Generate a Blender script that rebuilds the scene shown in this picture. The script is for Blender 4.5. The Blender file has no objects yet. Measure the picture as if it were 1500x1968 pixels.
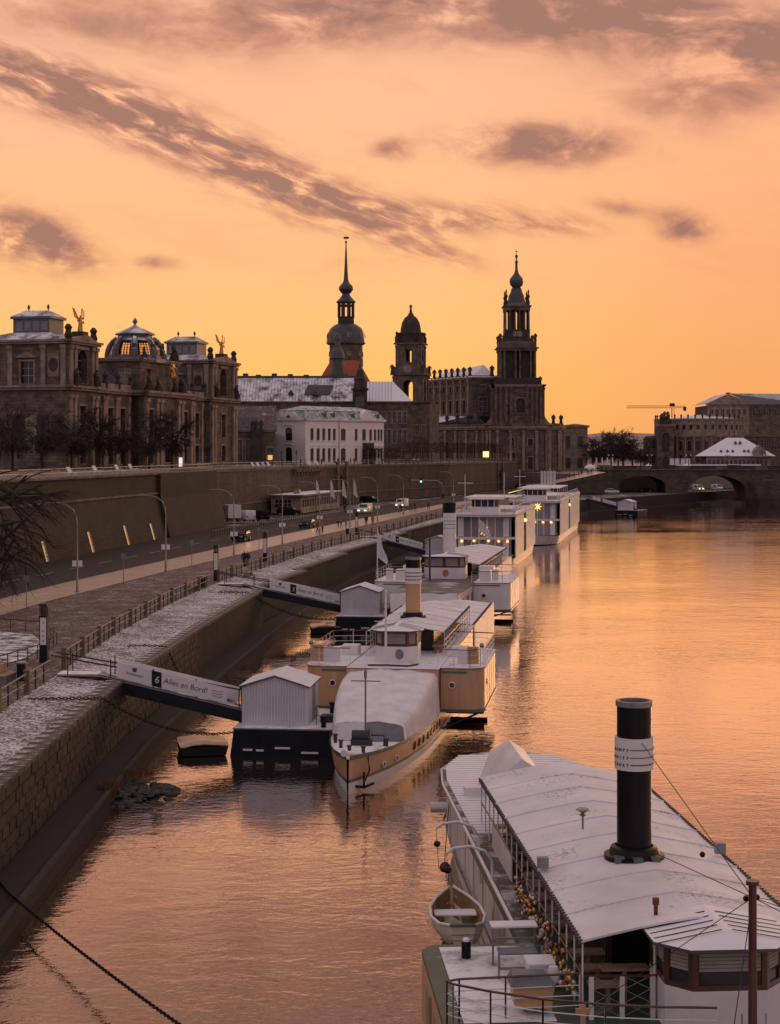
import bpy, bmesh, math, random
from mathutils import Matrix, Vector
R = math.radians
random.seed(7)
scene = bpy.context.scene
COL = scene.collection

# ------------------------------------------------------------------ camera
F = 3125.0
CAMZ = 16.0
cam_d = bpy.data.cameras.new('camera')
cam = bpy.data.objects.new('camera', cam_d); COL.objects.link(cam)
cam.location = (0, 0, CAMZ); cam.rotation_euler = (R(90), 0, 0)
cam_d.sensor_fit = 'VERTICAL'; cam_d.sensor_height = 1968.0 / 100; cam_d.sensor_width = 15.0
cam_d.lens = F / 100
cam_d.shift_y = -(984 - 870) / 1968.0
cam_d.clip_start = 0.5; cam_d.clip_end = 20000
scene.camera = cam
scene.view_settings.view_transform = 'Standard'; scene.view_settings.look = 'None'
scene.view_settings.exposure = 0.0; scene.view_settings.gamma = 1.0
scene.cycles.max_bounces = 5; scene.cycles.glossy_bounces = 3; scene.cycles.diffuse_bounces = 2
scene.cycles.transparent_max_bounces = 8; scene.cycles.caustics_reflective = False; scene.cycles.caustics_refractive = False
scene.cycles.use_denoising = True

# ------------------------------------------------------------------ sky
SUN_AZ, SUN_EL = R(9), R(3.0)        # azimuth from +Y towards +X
world = bpy.data.worlds.new('World'); scene.world = world; world.use_nodes = True
wt = world.node_tree; wt.nodes.clear()
def wn(t, **k):
    n = wt.nodes.new(t)
    for a, b in k.items(): setattr(n, a, b)
    return n
def wm(op, a, b=None, c=None, clamp=False):
    n = wn('ShaderNodeMath', operation=op); n.use_clamp = clamp
    for i, v in enumerate((a, b, c)):
        if v is None: continue
        if isinstance(v, (int, float)): n.inputs[i].default_value = v
        else: wt.links.new(v, n.inputs[i])
    return n.outputs[0]
def wramp(fac, stops, interp='EASE'):
    n = wn('ShaderNodeValToRGB'); cr = n.color_ramp; cr.interpolation = interp
    while len(cr.elements) < len(stops): cr.elements.new(0.5)
    for e, (p, c) in zip(cr.elements, stops):
        e.position = p; e.color = (*c, 1)
    wt.links.new(fac, n.inputs[0]); return n.outputs[0]
def wmix(fac, a, b):
    n = wn('ShaderNodeMix', data_type='RGBA'); n.clamp_factor = True
    for s, v in ((n.inputs[0], fac), (n.inputs[6], a), (n.inputs[7], b)):
        if isinstance(v, tuple): s.default_value = (*v, 1)
        elif isinstance(v, (int, float)): s.default_value = v
        else: wt.links.new(v, s)
    return n.outputs[2]
tc = wn('ShaderNodeTexCoord'); sep = wn('ShaderNodeSeparateXYZ'); wt.links.new(tc.outputs['Generated'], sep.inputs[0])
dx, dy, dz = sep.outputs
el = wm('ARCSINE', dz)
az = wm('ARCTAN2', dx, dy)
elc = wm('MAXIMUM', el, 0.0)
eln = wm('DIVIDE', elc, R(90))
# towards the sunset: gold at the horizon, peach above, mauve, then dusk blue overhead
west = wramp(eln, [(0.0, (1.0, 0.48, 0.115)), (0.024, (1.03, 0.54, 0.135)), (0.045, (1.05, 0.56, 0.185)), (0.075, (1.06, 0.555, 0.24)), (0.116, (1.05, 0.545, 0.29)), (0.16, (0.98, 0.52, 0.31)),
                   (0.26, (0.70, 0.44, 0.345)), (0.45, (0.58, 0.445, 0.44)), (1.0, (0.47, 0.40, 0.45))], 'LINEAR')
# away from it: pink-violet low down, dusk blue above
east = wramp(eln, [(0.0, (0.42, 0.33, 0.38)), (0.12, (0.53, 0.41, 0.45)), (0.35, (0.53, 0.43, 0.47)), (1.0, (0.47, 0.40, 0.45))], 'LINEAR')
daz = wm('SUBTRACT', az, SUN_AZ)
cosd = wm('COSINE', daz)
side = wm('MULTIPLY_ADD', cosd, 0.62, 0.40, clamp=True)
side = wm('POWER', side, 1.15)
sky = wmix(side, east, west)
# the redder flank to the right of the glow
redf = wm('MULTIPLY', wm('SMOOTH_MIN', wm('MAXIMUM', wm('MULTIPLY', wm('SUBTRACT', az, 0.03), 4.2), 0.0), 0.75, 0.1), wm('SUBTRACT', 1.0, wm('MULTIPLY', elc, 3.2), clamp=True))
sky = wmix(wm('MULTIPLY', redf, side), sky, (0.92, 0.33, 0.145))
# clouds: streaks and banks, broken up by noise laid along their own direction
def wnoise(scale, detail, rough, sx, sy, rot=0.0, dist=0.0, off=0.0):
    c = wn('ShaderNodeCombineXYZ')
    ca, sa = math.cos(rot), math.sin(rot)
    u = wm('ADD', wm('MULTIPLY', az, ca), wm('MULTIPLY', el, -sa)); v = wm('ADD', wm('MULTIPLY', az, sa), wm('MULTIPLY', el, ca))
    wt.links.new(wm('MULTIPLY', u, sx), c.inputs[0]); wt.links.new(wm('MULTIPLY', v, sy), c.inputs[1]); c.inputs[2].default_value = off
    n = wn('ShaderNodeTexNoise'); n.inputs['Scale'].default_value = scale; n.inputs['Detail'].default_value = detail
    n.inputs['Roughness'].default_value = rough; n.inputs['Distortion'].default_value = dist
    wt.links.new(c.outputs[0], n.inputs['Vector']); return n.outputs['Fac']
def ang(px, py):
    u, v = (px - 750) / F, (870 - py) / F
    return math.atan(u), math.atan(v / math.sqrt(1 + u * u))
def blob(px, py, hl, hw, deg, gain=1.0):
    a0, e0 = ang(px, py); t = R(deg); L, Wd = hl / F, hw / F
    da = wm('SUBTRACT', az, a0); de = wm('SUBTRACT', el, e0)
    u = wm('ADD', wm('MULTIPLY', da, math.cos(t) / L), wm('MULTIPLY', de, -math.sin(t) / L))
    v = wm('ADD', wm('MULTIPLY', da, math.sin(t) / Wd), wm('MULTIPLY', de, math.cos(t) / Wd))
    r2 = wm('ADD', wm('MULTIPLY', u, u), wm('MULTIPLY', v, v))
    return wm('MULTIPLY', wm('POWER', 2.718, wm('MULTIPLY', r2, -1.0)), gain)
def wsum(l):
    s = l[0]
    for x in l[1:]: s = wm('ADD', s, x)
    return s
streak = wsum([blob(60, 155, 190, 42, 14, 1.0), blob(270, 232, 220, 46, 20, 1.05), blob(480, 318, 190, 44, 24, .9), blob(640, 385, 170, 34, 14, .75),
               blob(820, 418, 230, 30, 2, .6), blob(810, 478, 110, 20, 16, .6), blob(1060, 432, 80, 18, 6, .35)])
bank = wsum([blob(560, 35, 190, 55, -6, .85), blob(950, 25, 330, 55, 3, 1.0), blob(1260, 50, 190, 60, 8, 1.0), blob(1450, 95, 150, 60, 8, .9), blob(1360, 180, 170, 60, 0, .55),
             blob(120, 25, 260, 50, 8, .5), blob(760, -160, 900, 110, 0, .9)])
puffs = wsum([blob(1035, 278, 150, 34, 2, 1.05), blob(755, 288, 36, 18, 0, .6), blob(30, 450, 90, 44, 14, 1.25), blob(130, 480, 60, 30, 20, .8), blob(300, 505, 40, 14, 0, .5),
              blob(1315, 435, 48, 26, 8, .85), blob(1200, 400, 60, 16, 8, .35)])
n_str = wnoise(1.0, 6, 0.62, 34, 120, R(19), .4)
n_bank = wnoise(1.0, 6, 0.6, 20, 44, R(4), .3, 3.1)
n_puff = wnoise(1.0, 6, 0.6, 36, 64, R(2), .3, 7.7)
n_all = wnoise(1.0, 5, 0.6, 7, 22, R(8), .8, 12.3)
def shaped(mask, n, k=2.1, b=-.42):
    return wm('MULTIPLY', mask, wm('MULTIPLY_ADD', n, k, b), clamp=True)
c1 = shaped(streak, n_str, 4.6, -1.62); c2 = shaped(bank, n_bank, 4.4, -1.42); c3 = shaped(puffs, n_puff, 4.8, -1.45)
high = wm('MULTIPLY', wm('MULTIPLY_ADD', n_all, 3.0, -1.55, clamp=True), wm('MULTIPLY', wm('MULTIPLY_ADD', el, 3.4, -.1, clamp=True), .55), clamp=True)
dens = wm('MAXIMUM', wm('MAXIMUM', wm('MAXIMUM', c1, c2), c3), high)
halo = wm('MULTIPLY', wsum([streak, bank, puffs]), wm('MULTIPLY_ADD', n_all, 1.4, -.25, clamp=True), clamp=True)
sky = wmix(wm('MULTIPLY', halo, .26), sky, (0.86, 0.38, 0.24))
thin = wm('MULTIPLY', dens, 1.9, clamp=True)
sky = wmix(wm('MULTIPLY', thin, .62), sky, wmix(eln, (0.74, 0.27, 0.155), (0.46, 0.33, 0.34)))
sky = wmix(wm('MULTIPLY', wm('POWER', dens, 1.15), .70), sky, (0.225, 0.13, 0.12))
bg = wn('ShaderNodeBackground'); wt.links.new(sky, bg.inputs[0]); bg.inputs[1].default_value = 1.0
wo = wn('ShaderNodeOutputWorld'); wt.links.new(bg.outputs[0], wo.inputs[0])
world.cycles.sampling_method = 'MANUAL'; world.cycles.sample_map_resolution = 1024

# ------------------------------------------------------------------ the last low sun, spread by cloud
sd = bpy.data.lights.new('sun', 'SUN'); sd.energy = 0.55; sd.angle = R(14); sd.color = (1.0, 0.55, 0.25)
sun = bpy.data.objects.new('sun', sd); COL.objects.link(sun)
sdir = Vector((math.sin(R(24)) * math.cos(R(6)), math.cos(R(24)) * math.cos(R(6)), math.sin(R(6))))
sun.rotation_euler = sdir.to_track_quat('Z', 'Y').to_euler(); sun.location = (200, 300, 120)

# ------------------------------------------------------------------ helpers
def PX(px, Y): return (px - 750) * Y / F
def PZ(py, Y): return CAMZ - (py - 870) * Y / F
def onz(px, py, z):                       # the point of a horizontal plane seen at a pixel
    Y = (CAMZ - z) * F / (py - 870); return ((px - 750) * Y / F, Y)
def lerp_line(pts, Y):                    # pts: (Y, X)
    if Y <= pts[0][0]: a, b = pts[0], pts[1]
    elif Y >= pts[-1][0]: a, b = pts[-2], pts[-1]
    else:
        for a, b in zip(pts, pts[1:]):
            if a[0] <= Y <= b[0]: break
    return a[1] + (b[1] - a[1]) * (Y - a[0]) / (b[0] - a[0])
class MB:
    def __init__(s): s.v = []; s.f = []; s.mi = []; s.M = None; s.cur = 0
    def add(s, vs, fs):
        o = len(s.v)
        if s.M is not None: vs = [tuple(s.M @ Vector(p)) for p in vs]
        s.v += [tuple(p) for p in vs]; s.f += [tuple(i + o for i in f) for f in fs]; s.mi += [s.cur] * len(fs)
        return s
    def box(s, x0, x1, y0, y1, z0, z1):
        return s.add([(x0,y0,z0),(x1,y0,z0),(x1,y1,z0),(x0,y1,z0),(x0,y0,z1),(x1,y0,z1),(x1,y1,z1),(x0,y1,z1)],
                     [(0,3,2,1),(4,5,6,7),(0,1,5,4),(1,2,6,5),(2,3,7,6),(3,0,4,7)])
    def frustum(s, b0, b1, z0, z1):       # rects (x0,x1,y0,y1) bottom and top
        a, c = b0, b1
        return s.add([(a[0],a[2],z0),(a[1],a[2],z0),(a[1],a[3],z0),(a[0],a[3],z0),(c[0],c[2],z1),(c[1],c[2],z1),(c[1],c[3],z1),(c[0],c[3],z1)],
                     [(0,3,2,1),(4,5,6,7),(0,1,5,4),(1,2,6,5),(2,3,7,6),(3,0,4,7)])
    def prism(s, poly, z0, z1):           # counter-clockwise XY polygon
        n = len(poly)
        return s.add([(x,y,z0) for x,y in poly] + [(x,y,z1) for x,y in poly],
                     [tuple(range(n-1,-1,-1)), tuple(range(n,2*n))] + [(i,(i+1)%n,(i+1)%n+n,i+n) for i in range(n)])
    def prism_y(s, poly, y0, y1):         # XZ polygon, counter-clockwise seen from -y
        n = len(poly)
        return s.add([(x,y0,z) for x,z in poly] + [(x,y1,z) for x,z in poly],
                     [tuple(range(n)), tuple(range(2*n-1,n-1,-1))] + [((i+1)%n,i,i+n,(i+1)%n+n) for i in range(n)])
    def prism_x(s, poly, x0, x1):         # YZ polygon
        n = len(poly)
        return s.add([(x0,y,z) for y,z in poly] + [(x1,y,z) for y,z in poly],
                     [tuple(range(n-1,-1,-1)), tuple(range(n,2*n))] + [(i,(i+1)%n,(i+1)%n+n,i+n) for i in range(n)])
    def lathe(s, prof, n=16, cx=0, cy=0, rot=0.0, sx=1.0, sy=1.0, cap=True):
        vs = []; fs = []
        for r, z in prof:
            for i in range(n):
                a = rot + 2*math.pi*i/n; vs.append((cx + r*math.cos(a)*sx, cy + r*math.sin(a)*sy, z))
        for k in range(len(prof)-1):
            for i in range(n):
                j = (i+1) % n; fs.append((k*n+i, k*n+j, (k+1)*n+j, (k+1)*n+i))
        if cap: fs.append(tuple(range(n-1,-1,-1))); fs.append(tuple(range((len(prof)-1)*n, len(prof)*n)))
        return s.add(vs, fs)
    def tube(s, pts, r, n=6, r1=None, cap=True):
        pts = [Vector(p) for p in pts]; vs = []; fs = []; m = len(pts)
        for k, p in enumerate(pts):
            t = (pts[min(k+1, m-1)] - pts[max(k-1, 0)]); t = t.normalized() if t.length > 1e-9 else Vector((0,0,1))
            u = t.cross(Vector((0,0,1))) if abs(t.z) < .95 else t.cross(Vector((0,1,0)))
            u.normalize(); w = t.cross(u)
            rr = r if r1 is None else r + (r1 - r) * k / max(1, m-1)
            for i in range(n):
                a = 2*math.pi*i/n + math.pi/n; vs.append(tuple(p + u*math.cos(a)*rr + w*math.sin(a)*rr))
        for k in range(m-1):
            for i in range(n):
                j = (i+1) % n; fs.append((k*n+j, k*n+i, (k+1)*n+i, (k+1)*n+j))
        if cap: fs.append(tuple(range(n))); fs.append(tuple(range(m*n-1, (m-1)*n-1, -1)))
        return s.add(vs, fs)
    def ball(s, c, r, n=8, m=6, sc=(1,1,1)):
        prof = [(max(1e-4, r*math.sin(math.pi*k/m)), -r*math.cos(math.pi*k/m)) for k in range(m+1)]
        vs = []; fs = []
        for q, z in prof:
            for i in range(n):
                a = 2*math.pi*i/n; vs.append((c[0]+q*math.cos(a)*sc[0], c[1]+q*math.sin(a)*sc[1], c[2]+z*sc[2]))
        for k in range(m):
            for i in range(n):
                j = (i+1) % n; fs.append((k*n+i, k*n+j, (k+1)*n+j, (k+1)*n+i))
        return s.add(vs, fs)
    def loft(s, rings, cap=True, closed=True):
        n = len(rings[0]); vs = [p for r in rings for p in r]; fs = []
        for k in range(len(rings)-1):
            for i in range(n if closed else n-1):
                j = (i+1) % n; fs.append((k*n+i, k*n+j, (k+1)*n+j, (k+1)*n+i))
        if cap and closed: fs.append(tuple(range(n-1,-1,-1))); fs.append(tuple(range((len(rings)-1)*n, len(rings)*n)))
        return s.add(vs, fs)
    def mesh(s, name, mats, smooth=False):
        me = bpy.data.meshes.new(name); me.from_pydata(s.v, [], s.f)
        for m in (mats if isinstance(mats, (list, tuple)) else [mats]): me.materials.append(m)
        if len(me.materials) > 1:
            for p, i in zip(me.polygons, s.mi): p.material_index = i
        if smooth:
            for p in me.polygons: p.use_smooth = True
            if smooth != 'all':
                try: me.set_sharp_from_angle(angle=R(smooth if isinstance(smooth, (int, float)) and smooth > 1 else 40))
                except Exception: pass
        me.update(); return me
    def build(s, name, mats, parent=None, smooth=False, loc=None, rz=0):
        return obj(name, s.mesh(name, mats, smooth), parent, loc, rz)
def obj(name, me, parent=None, loc=None, rz=0):
    o = bpy.data.objects.new(name, me); COL.objects.link(o)
    if parent is not None: o.parent = parent
    if loc is not None: o.location = loc
    if rz: o.rotation_euler = (0, 0, rz)
    return o
def tag(o, label, cat, group=None):
    o['label'] = label; o['category'] = cat
    if group: o['group'] = group
    return o
def thing(name, label, cat, loc=(0,0,0), rz=0, group=None):
    o = bpy.data.objects.new(name, None); COL.objects.link(o); o.location = loc; o.rotation_euler = (0, 0, rz)
    o.empty_display_size = .3
    return tag(o, label, cat, group)
def structure(o): o['kind'] = 'structure'; return o
def stuff(o): o['kind'] = 'stuff'; return o
def copy_tree(o, parent=None, loc=None, rz=None, label=None):
    c = o.copy(); COL.objects.link(c); c.parent = parent
    if loc is not None: c.location = loc
    if rz is not None: c.rotation_euler = (0, 0, rz)
    if label: c['label'] = label
    for ch in list(o.children): copy_tree(ch, c)
    return c

# ------------------------------------------------------------------ materials
MATS = {}
def mat(name, col, rough=.8, col2=None, scale=3.0, var=.25, bump=0.0, bscale=None, metal=0.0, emit=None, estr=1.0, snow=0.0, brick=None, spec=None, streak=False, snow_scale=1.2, coat=0.0):
    """procedural material: two tones mixed by noise, optional masonry joints, optional snow lying on upward faces"""
    if name in MATS: return MATS[name]
    m = bpy.data.materials.new(name); m.use_nodes = True; nt = m.node_tree; L = nt.links.new
    b = nt.nodes['Principled BSDF']; b.inputs['Roughness'].default_value = rough; b.inputs['Metallic'].default_value = metal
    if spec is not None: b.inputs['Specular IOR Level'].default_value = spec
    if coat: b.inputs['Coat Weight'].default_value = coat
    t = nt.nodes.new('ShaderNodeTexCoord')
    co = t.outputs['Object']
    if streak:
        mp = nt.nodes.new('ShaderNodeMapping'); mp.inputs['Scale'].default_value = (1, 1, .18); L(co, mp.inputs[0]); co = mp.outputs[0]
    n = nt.nodes.new('ShaderNodeTexNoise'); n.inputs['Scale'].default_value = scale; n.inputs['Detail'].default_value = 6; n.inputs['Roughness'].default_value = .62
    L(co, n.inputs['Vector'])
    if col2 is None: col2 = tuple(c * (1 - var * 1.6) for c in col)
    r = nt.nodes.new('ShaderNodeValToRGB'); r.color_ramp.elements[0].position = .32; r.color_ramp.elements[1].position = .68
    r.color_ramp.elements[0].color = (*col2, 1); r.color_ramp.elements[1].color = (*col, 1)
    L(n.outputs['Fac'], r.inputs[0]); c = r.outputs[0]; h = n.outputs['Fac']
    if brick:
        bw, bh, mortar = brick
        mp = nt.nodes.new('ShaderNodeMapping'); mp.inputs['Rotation'].default_value = (R(90), 0, 0)
        uvn = nt.nodes.new('ShaderNodeUVMap')
        bt = nt.nodes.new('ShaderNodeTexBrick'); bt.inputs['Scale'].default_value = 1.0; bt.inputs['Brick Width'].default_value = bw; bt.inputs['Row Height'].default_value = bh
        bt.inputs['Mortar Size'].default_value = mortar; bt.inputs['Mortar Smooth'].default_value = .3
        bt.inputs['Color1'].default_value = (1, 1, 1, 1); bt.inputs['Color2'].default_value = (.46, .44, .42, 1); bt.inputs['Mortar'].default_value = (.24, .22, .21, 1)
        L(uvn.outputs[0], bt.inputs['Vector'])
        mx = nt.nodes.new('ShaderNodeMix'); mx.data_type = 'RGBA'; mx.blend_type = 'MULTIPLY'; mx.inputs[0].default_value = .8
        L(c, mx.inputs[6]); L(bt.outputs['Color'], mx.inputs[7]); c = mx.outputs[2]; h = bt.outputs['Color']
    if snow:
        g = nt.nodes.new('ShaderNodeNewGeometry'); sx = nt.nodes.new('ShaderNodeSeparateXYZ'); L(g.outputs['Normal'], sx.inputs[0])
        n2 = nt.nodes.new('ShaderNodeTexNoise'); n2.inputs['Scale'].default_value = snow_scale; n2.inputs['Detail'].default_value = 8; n2.inputs['Roughness'].default_value = .7
        L(t.outputs['Object'], n2.inputs['Vector'])
        a = nt.nodes.new('ShaderNodeMath'); a.operation = 'MULTIPLY_ADD'; a.use_clamp = True; a.inputs[1].default_value = 5.0; a.inputs[2].default_value = -2.0 + (snow - .5) * 4
        L(n2.outputs['Fac'], a.inputs[0])
        e = nt.nodes.new('ShaderNodeMath'); e.operation = 'MULTIPLY_ADD'; e.use_clamp = True; e.inputs[1].default_value = 4.0; e.inputs[2].default_value = -1.6
        L(sx.outputs['Z'], e.inputs[0])
        q = nt.nodes.new('ShaderNodeMath'); q.operation = 'MULTIPLY'; L(a.outputs[0], q.inputs[0]); L(e.outputs[0], q.inputs[1])
        mx = nt.nodes.new('ShaderNodeMix'); mx.data_type = 'RGBA'; mx.inputs[7].default_value = (.80, .80, .83, 1)
        L(q.outputs[0], mx.inputs[0]); L(c, mx.inputs[6]); c = mx.outputs[2]
        ro = nt.nodes.new('ShaderNodeMath'); ro.operation = 'MULTIPLY_ADD'; ro.inputs[1].default_value = .75 - rough; ro.inputs[2].default_value = rough
        L(q.outputs[0], ro.inputs[0]); L(ro.outputs[0], b.inputs['Roughness'])
    L(c, b.inputs['Base Color'])
    if bump:
        n3 = nt.nodes.new('ShaderNodeTexNoise'); n3.inputs['Scale'].default_value = bscale or scale * 4; n3.inputs['Detail'].default_value = 5; L(t.outputs['Object'], n3.inputs['Vector'])
        bp = nt.nodes.new('ShaderNodeBump'); bp.inputs['Strength'].default_value = bump; bp.inputs['Distance'].default_value = .05
        L(n3.outputs['Fac'] if not brick else h, bp.inputs['Height']); L(bp.outputs[0], b.inputs['Normal'])
    if emit: b.inputs['Emission Color'].default_value = (*emit, 1); b.inputs['Emission Strength'].default_value = estr
    MATS[name] = m; return m
def glass(name, tint=(.8, .85, .9), mixf=.5, rough=.05):
    if name in MATS: return MATS[name]
    m = bpy.data.materials.new(name); m.use_nodes = True; nt = m.node_tree
    out = nt.nodes['Material Output']; b = nt.nodes['Principled BSDF']
    b.inputs['Base Color'].default_value = (.02, .022, .025, 1); b.inputs['Roughness'].default_value = rough; b.inputs['IOR'].default_value = 1.5
    tr = nt.nodes.new('ShaderNodeBsdfTransparent'); tr.inputs[0].default_value = (*tint, 1)
    mx = nt.nodes.new('ShaderNodeMixShader'); mx.inputs[0].default_value = 1 - mixf
    nt.links.new(tr.outputs[0], mx.inputs[1]); nt.links.new(b.outputs[0], mx.inputs[2]); nt.links.new(mx.outputs[0], out.inputs[0])
    MATS[name] = m; return m
def uv_by_wall(o):                        # metres along the wall and up it, for the masonry pattern
    me = o.data; uv = me.uv_layers.new(name='UVMap')
    for p in me.polygons:
        nrm = p.normal; t = Vector((-nrm.y, nrm.x, 0)); t = t.normalized() if t.length > .2 else Vector((1, 0, 0))
        for li in p.loop_indices:
            c = me.vertices[me.loops[li].vertex_index].co; uv.data[li].uv = (c.dot(t), c.z if abs(nrm.z) < .8 else c.y)
STONE = mat('dark_sandstone', (.20, .15, .115), .85, (.05, .038, .031), .5, bump=.3, bscale=2.0)
STONE_B = mat('coursed_sandstone', (.235, .175, .135), .85, (.07, .053, .043), .45, brick=(1.7, .62, .035), bump=.4)
STONE_L = mat('pale_sandstone', (.36, .27, .215), .85, (.15, .112, .09), .5, bump=.2, bscale=2.0)
STONE_D = mat('sooty_sandstone', (.07, .053, .044), .85, (.022, .018, .016), .6, bump=.3, bscale=2.0)
PLASTER = mat('white_plaster', (.84, .79, .78), .8, (.74, .68, .68), .5)
COPPER = mat('green_copper', (.20, .30, .27), .55, (.10, .15, .14), 1.2, snow=.45, snow_scale=.8)
LEAD = mat('lead_roof', (.13, .14, .16), .5, (.07, .075, .085), .8, snow=.5, snow_scale=.35)
SLATE_SNOW = mat('snowy_slate', (.075, .066, .066), .6, (.045, .04, .04), 1.0, snow=.56, snow_scale=.32)
SLATE = mat('dark_slate', (.07, .062, .062), .6, (.04, .036, .036), 1.0)
ROOFRED = mat('red_roof_tiles', (.42, .11, .06), .8, (.27, .07, .042), .9)
ROOFBROWN = mat('rusty_roof_sheet', (.16, .10, .095), .7, (.09, .06, .06), .6, snow=.3)
GLASSD = mat('dark_window_glass', (.018, .018, .02), .12, (.012, .012, .014), .5)
FRAMEW = mat('pale_window_frame', (.42, .37, .34), .7)
FRAMED = mat('dark_window_frame', (.06, .05, .045), .7)
GOLD = mat('gilded_bronze', (.62, .34, .11), .35, (.35, .18, .06), 2.0, metal=.8)
BRONZE = mat('dark_bronze', (.05, .045, .04), .5, (.03, .028, .025), 2.0, metal=.4)
WHITE = mat('white_ship_paint', (.74, .72, .73), .45, (.64, .61, .62), .9)
WHITE_R = mat('streaked_white_paint', (.70, .67, .66), .5, (.50, .45, .42), 1.6, streak=True)
CREAM = mat('ochre_ship_paint', (.60, .36, .19), .45, (.44, .26, .145), 1.6, streak=True)
BLACKP = mat('black_paint', (.008, .008, .010), .38, (.006, .006, .007), 2.0, spec=.22)
NAVY = mat('navy_paint', (.015, .018, .026), .45, (.009, .011, .016), 1.5, spec=.25)
GREENP = mat('green_deck_paint', (.07, .11, .085), .5, (.045, .07, .055), 1.2, snow=.28, snow_scale=.6)
GREENT = mat('green_trim_paint', (.10, .15, .115), .45, (.07, .10, .08), 1.5)
REDP = mat('red_lead_paint', (.16, .026, .018), .6, (.08, .013, .01), 1.5)
WOOD = mat('varnished_wood', (.11, .036, .018), .35, (.06, .02, .011), 3.0, coat=.3)
WOODP = mat('pale_wood', (.40, .28, .19), .7, (.28, .19, .12), 4.0)
METAL = mat('galvanised_steel', (.30, .30, .31), .45, (.20, .20, .21), 3.0, metal=.6)
DARKM = mat('dark_steel', (.045, .045, .05), .5, (.03, .03, .032), 3.0, metal=.3)
SNOW = mat('snow', (.80, .80, .83), .8, (.72, .72, .76), 1.5, bump=.25, bscale=5)
TARP = mat('white_tarpaulin', (.76, .74, .75), .55, (.58, .56, .57), 1.1, bump=.45, bscale=2.4)
TARPG = mat('grey_tarpaulin', (.22, .23, .24), .6, (.14, .15, .16), 2.0, bump=.4, bscale=5)
RUBBER = mat('tyre_rubber', (.015, .015, .015), .8)
# ------------------------------------------------------------------ wall with real openings (local XZ plane, outside is -y)
def wall_holes(mb, w, z0, z1, holes, depth=.4, x_off=0.0, back=False):
    xs = sorted({0.0, w, *[h[0] for h in holes], *[h[1] for h in holes]}); zs = sorted({z0, z1, *[h[2] for h in holes], *[h[3] for h in holes]})
    def inside(x, z): return any(h[0] < x < h[1] and h[2] < z < h[3] for h in holes)
    for i in range(len(xs) - 1):
        k = 0
        while k < len(zs) - 1:
            if inside((xs[i] + xs[i+1]) / 2, (zs[k] + zs[k+1]) / 2): k += 1; continue
            j = k
            while j + 1 < len(zs) - 1 and not inside((xs[i] + xs[i+1]) / 2, (zs[j+1] + zs[j+2]) / 2): j += 1
            a, b, c, d = xs[i] + x_off, xs[i+1] + x_off, zs[k], zs[j+1]
            mb.add([(a, 0, c), (b, 0, c), (b, 0, d), (a, 0, d)], [(0, 1, 2, 3)]); k = j + 1
    for h in holes:
        a, b, c, d = h[0] + x_off, h[1] + x_off, h[2], h[3]; arch = len(h) > 4 and h[4]
        if not arch:
            mb.add([(a,0,c),(b,0,c),(b,0,d),(a,0,d),(a,depth,c),(b,depth,c),(b,depth,d),(a,depth,d)], [(1,0,4,5),(2,1,5,6),(3,2,6,7),(0,3,7,4)])
        else:
            r = (b - a) / 2; cx = (a + b) / 2; rise = min(r, (d - c) * .6) * (arch if isinstance(arch, float) else 1.0); zc = d - rise; n = 10
            arc = [(cx - r * math.cos(math.pi * i / n), zc + rise * math.sin(math.pi * i / n)) for i in range(n + 1)]
            loop = [(a, c), (b, c)] + arc[::-1]
            m = len(loop)
            mb.add([(x, 0, z) for x, z in loop] + [(x, depth, z) for x, z in loop], [((i+1) % m, i, i + m, (i+1) % m + m) for i in range(m)])
            mb.add([(a, 0, d)] + [(x, 0, z) for x, z in arc[:n//2+1]], [tuple([0] + list(range(n//2+1, 0, -1)))[::-1]] if False else [tuple(range(0, n//2+2))[::-1]])
            mb.add([(b, 0, d)] + [(x, 0, z) for x, z in arc[n//2:]], [tuple(range(0, n//2+2))[::-1]])
    return mb

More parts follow.
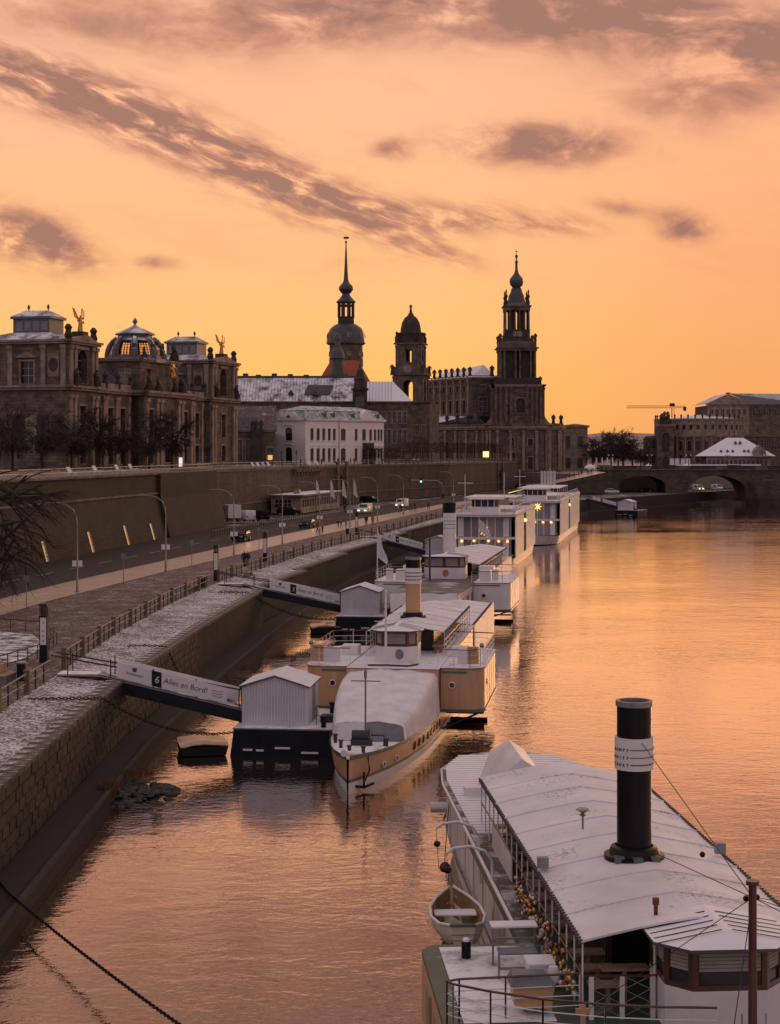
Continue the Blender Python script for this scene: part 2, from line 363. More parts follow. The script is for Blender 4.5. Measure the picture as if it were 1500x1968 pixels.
# ------------------------------------------------------------------ water
def water_mat():
    m = bpy.data.materials.new('river_water'); m.use_nodes = True; nt = m.node_tree; L = nt.links.new
    b = nt.nodes['Principled BSDF']; b.inputs['Base Color'].default_value = (.020, .014, .012, 1); b.inputs['Roughness'].default_value = .07
    b.inputs['IOR'].default_value = 1.33
    t = nt.nodes.new('ShaderNodeTexCoord')
    def nz(sx, sy, detail, rough, dist=0.0, rot=0.0):
        mp = nt.nodes.new('ShaderNodeMapping'); mp.inputs['Scale'].default_value = (sx, sy, 1); mp.inputs['Rotation'].default_value = (0, 0, rot); L(t.outputs['Object'], mp.inputs[0])
        n = nt.nodes.new('ShaderNodeTexNoise'); n.inputs['Scale'].default_value = 1.0; n.inputs['Detail'].default_value = detail; n.inputs['Roughness'].default_value = rough; n.inputs['Distortion'].default_value = dist
        L(mp.outputs[0], n.inputs['Vector']); return n.outputs['Fac']
    def mth(op, a, bb, c=None):
        n = nt.nodes.new('ShaderNodeMath'); n.operation = op
        for i, v in enumerate((a, bb, c)):
            if v is None: continue
            if isinstance(v, (int, float)): n.inputs[i].default_value = v
            else: L(v, n.inputs[i])
        return n.outputs[0]
    fine = nz(2.6, 3.6, 3, .55, .5, .1); mid = nz(.75, 1.15, 3, .55, .7, -.12); big = nz(.16, .28, 3, .55, .6, .25); patch = nz(.03, .045, 5, .65, .8)
    h = mth('ADD', mth('ADD', mth('MULTIPLY', fine, .015), mth('MULTIPLY', mid, .030)), mth('MULTIPLY', big, .055))
    calm = mth('MAXIMUM', mth('MULTIPLY_ADD', patch, 3.2, -.75), .25)
    bp = nt.nodes.new('ShaderNodeBump'); bp.inputs['Distance'].default_value = 1.0; L(mth('MULTIPLY', calm, .72), bp.inputs['Strength']); L(h, bp.inputs['Height'])
    # reflection weighted by the Fresnel term of the mean surface, spread by the ripples
    gl = nt.nodes.new('ShaderNodeBsdfGlossy'); gl.inputs['Roughness'].default_value = .015; gl.inputs['Color'].default_value = (1.0, .89, .85, 1); L(bp.outputs[0], gl.inputs['Normal'])
    lw = nt.nodes.new('ShaderNodeLayerWeight'); lw.inputs['Blend'].default_value = .5; L(bp.outputs[0], lw.inputs['Normal']); fr = nt.nodes.new('ShaderNodeMath'); fr.operation = 'POWER'; fr.inputs[1].default_value = 4.4; L(mth('MULTIPLY', lw.outputs['Facing'], 1.17), fr.inputs[0]); fr.use_clamp = True
    b.inputs['Specular IOR Level'].default_value = 0.0
    mx = nt.nodes.new('ShaderNodeMixShader'); L(fr.outputs[0], mx.inputs[0]); L(b.outputs[0], mx.inputs[1]); L(gl.outputs[0], mx.inputs[2]); L(mx.outputs[0], nt.nodes['Material Output'].inputs[0])
    return m
RIVER = water_mat()
w = MB(); w.add([(-13.4, -60, 0), (900, -60, 0), (900, 1500, 0), (-13.4, 1500, 0)], [(0, 1, 2, 3)])
structure(w.build('river', RIVER))

# ------------------------------------------------------------------ lines of the bank, as (Y, X)
QUAY = [(-60, -14.0), (20, -14.2), (60, -14.3), (87, -14.4), (115, -13.2), (146, -11.3), (147, -12.1), (169.5, -8.6), (170.5, -9.5), (199, -5.1), (200, -6.0), (229, -.3), (230, -1.2),
        (251, 2.9), (252, 2.0), (285, 8.9), (330, 20), (424, 50), (500, 94), (580, 140), (700, 205), (1200, 480)]
FENCE = [(40, -18.4), (86, -18.0), (107, -18.2), (131, -17.4), (154, -15.7), (173, -12.6), (200, -9), (224, -4.5), (260, 2.2), (295, 8.0), (330, 16.5), (424, 46)]
WALK_R = [(40, -34), (100, -30.6), (131, -27.6), (162, -22.9), (173, -20.9), (224, -12.2), (290, -.2), (350, 10.9), (424, 30), (500, 52)]
WALK_L = [(40, -38), (100, -35.2), (146, -30.4), (197, -22.4), (219, -18.9), (290, -6.2), (375, 11.6), (440, 28), (520, 50)]
WALL_B = [(40, -48.5), (140, -42), (165, -39.4), (268, -27.4)]
WALL2 = [(-33.5, 269.5), (-32, 278), (-21, 345), (-6, 400), (17, 462), (44, 562)]
def strip(name, left, right, y0, y1, z, m, step=6.0, zr=None, uv=False):
    mb = MB(); ys = []; y = y0
    extra = [p[0] for p in (left if isinstance(left, list) else []) + (right if isinstance(right, list) else []) if y0 < p[0] < y1]
    while y < y1: ys.append(y); y += step
    ys = sorted(set(ys + extra + [y1]))
    lf = (lambda q: lerp_line(left, q)) if isinstance(left, list) else left
    rf = (lambda q: lerp_line(right, q)) if isinstance(right, list) else right
    vs = []
    for q in ys: vs += [(lf(q), q, z), (rf(q), q, z if zr is None else zr)]
    mb.add(vs, [(2*i, 2*i+1, 2*i+3, 2*i+2) for i in range(len(ys) - 1)])
    return structure(mb.build(name, m))
GROUNDM = mat('city_ground', (.10, .085, .075), .9, (.06, .05, .045), .3, snow=.35, snow_scale=.15)
g = MB(); g.prism([(-3000, -100), (-14.6, -100), (-14.6, 146), (-12.5, 147), (-9.5, 170), (-6.2, 200), (-1.5, 229), (2, 252), (8.4, 285), (19.6, 330), (49.5, 424), (93.6, 500.5), (139.6, 580.5), (204, 701), (479, 1201), (900, 1900), (4000, 6000), (-3000, 6000)], -2, 3.62)
structure(g.build('ground', GROUNDM))

def cobble(name, stone, stone2, snow_amt, scale, snow_col=(.74, .74, .78)):
    m = bpy.data.materials.new(name); m.use_nodes = True; nt = m.node_tree; L = nt.links.new; b = nt.nodes['Principled BSDF']; b.inputs['Roughness'].default_value = .75; b.inputs['Specular IOR Level'].default_value = .2
    t = nt.nodes.new('ShaderNodeTexCoord'); v = nt.nodes.new('ShaderNodeTexVoronoi'); v.feature = 'DISTANCE_TO_EDGE'; v.inputs['Scale'].default_value = scale; L(t.outputs['Object'], v.inputs['Vector'])
    v2 = nt.nodes.new('ShaderNodeTexVoronoi'); v2.inputs['Scale'].default_value = scale; L(t.outputs['Object'], v2.inputs['Vector'])
    n = nt.nodes.new('ShaderNodeTexNoise'); n.inputs['Scale'].default_value = .45; n.inputs['Detail'].default_value = 8; n.inputs['Roughness'].default_value = .7; L(t.outputs['Object'], n.inputs['Vector'])
    mx = nt.nodes.new('ShaderNodeMix'); mx.data_type = 'RGBA'; mx.inputs[6].default_value = (*stone, 1); mx.inputs[7].default_value = (*stone2, 1)
    sp = nt.nodes.new('ShaderNodeSeparateColor'); L(v2.outputs['Color'], sp.inputs[0]); L(sp.outputs[0], mx.inputs[0])
    # snow: in the joints first, over whole stones where the drift noise is high
    a = nt.nodes.new('ShaderNodeMath'); a.operation = 'MULTIPLY_ADD'; a.inputs[1].default_value = -4.5; a.inputs[2].default_value = .55; L(v.outputs['Distance'], a.inputs[0])
    c = nt.nodes.new('ShaderNodeMath'); c.operation = 'MULTIPLY_ADD'; c.inputs[1].default_value = 3.2; c.inputs[2].default_value = -2.1 + snow_amt * 1.6; L(n.outputs['Fac'], c.inputs[0])
    c2 = nt.nodes.new('ShaderNodeMath'); c2.operation = 'MULTIPLY_ADD'; c2.inputs[1].default_value = .9; L(sp.outputs[1], c2.inputs[0]); c2.inputs[2].default_value = -.45
    s = nt.nodes.new('ShaderNodeMath'); s.operation = 'ADD'; L(a.outputs[0], s.inputs[0]); L(c.outputs[0], s.inputs[1])
    s2 = nt.nodes.new('ShaderNodeMath'); s2.operation = 'ADD'; s2.use_clamp = True; L(s.outputs[0], s2.inputs[0]); L(c2.outputs[0], s2.inputs[1])
    m2 = nt.nodes.new('ShaderNodeMix'); m2.data_type = 'RGBA'; m2.inputs[7].default_value = (*snow_col, 1); L(s2.outputs[0], m2.inputs[0]); L(mx.outputs[2], m2.inputs[6])
    L(m2.outputs[2], b.inputs['Base Color'])
    bp = nt.nodes.new('ShaderNodeBump'); bp.inputs['Strength'].default_value = .6; bp.inputs['Distance'].default_value = .04; L(v.outputs['Distance'], bp.inputs['Height']); L(bp.outputs[0], b.inputs['Normal'])
    return m
COB_SNOW = cobble('snowy_cobbles', (.10, .08, .075), (.16, .125, .115), .56, 4.2, (.66, .65, .69))
COB = cobble('brown_cobbles', (.075, .048, .040), (.12, .08, .066), .22, 3.4, (.45, .40, .40))
ASPHALT = mat('asphalt', (.034, .030, .030), .75, (.020, .018, .018), .5, bump=.15, bscale=20, spec=.2)
PAVING = mat('sidewalk_slabs', (.60, .46, .37), .24, (.46, .35, .28), .6, bump=.1, bscale=6)  # pale granite, base raised and warmed for the sunset sheen
PAINTW = mat('road_paint', (.42, .40, .38), .6, (.30, .28, .27), 2.0)
strip('road', lambda q: lerp_line(WALL_B, q) - 1 if q < 268 else lerp_line(WALK_L, q) - 13, WALK_L, 40, 520, 3.945, ASPHALT)
strip('sidewalk', WALK_L, WALK_R, 40, 500, 4.03, PAVING)
k = MB()
for a in range(40, 500, 4):
    xa, xb = lerp_line(WALK_L, a), lerp_line(WALK_L, a + 4)
    k.add([(xa-.16, a, 3.94), (xa, a, 3.94), (xb, a+4, 3.94), (xb-.16, a+4, 3.94), (xa-.16, a, 4.034), (xa, a, 4.034), (xb, a+4, 4.034), (xb-.16, a+4, 4.034)], [(4,5,6,7), (0,4,7,3), (0,1,5,4)])
structure(k.build('kerb', STONE_L))
k = MB()
for a in range(60, 480, 9):
    for off in (6.2,):
        x0, x1 = lerp_line(WALK_L, a) - off, lerp_line(WALK_L, a + 4.5) - off
        k.add([(x0-.07, a, 3.953), (x0+.07, a, 3.953), (x1+.07, a+4.5, 3.953), (x1-.07, a+4.5, 3.953)], [(0,1,2,3)])
structure(k.build('lane_marking', PAINTW))
strip('promenade', WALK_R, FENCE, 40, 424, 4.0, COB)
strip('snowy_quay', lambda q: lerp_line(FENCE, q), lambda q: lerp_line(QUAY, q) - .75, 40, 424, 3.99, COB_SNOW, 3.0, zr=3.72)
k = MB()
k.add([(x, y, 3.985) for x, y in [(-33, 88), (-22.6, 88), (-21.2, 95), (-21.4, 101), (-23.5, 107), (-28, 110), (-34, 108)]], [(0,1,2,3,4,5,6)])
LAWN = mat('snowy_lawn', (.05, .05, .04), .9, (.025, .025, .02), 2.0, snow=.50, snow_scale=1.0, bump=.4, bscale=6)
k.v = [(x, y, z + .06) for x, y, z in k.v]
structure(k.build('snowy_lawn', LAWN))

# quay wall: core, coping stones and face blocks
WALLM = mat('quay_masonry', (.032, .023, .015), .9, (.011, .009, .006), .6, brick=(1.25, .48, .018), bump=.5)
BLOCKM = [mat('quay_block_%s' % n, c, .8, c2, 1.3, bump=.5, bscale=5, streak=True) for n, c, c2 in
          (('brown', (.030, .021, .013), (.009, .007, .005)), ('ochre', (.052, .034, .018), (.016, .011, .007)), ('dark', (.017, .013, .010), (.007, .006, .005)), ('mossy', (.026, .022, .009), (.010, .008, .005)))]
qp = [(x, y) for y, x in QUAY if 15 <= y <= 720]
qw = thing('quay_wall', 'long brown stone quay wall dropping from the snowy cobbles to the river', 'wall')
core = MB()
for (x0, y0), (x1, y1) in zip(qp, qp[1:]):
    core.add([(x0-.06, y0, .3), (x1-.06, y1, .3), (x1-.12, y1, 3.66), (x0-.12, y0, 3.66), (x0-1, y0, 3.66), (x1-1, y1, 3.66)], [(0,1,2,3), (3,2,5,4)])
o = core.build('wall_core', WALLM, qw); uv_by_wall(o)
def blockmesh(L, h, d, j, m):
    mb = MB(); e = .03
    r = lambda s: random.uniform(-s, s)
    x = d
    vs = [(0, 0, 0), (0, L, 0), (0, L, h), (0, 0, h), (x+r(j), e, e), (x+r(j), L-e, e), (x+r(j), L-e, h-e), (x+r(j), e, h-e)]
    mb.add(vs, [(4,5,6,7), (0,1,5,4), (1,2,6,5), (2,3,7,6), (3,0,4,7)]); return mb.mesh('stone_block', m)
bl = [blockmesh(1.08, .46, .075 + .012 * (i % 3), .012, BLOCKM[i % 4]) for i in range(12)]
cop = [blockmesh(1.18, .24, .9, .02, mat('coping_stone_%d' % (i % 3), ((.11, .085, .068), (.08, .064, .054), (.135, .105, .086))[i % 3], .85, (.04, .032, .027), 1.2, snow=.34, snow_scale=1.6, bump=.4, bscale=6)) for i in range(6)]
def on_quay(y): return lerp_line(QUAY, y)
nb = 0
for row in range(6):
    y = 56.6 + (row % 2) * .55
    while y < 112 and nb < 300:
        a = math.atan2(-(on_quay(y + 1.1) - on_quay(y)), 1.1)
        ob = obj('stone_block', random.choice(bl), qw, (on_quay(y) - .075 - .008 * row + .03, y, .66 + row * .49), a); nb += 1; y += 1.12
y = 50.0
while y < 285:
    a = math.atan2(-(on_quay(y + 1.2) - on_quay(y)), 1.2)
    if abs(a) < .6: obj('coping_stone', random.choice(cop), qw, (on_quay(y) - .84, y, 3.56), a)
    y += 1.22
# towpath ledge at the foot of the wall
LEDGE = mat('wet_concrete', (.016, .012, .010), .9, (.008, .0065, .006), .5, bump=.2, bscale=3)
mb = MB(); ys = [20, 60, 87, 115, 146, 170, 200, 229, 251, 285, 330, 424, 500]
vs = []
for q in ys: x = on_quay(q + .01); vs += [(x-.2, q, .62), (x+1.45, q, .5), (x+1.62, q, .5), (x+1.75, q, -.8)]
mb.add(vs, [(4*i+j, 4*i+j+1, 4*i+j+5, 4*i+j+4) for i in range(len(ys)-1) for j in range(3)])
structure(mb.build('towpath', LEDGE))
mb = MB(); vs = []
for q in ys: x = on_quay(q + .01); vs += [(x+1.42, q, .50), (x+1.42, q, .60), (x+1.64, q, .60), (x+1.64, q, .48)]
mb.add(vs, [(4*i+j, 4*i+j+1, 4*i+j+5, 4*i+j+4) for i in range(len(ys)-1) for j in range(3)])
structure(mb.build('towpath_kerb', mat('kerb_stone', (.045, .034, .028), .85, (.016, .012, .010), 1.0)))

# ------------------------------------------------------------------ terrace and its walls
TERR = mat('terrace_paving', (.17, .14, .125), .8, (.11, .09, .08), .4, snow=.3, snow_scale=.2)
mb = MB(); mb.prism([(-3000, 40), (-50, 40), (-44, 140), (-29.6, 267.6), (-34.2, 271), (-33, 279), (-21.6, 346), (-6.5, 401), (16.5, 463), (43.4, 563), (30, 640), (-3000, 900)], 3.9, 12.98)
structure(mb.build('terrace', TERR))
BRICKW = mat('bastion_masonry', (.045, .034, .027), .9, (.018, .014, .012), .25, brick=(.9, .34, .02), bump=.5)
BRICKW2 = mat('terrace_masonry', (.115, .085, .064), .9, (.05, .038, .030), .22, brick=(1.1, .42, .012), bump=.3, streak=True)
tw = thing('bastion_wall', 'dark battered bastion wall of small stones beside the road', 'wall')
mb = MB(); pts = [(x, y) for y, x in WALL_B]
def inset(i, d):
    x, y = pts[i]; return (x - d, y)
for i in range(len(pts) - 1):
    (x0, y0), (x1, y1) = pts[i], pts[i+1]
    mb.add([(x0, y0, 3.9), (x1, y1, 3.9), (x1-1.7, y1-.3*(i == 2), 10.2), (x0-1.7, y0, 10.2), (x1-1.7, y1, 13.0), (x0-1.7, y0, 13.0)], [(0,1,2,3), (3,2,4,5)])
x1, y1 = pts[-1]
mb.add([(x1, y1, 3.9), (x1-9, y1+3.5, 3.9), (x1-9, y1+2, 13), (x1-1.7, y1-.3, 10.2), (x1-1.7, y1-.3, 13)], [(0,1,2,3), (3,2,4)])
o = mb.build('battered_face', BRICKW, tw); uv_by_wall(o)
mb = MB()
for z, d, r in ((10.2, 1.62, .16), (13.0, 1.55, .22)):
    mb.tube([(x - d, y, z) for x, y in pts] + [(pts[-1][0]-9, pts[-1][1]+2, z)], r, 6)
mb.build('string_course', STONE_L if False else STONE, tw)
# upright projecting upper part towards the corner
mb = MB(); mb.prism([(-34.4, 232), (-32.75, 232.2), (-28.55, 267.9), (-32, 267.9)], 9.6, 13.05)
mb.loft([[(-34, 231.2, 3.9), (-31.2, 231.2, 3.9), (-26.8, 268.6, 3.9), (-33, 268.6, 3.9)], [(-34.6, 231.9, 9.6), (-32.65, 231.9, 9.6), (-28.4, 268.1, 9.6), (-33, 268.1, 9.6)]]); o = mb.build('corner_projection', BRICKW, tw); uv_by_wall(o)
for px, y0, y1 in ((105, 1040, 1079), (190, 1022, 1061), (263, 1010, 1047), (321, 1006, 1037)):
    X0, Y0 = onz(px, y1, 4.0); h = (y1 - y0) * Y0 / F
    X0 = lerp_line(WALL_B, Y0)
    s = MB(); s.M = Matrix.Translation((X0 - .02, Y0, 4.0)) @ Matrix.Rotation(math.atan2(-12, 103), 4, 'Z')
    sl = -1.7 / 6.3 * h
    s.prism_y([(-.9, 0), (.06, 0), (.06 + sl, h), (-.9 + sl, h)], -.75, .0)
    s.build('embrasure_shade', BLACKP, tw)  # solid black block stands for the shade inside the slot
    s.v = []; s.f = []; s.mi = []
    s.prism_y([(-.3, 0), (.10, 0), (.10 + sl, h), (-.3 + sl, h)], .003, .16); s.build('embrasure_jamb', mat('sunlit_jamb', (.40, .27, .16), .6), tw)  # sunset light on the jamb is put into its colour
t2 = thing('terrace_wall', 'tall pale stone terrace wall with arched gates behind the kiosk', 'wall')
gates = {2: [(.64, 5.2, 6.8)], 3: [], 4: [(.70, 5.5, 6.6)]}
for i, ((x0, y0), (x1, y1)) in enumerate(zip(WALL2, WALL2[1:])):
    L = math.hypot(x1 - x0, y1 - y0); a = math.atan2(y1 - y0, x1 - x0)
    M = Matrix.Translation((x0, y0, 0)) @ Matrix.Rotation(a, 4, 'Z')
    holes = [(f * L - wd / 2, f * L + wd / 2, 3.9, 3.9 + h, True) for f, wd, h in gates.get(i, [])]
    mb = MB(); mb.M = M; wall_holes(mb, L, 3.8, 13.0, holes, 1.6); o = mb.build('wall_face', BRICKW2, t2); uv_by_wall(o)
    mb = MB(); mb.M = M; mb.box(-.1, L + .1, -.22, .5, 12.82, 13.12); mb.box(-.1, L + .1, -.14, .0, 12.55, 12.82); mb.build('coping', STONE, t2)
    mb = MB(); mb.M = M; mb.box(0, L, -.12, -.003, 6.3, 6.55); mb.build('string_course', STONE, t2)
    for f, wd, h in gates.get(i, []):
        mb = MB(); mb.M = M; c = f * L; mb.box(c - wd/2 - .5, c + wd/2 + .5, 1.55, 1.7, 3.9, 11.4); mb.build('gate_shade', BLACKP, t2)  # black panel stands for the shade inside the archway
        for s in (-1, 1):
            mb = MB(); mb.M = M; xx = c + s * (wd / 2 + 1.0); mb.box(xx - .65, xx + .65, -.45, -.004, 3.9, 13.6); mb.box(xx - .85, xx + .85, -.6, .3, 13.6, 13.95); mb.box(xx - .8, xx + .8, -.55, -.002, 10.2, 10.6)
            mb.build('gate_pier', STONE, t2)
# corbelled bay on the wall, the lit colonnade at its far end
M0 = Matrix.Translation((-21, 345, 0)) @ Matrix.Rotation(math.atan2(55, 15), 4, 'Z')
for q in range(9):
    mb = MB(); mb.M = M0; mb.box(1 + q * 2.1, 2.0 + q * 2.1, -1.0, -.2, 11.9, 12.55); mb.box(1.2 + q * 2.1, 1.8 + q * 2.1, -.6, -.2, 11.3, 11.9); mb.build('corbel', STONE, t2)
# railings on the terrace edge
def railing(name, label, pts, z, h, post, mt, sp=2.0, rails=(1.0, .55), group=None, r=.03):
    t = thing(name, label, 'railing', group=group)
    for f in rails: MB().tube([(x, y, z + h * f) for x, y in pts], r * 1.3, 4).build('rail', mt, t)
    mb = MB(); me = None
    for (x0, y0), (x1, y1) in zip(pts, pts[1:]):
        L = math.hypot(x1 - x0, y1 - y0); n = max(1, round(L / sp))
        for i in range(n):
            f = i / n
            if me is None: m2 = MB(); m2.box(-post, post, -post, post, 0, h); me = m2.mesh('post', mt)
            obj('post', me, t, (x0 + (x1 - x0) * f, y0 + (y1 - y0) * f, z))
    return t
railing('terrace_railing', 'thin grey railing along the bastion edge below the trees', [(-48.6, 75), (-43.2, 140), (-29.2, 267), (-35.5, 270)], 13.1, 1.05, .035, METAL, 2.6)
railing('terrace_railing', 'thin grey railing along the terrace edge before the white palace', [(-33.0, 279), (-21.2, 346), (-6.2, 401), (16.6, 463), (43.5, 563)], 13.1, 1.05, .035, METAL, 3.2)
# plaza by the church, ramp to the bridge
mb = MB(); mb.prism([(46, 590), (66, 519), (86, 519), (90, 548), (300, 548), (420, 900), (-200, 1200), (-200, 700), (30, 640)], 3.9, 9.0); structure(mb.build('church_square', mat('plaza_paving', (.24, .19, .155), .5, (.16, .125, .10), .4)))
mb = MB(); mb.prism_y([(PX(1010, 480), 3.9), (PX(1165, 480), 3.9), (PX(1165, 480), 10.2), (PX(1035, 480), 5.4)], 480, 504); o = mb.build('bridge_ramp', mat('ramp_masonry', (.12, .092, .075), .85, (.06, .046, .038), .3, brick=(.9, .4, .02), bump=.3)); uv_by_wall(o); structure(o)
mb = MB(); mb.add([(PX(1012, 480), 480.5, 5.0), (PX(1165, 480), 480.5, 10.22), (PX(1165, 480), 506, 10.22), (PX(1012, 480), 506, 5.0)], [(0,1,2,3)]); structure(mb.build('ramp_street', PAVING))
# far hills
mb = MB(); N = 60; vs = []
for i in range(N + 1):
    x = -2500 + i * 110; hgt = 62 + 22 * math.sin(i * .31) + 10 * math.sin(i * .83 + 1) + (10 if i > 28 else 0)
    vs += [(x, 4200, 3), (x, 4700, hgt * .8), (x, 5400, hgt)]
mb.add(vs, [(3*i+j, 3*i+3+j, 3*i+4+j, 3*i+1+j) for i in range(N) for j in range(2)])
structure(mb.build('hills', mat('snowy_hills', (.50, .40, .40), .9, (.12, .09, .09), .02)))  # pinkish base colour stands for the distance haze
# ------------------------------------------------------------------ ships
AWN = mat('snowy_awning', (.80, .78, .80), .75, (.60, .58, .60), .42, bump=.3, bscale=3.5)
def scuffs(m):                            # bird tracks and scuffed patches where the snow is trodden thin
    nt = m.node_tree; L = nt.links.new; b = nt.nodes['Principled BSDF']; src = b.inputs['Base Color'].links[0].from_socket; t = nt.nodes.new('ShaderNodeTexCoord')
    def nz(sc, d): n = nt.nodes.new('ShaderNodeTexNoise'); n.inputs['Scale'].default_value = sc; n.inputs['Detail'].default_value = d; L(t.outputs['Object'], n.inputs['Vector']); return n.outputs['Fac']
    def mt(op, a, b_, c=None):
        n = nt.nodes.new('ShaderNodeMath'); n.operation = op; n.use_clamp = True
        for i, v in enumerate((a, b_, c)):
            if v is None: continue
            if isinstance(v, (int, float)): n.inputs[i].default_value = v
            else: L(v, n.inputs[i])
        return n.outputs[0]
    f = mt('MULTIPLY', mt('MULTIPLY_ADD', nz(9, 2), 14.0, -7.6), mt('MULTIPLY_ADD', nz(.55, 3), 9.0, -4.7))
    mx = nt.nodes.new('ShaderNodeMix'); mx.data_type = 'RGBA'; mx.inputs[7].default_value = (.30, .27, .28, 1); L(mt('MULTIPLY', f, .75), mx.inputs[0]); L(src, mx.inputs[6]); L(mx.outputs[2], b.inputs['Base Color'])
scuffs(AWN)
AWN_EDGE = mat('awning_edge', (.10, .085, .08), .7)
DIM = mat('dim_deckhouse', (.035, .028, .026), .5, (.02, .017, .016), 1.0)  # shade under awnings and inside cabins, put into the colour
BLIND = mat('window_blind', (.36, .30, .29), .7, (.28, .23, .22), 2.0)
PANE = mat('ship_window_glass', (.035, .036, .04), .08, (.02, .02, .024), .6)
DECKSNOW = mat('snowy_deck', (.30, .25, .22), .7, (.18, .14, .12), 2.0, snow=.66, snow_scale=.9)
def hull(parent, st, bands, close_deck=None, wl=-.5):
    """st: (y, half width at the rail, rail z, half width at the water); bands: (name, z fraction from, to, material)"""
    for name, f0, f1, m, grow in bands:
        mb = MB()
        for s in (-1, 1):
            ring = []
            for y, hw, zt, hb in st:
                def at(f): 
                    z = wl + (zt - wl) * f; t = max(0.0, f); w = hb + (hw - hb) * (t ** .7); return (s * (w + grow), y, z)
                ring.append([at(f0 + (f1 - f0) * q / 3) for q in range(4)])
            vs = [p for r in ring for p in r]; fs = []
            for k in range(len(ring) - 1):
                for q in range(3):
                    f = (4*k+q, 4*k+q+1, 4*k+q+5, 4*k+q+4); fs.append(f if s < 0 else f[::-1])
            mb.add(vs, fs)
        mb.build(name, m, parent, smooth=60)
    if close_deck:
        mb = MB(); L = [(-hw + .04, y) for y, hw, zt, hb in st]; Rr = [(hw - .04, y) for y, hw, zt, hb in st]
        vs = []
        for (y, hw, zt, hb) in st: vs += [(-hw + .03, y, zt - .12), (hw - .03, y, zt - .12)]
        mb.add(vs, [(2*i, 2*i+1, 2*i+3, 2*i+2) for i in range(len(st) - 1)]); mb.build('deck', close_deck, parent)
def awning(parent, y0, y1, hw, ze, zr, panels, xc=0.0, m=None, thick=.05):
    mb = MB(); rings = []; n = panels * 4
    for i in range(n + 1):
        f = i / n; y = y0 + (y1 - y0) * f; sag = -.05 * math.sin(math.pi * ((i % 4) / 4.0)) 
        row = []
        for q in range(9):
            u = -1 + q / 4.0; z = ze + (zr - ze) * (1 - abs(u) ** 1.25) + sag * (1 - .4 * abs(u)); row.append((xc + u * hw, y, z))
        rings.append(row + [(x, yy, z - thick) for x, yy, z in row[::-1]])
    mb.loft(rings); mb.build('awning', m or AWN, parent, smooth=25)
    for i in range(1, panels):
        y = y0 + (y1 - y0) * i / panels; mb = MB(); mb.tube([(xc + u * hw, y, ze + (zr - ze) * (1 - abs(u) ** 1.25) + .012) for u in (-1, -.75, -.5, -.25, 0, .25, .5, .75, 1)], .022, 4); mb.build('awning_seam', m or AWN, parent)
    for s in (-1, 1):
        mb = MB(); mb.tube([(xc + s * hw, y0, ze - .02), (xc + s * hw, y1, ze - .02)], .035, 5)
        k = int((y1 - y0) / .22)
        for i in range(k): mb.box(xc + s * hw - .05, xc + s * hw + .05, y0 + i * .22, y0 + i * .22 + .05, ze - .07, ze + .03)
        mb.build('awning_lashing', AWN_EDGE, parent)
def posts_rail(parent, pts, zd, ztop, mrail=None, rails=(1.0, .68, .36), h=1.0, mpost=None, sp=1.6, r=.022, wood=True):
    mpost = mpost or WHITE
    for k, f in enumerate(rails): MB().tube([(x, y, zd + h * f) for x, y in pts], .03 if k == 0 else .014, 5).build('rail', (mrail or WOOD) if k == 0 and wood else mpost, parent)
    me = {}
    for (x0, y0), (x1, y1) in zip(pts, pts[1:]):
        L = math.hypot(x1 - x0, y1 - y0); n = max(1, round(L / sp))
        for i in range(n + 1):
            f = i / n; hh = (ztop - zd) if ztop else h
            if hh not in me: m2 = MB(); m2.lathe([(r, 0), (r, hh)], 6); me[hh] = m2.mesh('post', mpost)
            obj('post', me[hh], parent, (x0 + (x1 - x0) * f, y0 + (y1 - y0) * f, zd))
def funnel(parent, x, y, z0, z1, rad, bands, skirt=True, top=None):
    """bands: (z from, z to, material, extra radius)"""
    for a, b, m, e in bands:
        mb = MB(); mb.lathe([(rad + e, a), (rad + e, b)], 28, x, y, cap=False)
        if e > 0.01: mb.lathe([(rad - .02, b), (rad + e, b)], 28, x, y, cap=False); mb.lathe([(rad + e, a), (rad - .02, a)], 28, x, y, cap=False)
        mb.build('funnel_band', m, parent, smooth=30)
    mb = MB(); mb.lathe([(rad + .035, z1 - .14), (rad + .035, z1), (rad - .06, z1), (rad - .06, z1 - .8), (0.01, z1 - .8)], 28, x, y, cap=False); mb.build('funnel_rim', top or METAL, parent, smooth=30)
    if skirt:
        mb = MB(); mb.lathe([(rad + .34, z0 - .05), (rad + .34, z0 + .12), (rad + .22, z0 + .15), (rad + .16, z0 + .32), (rad + .05, z0 + .36)], 28, x, y, cap=False); mb.build('funnel_skirt', BLACKP, parent, smooth=30)
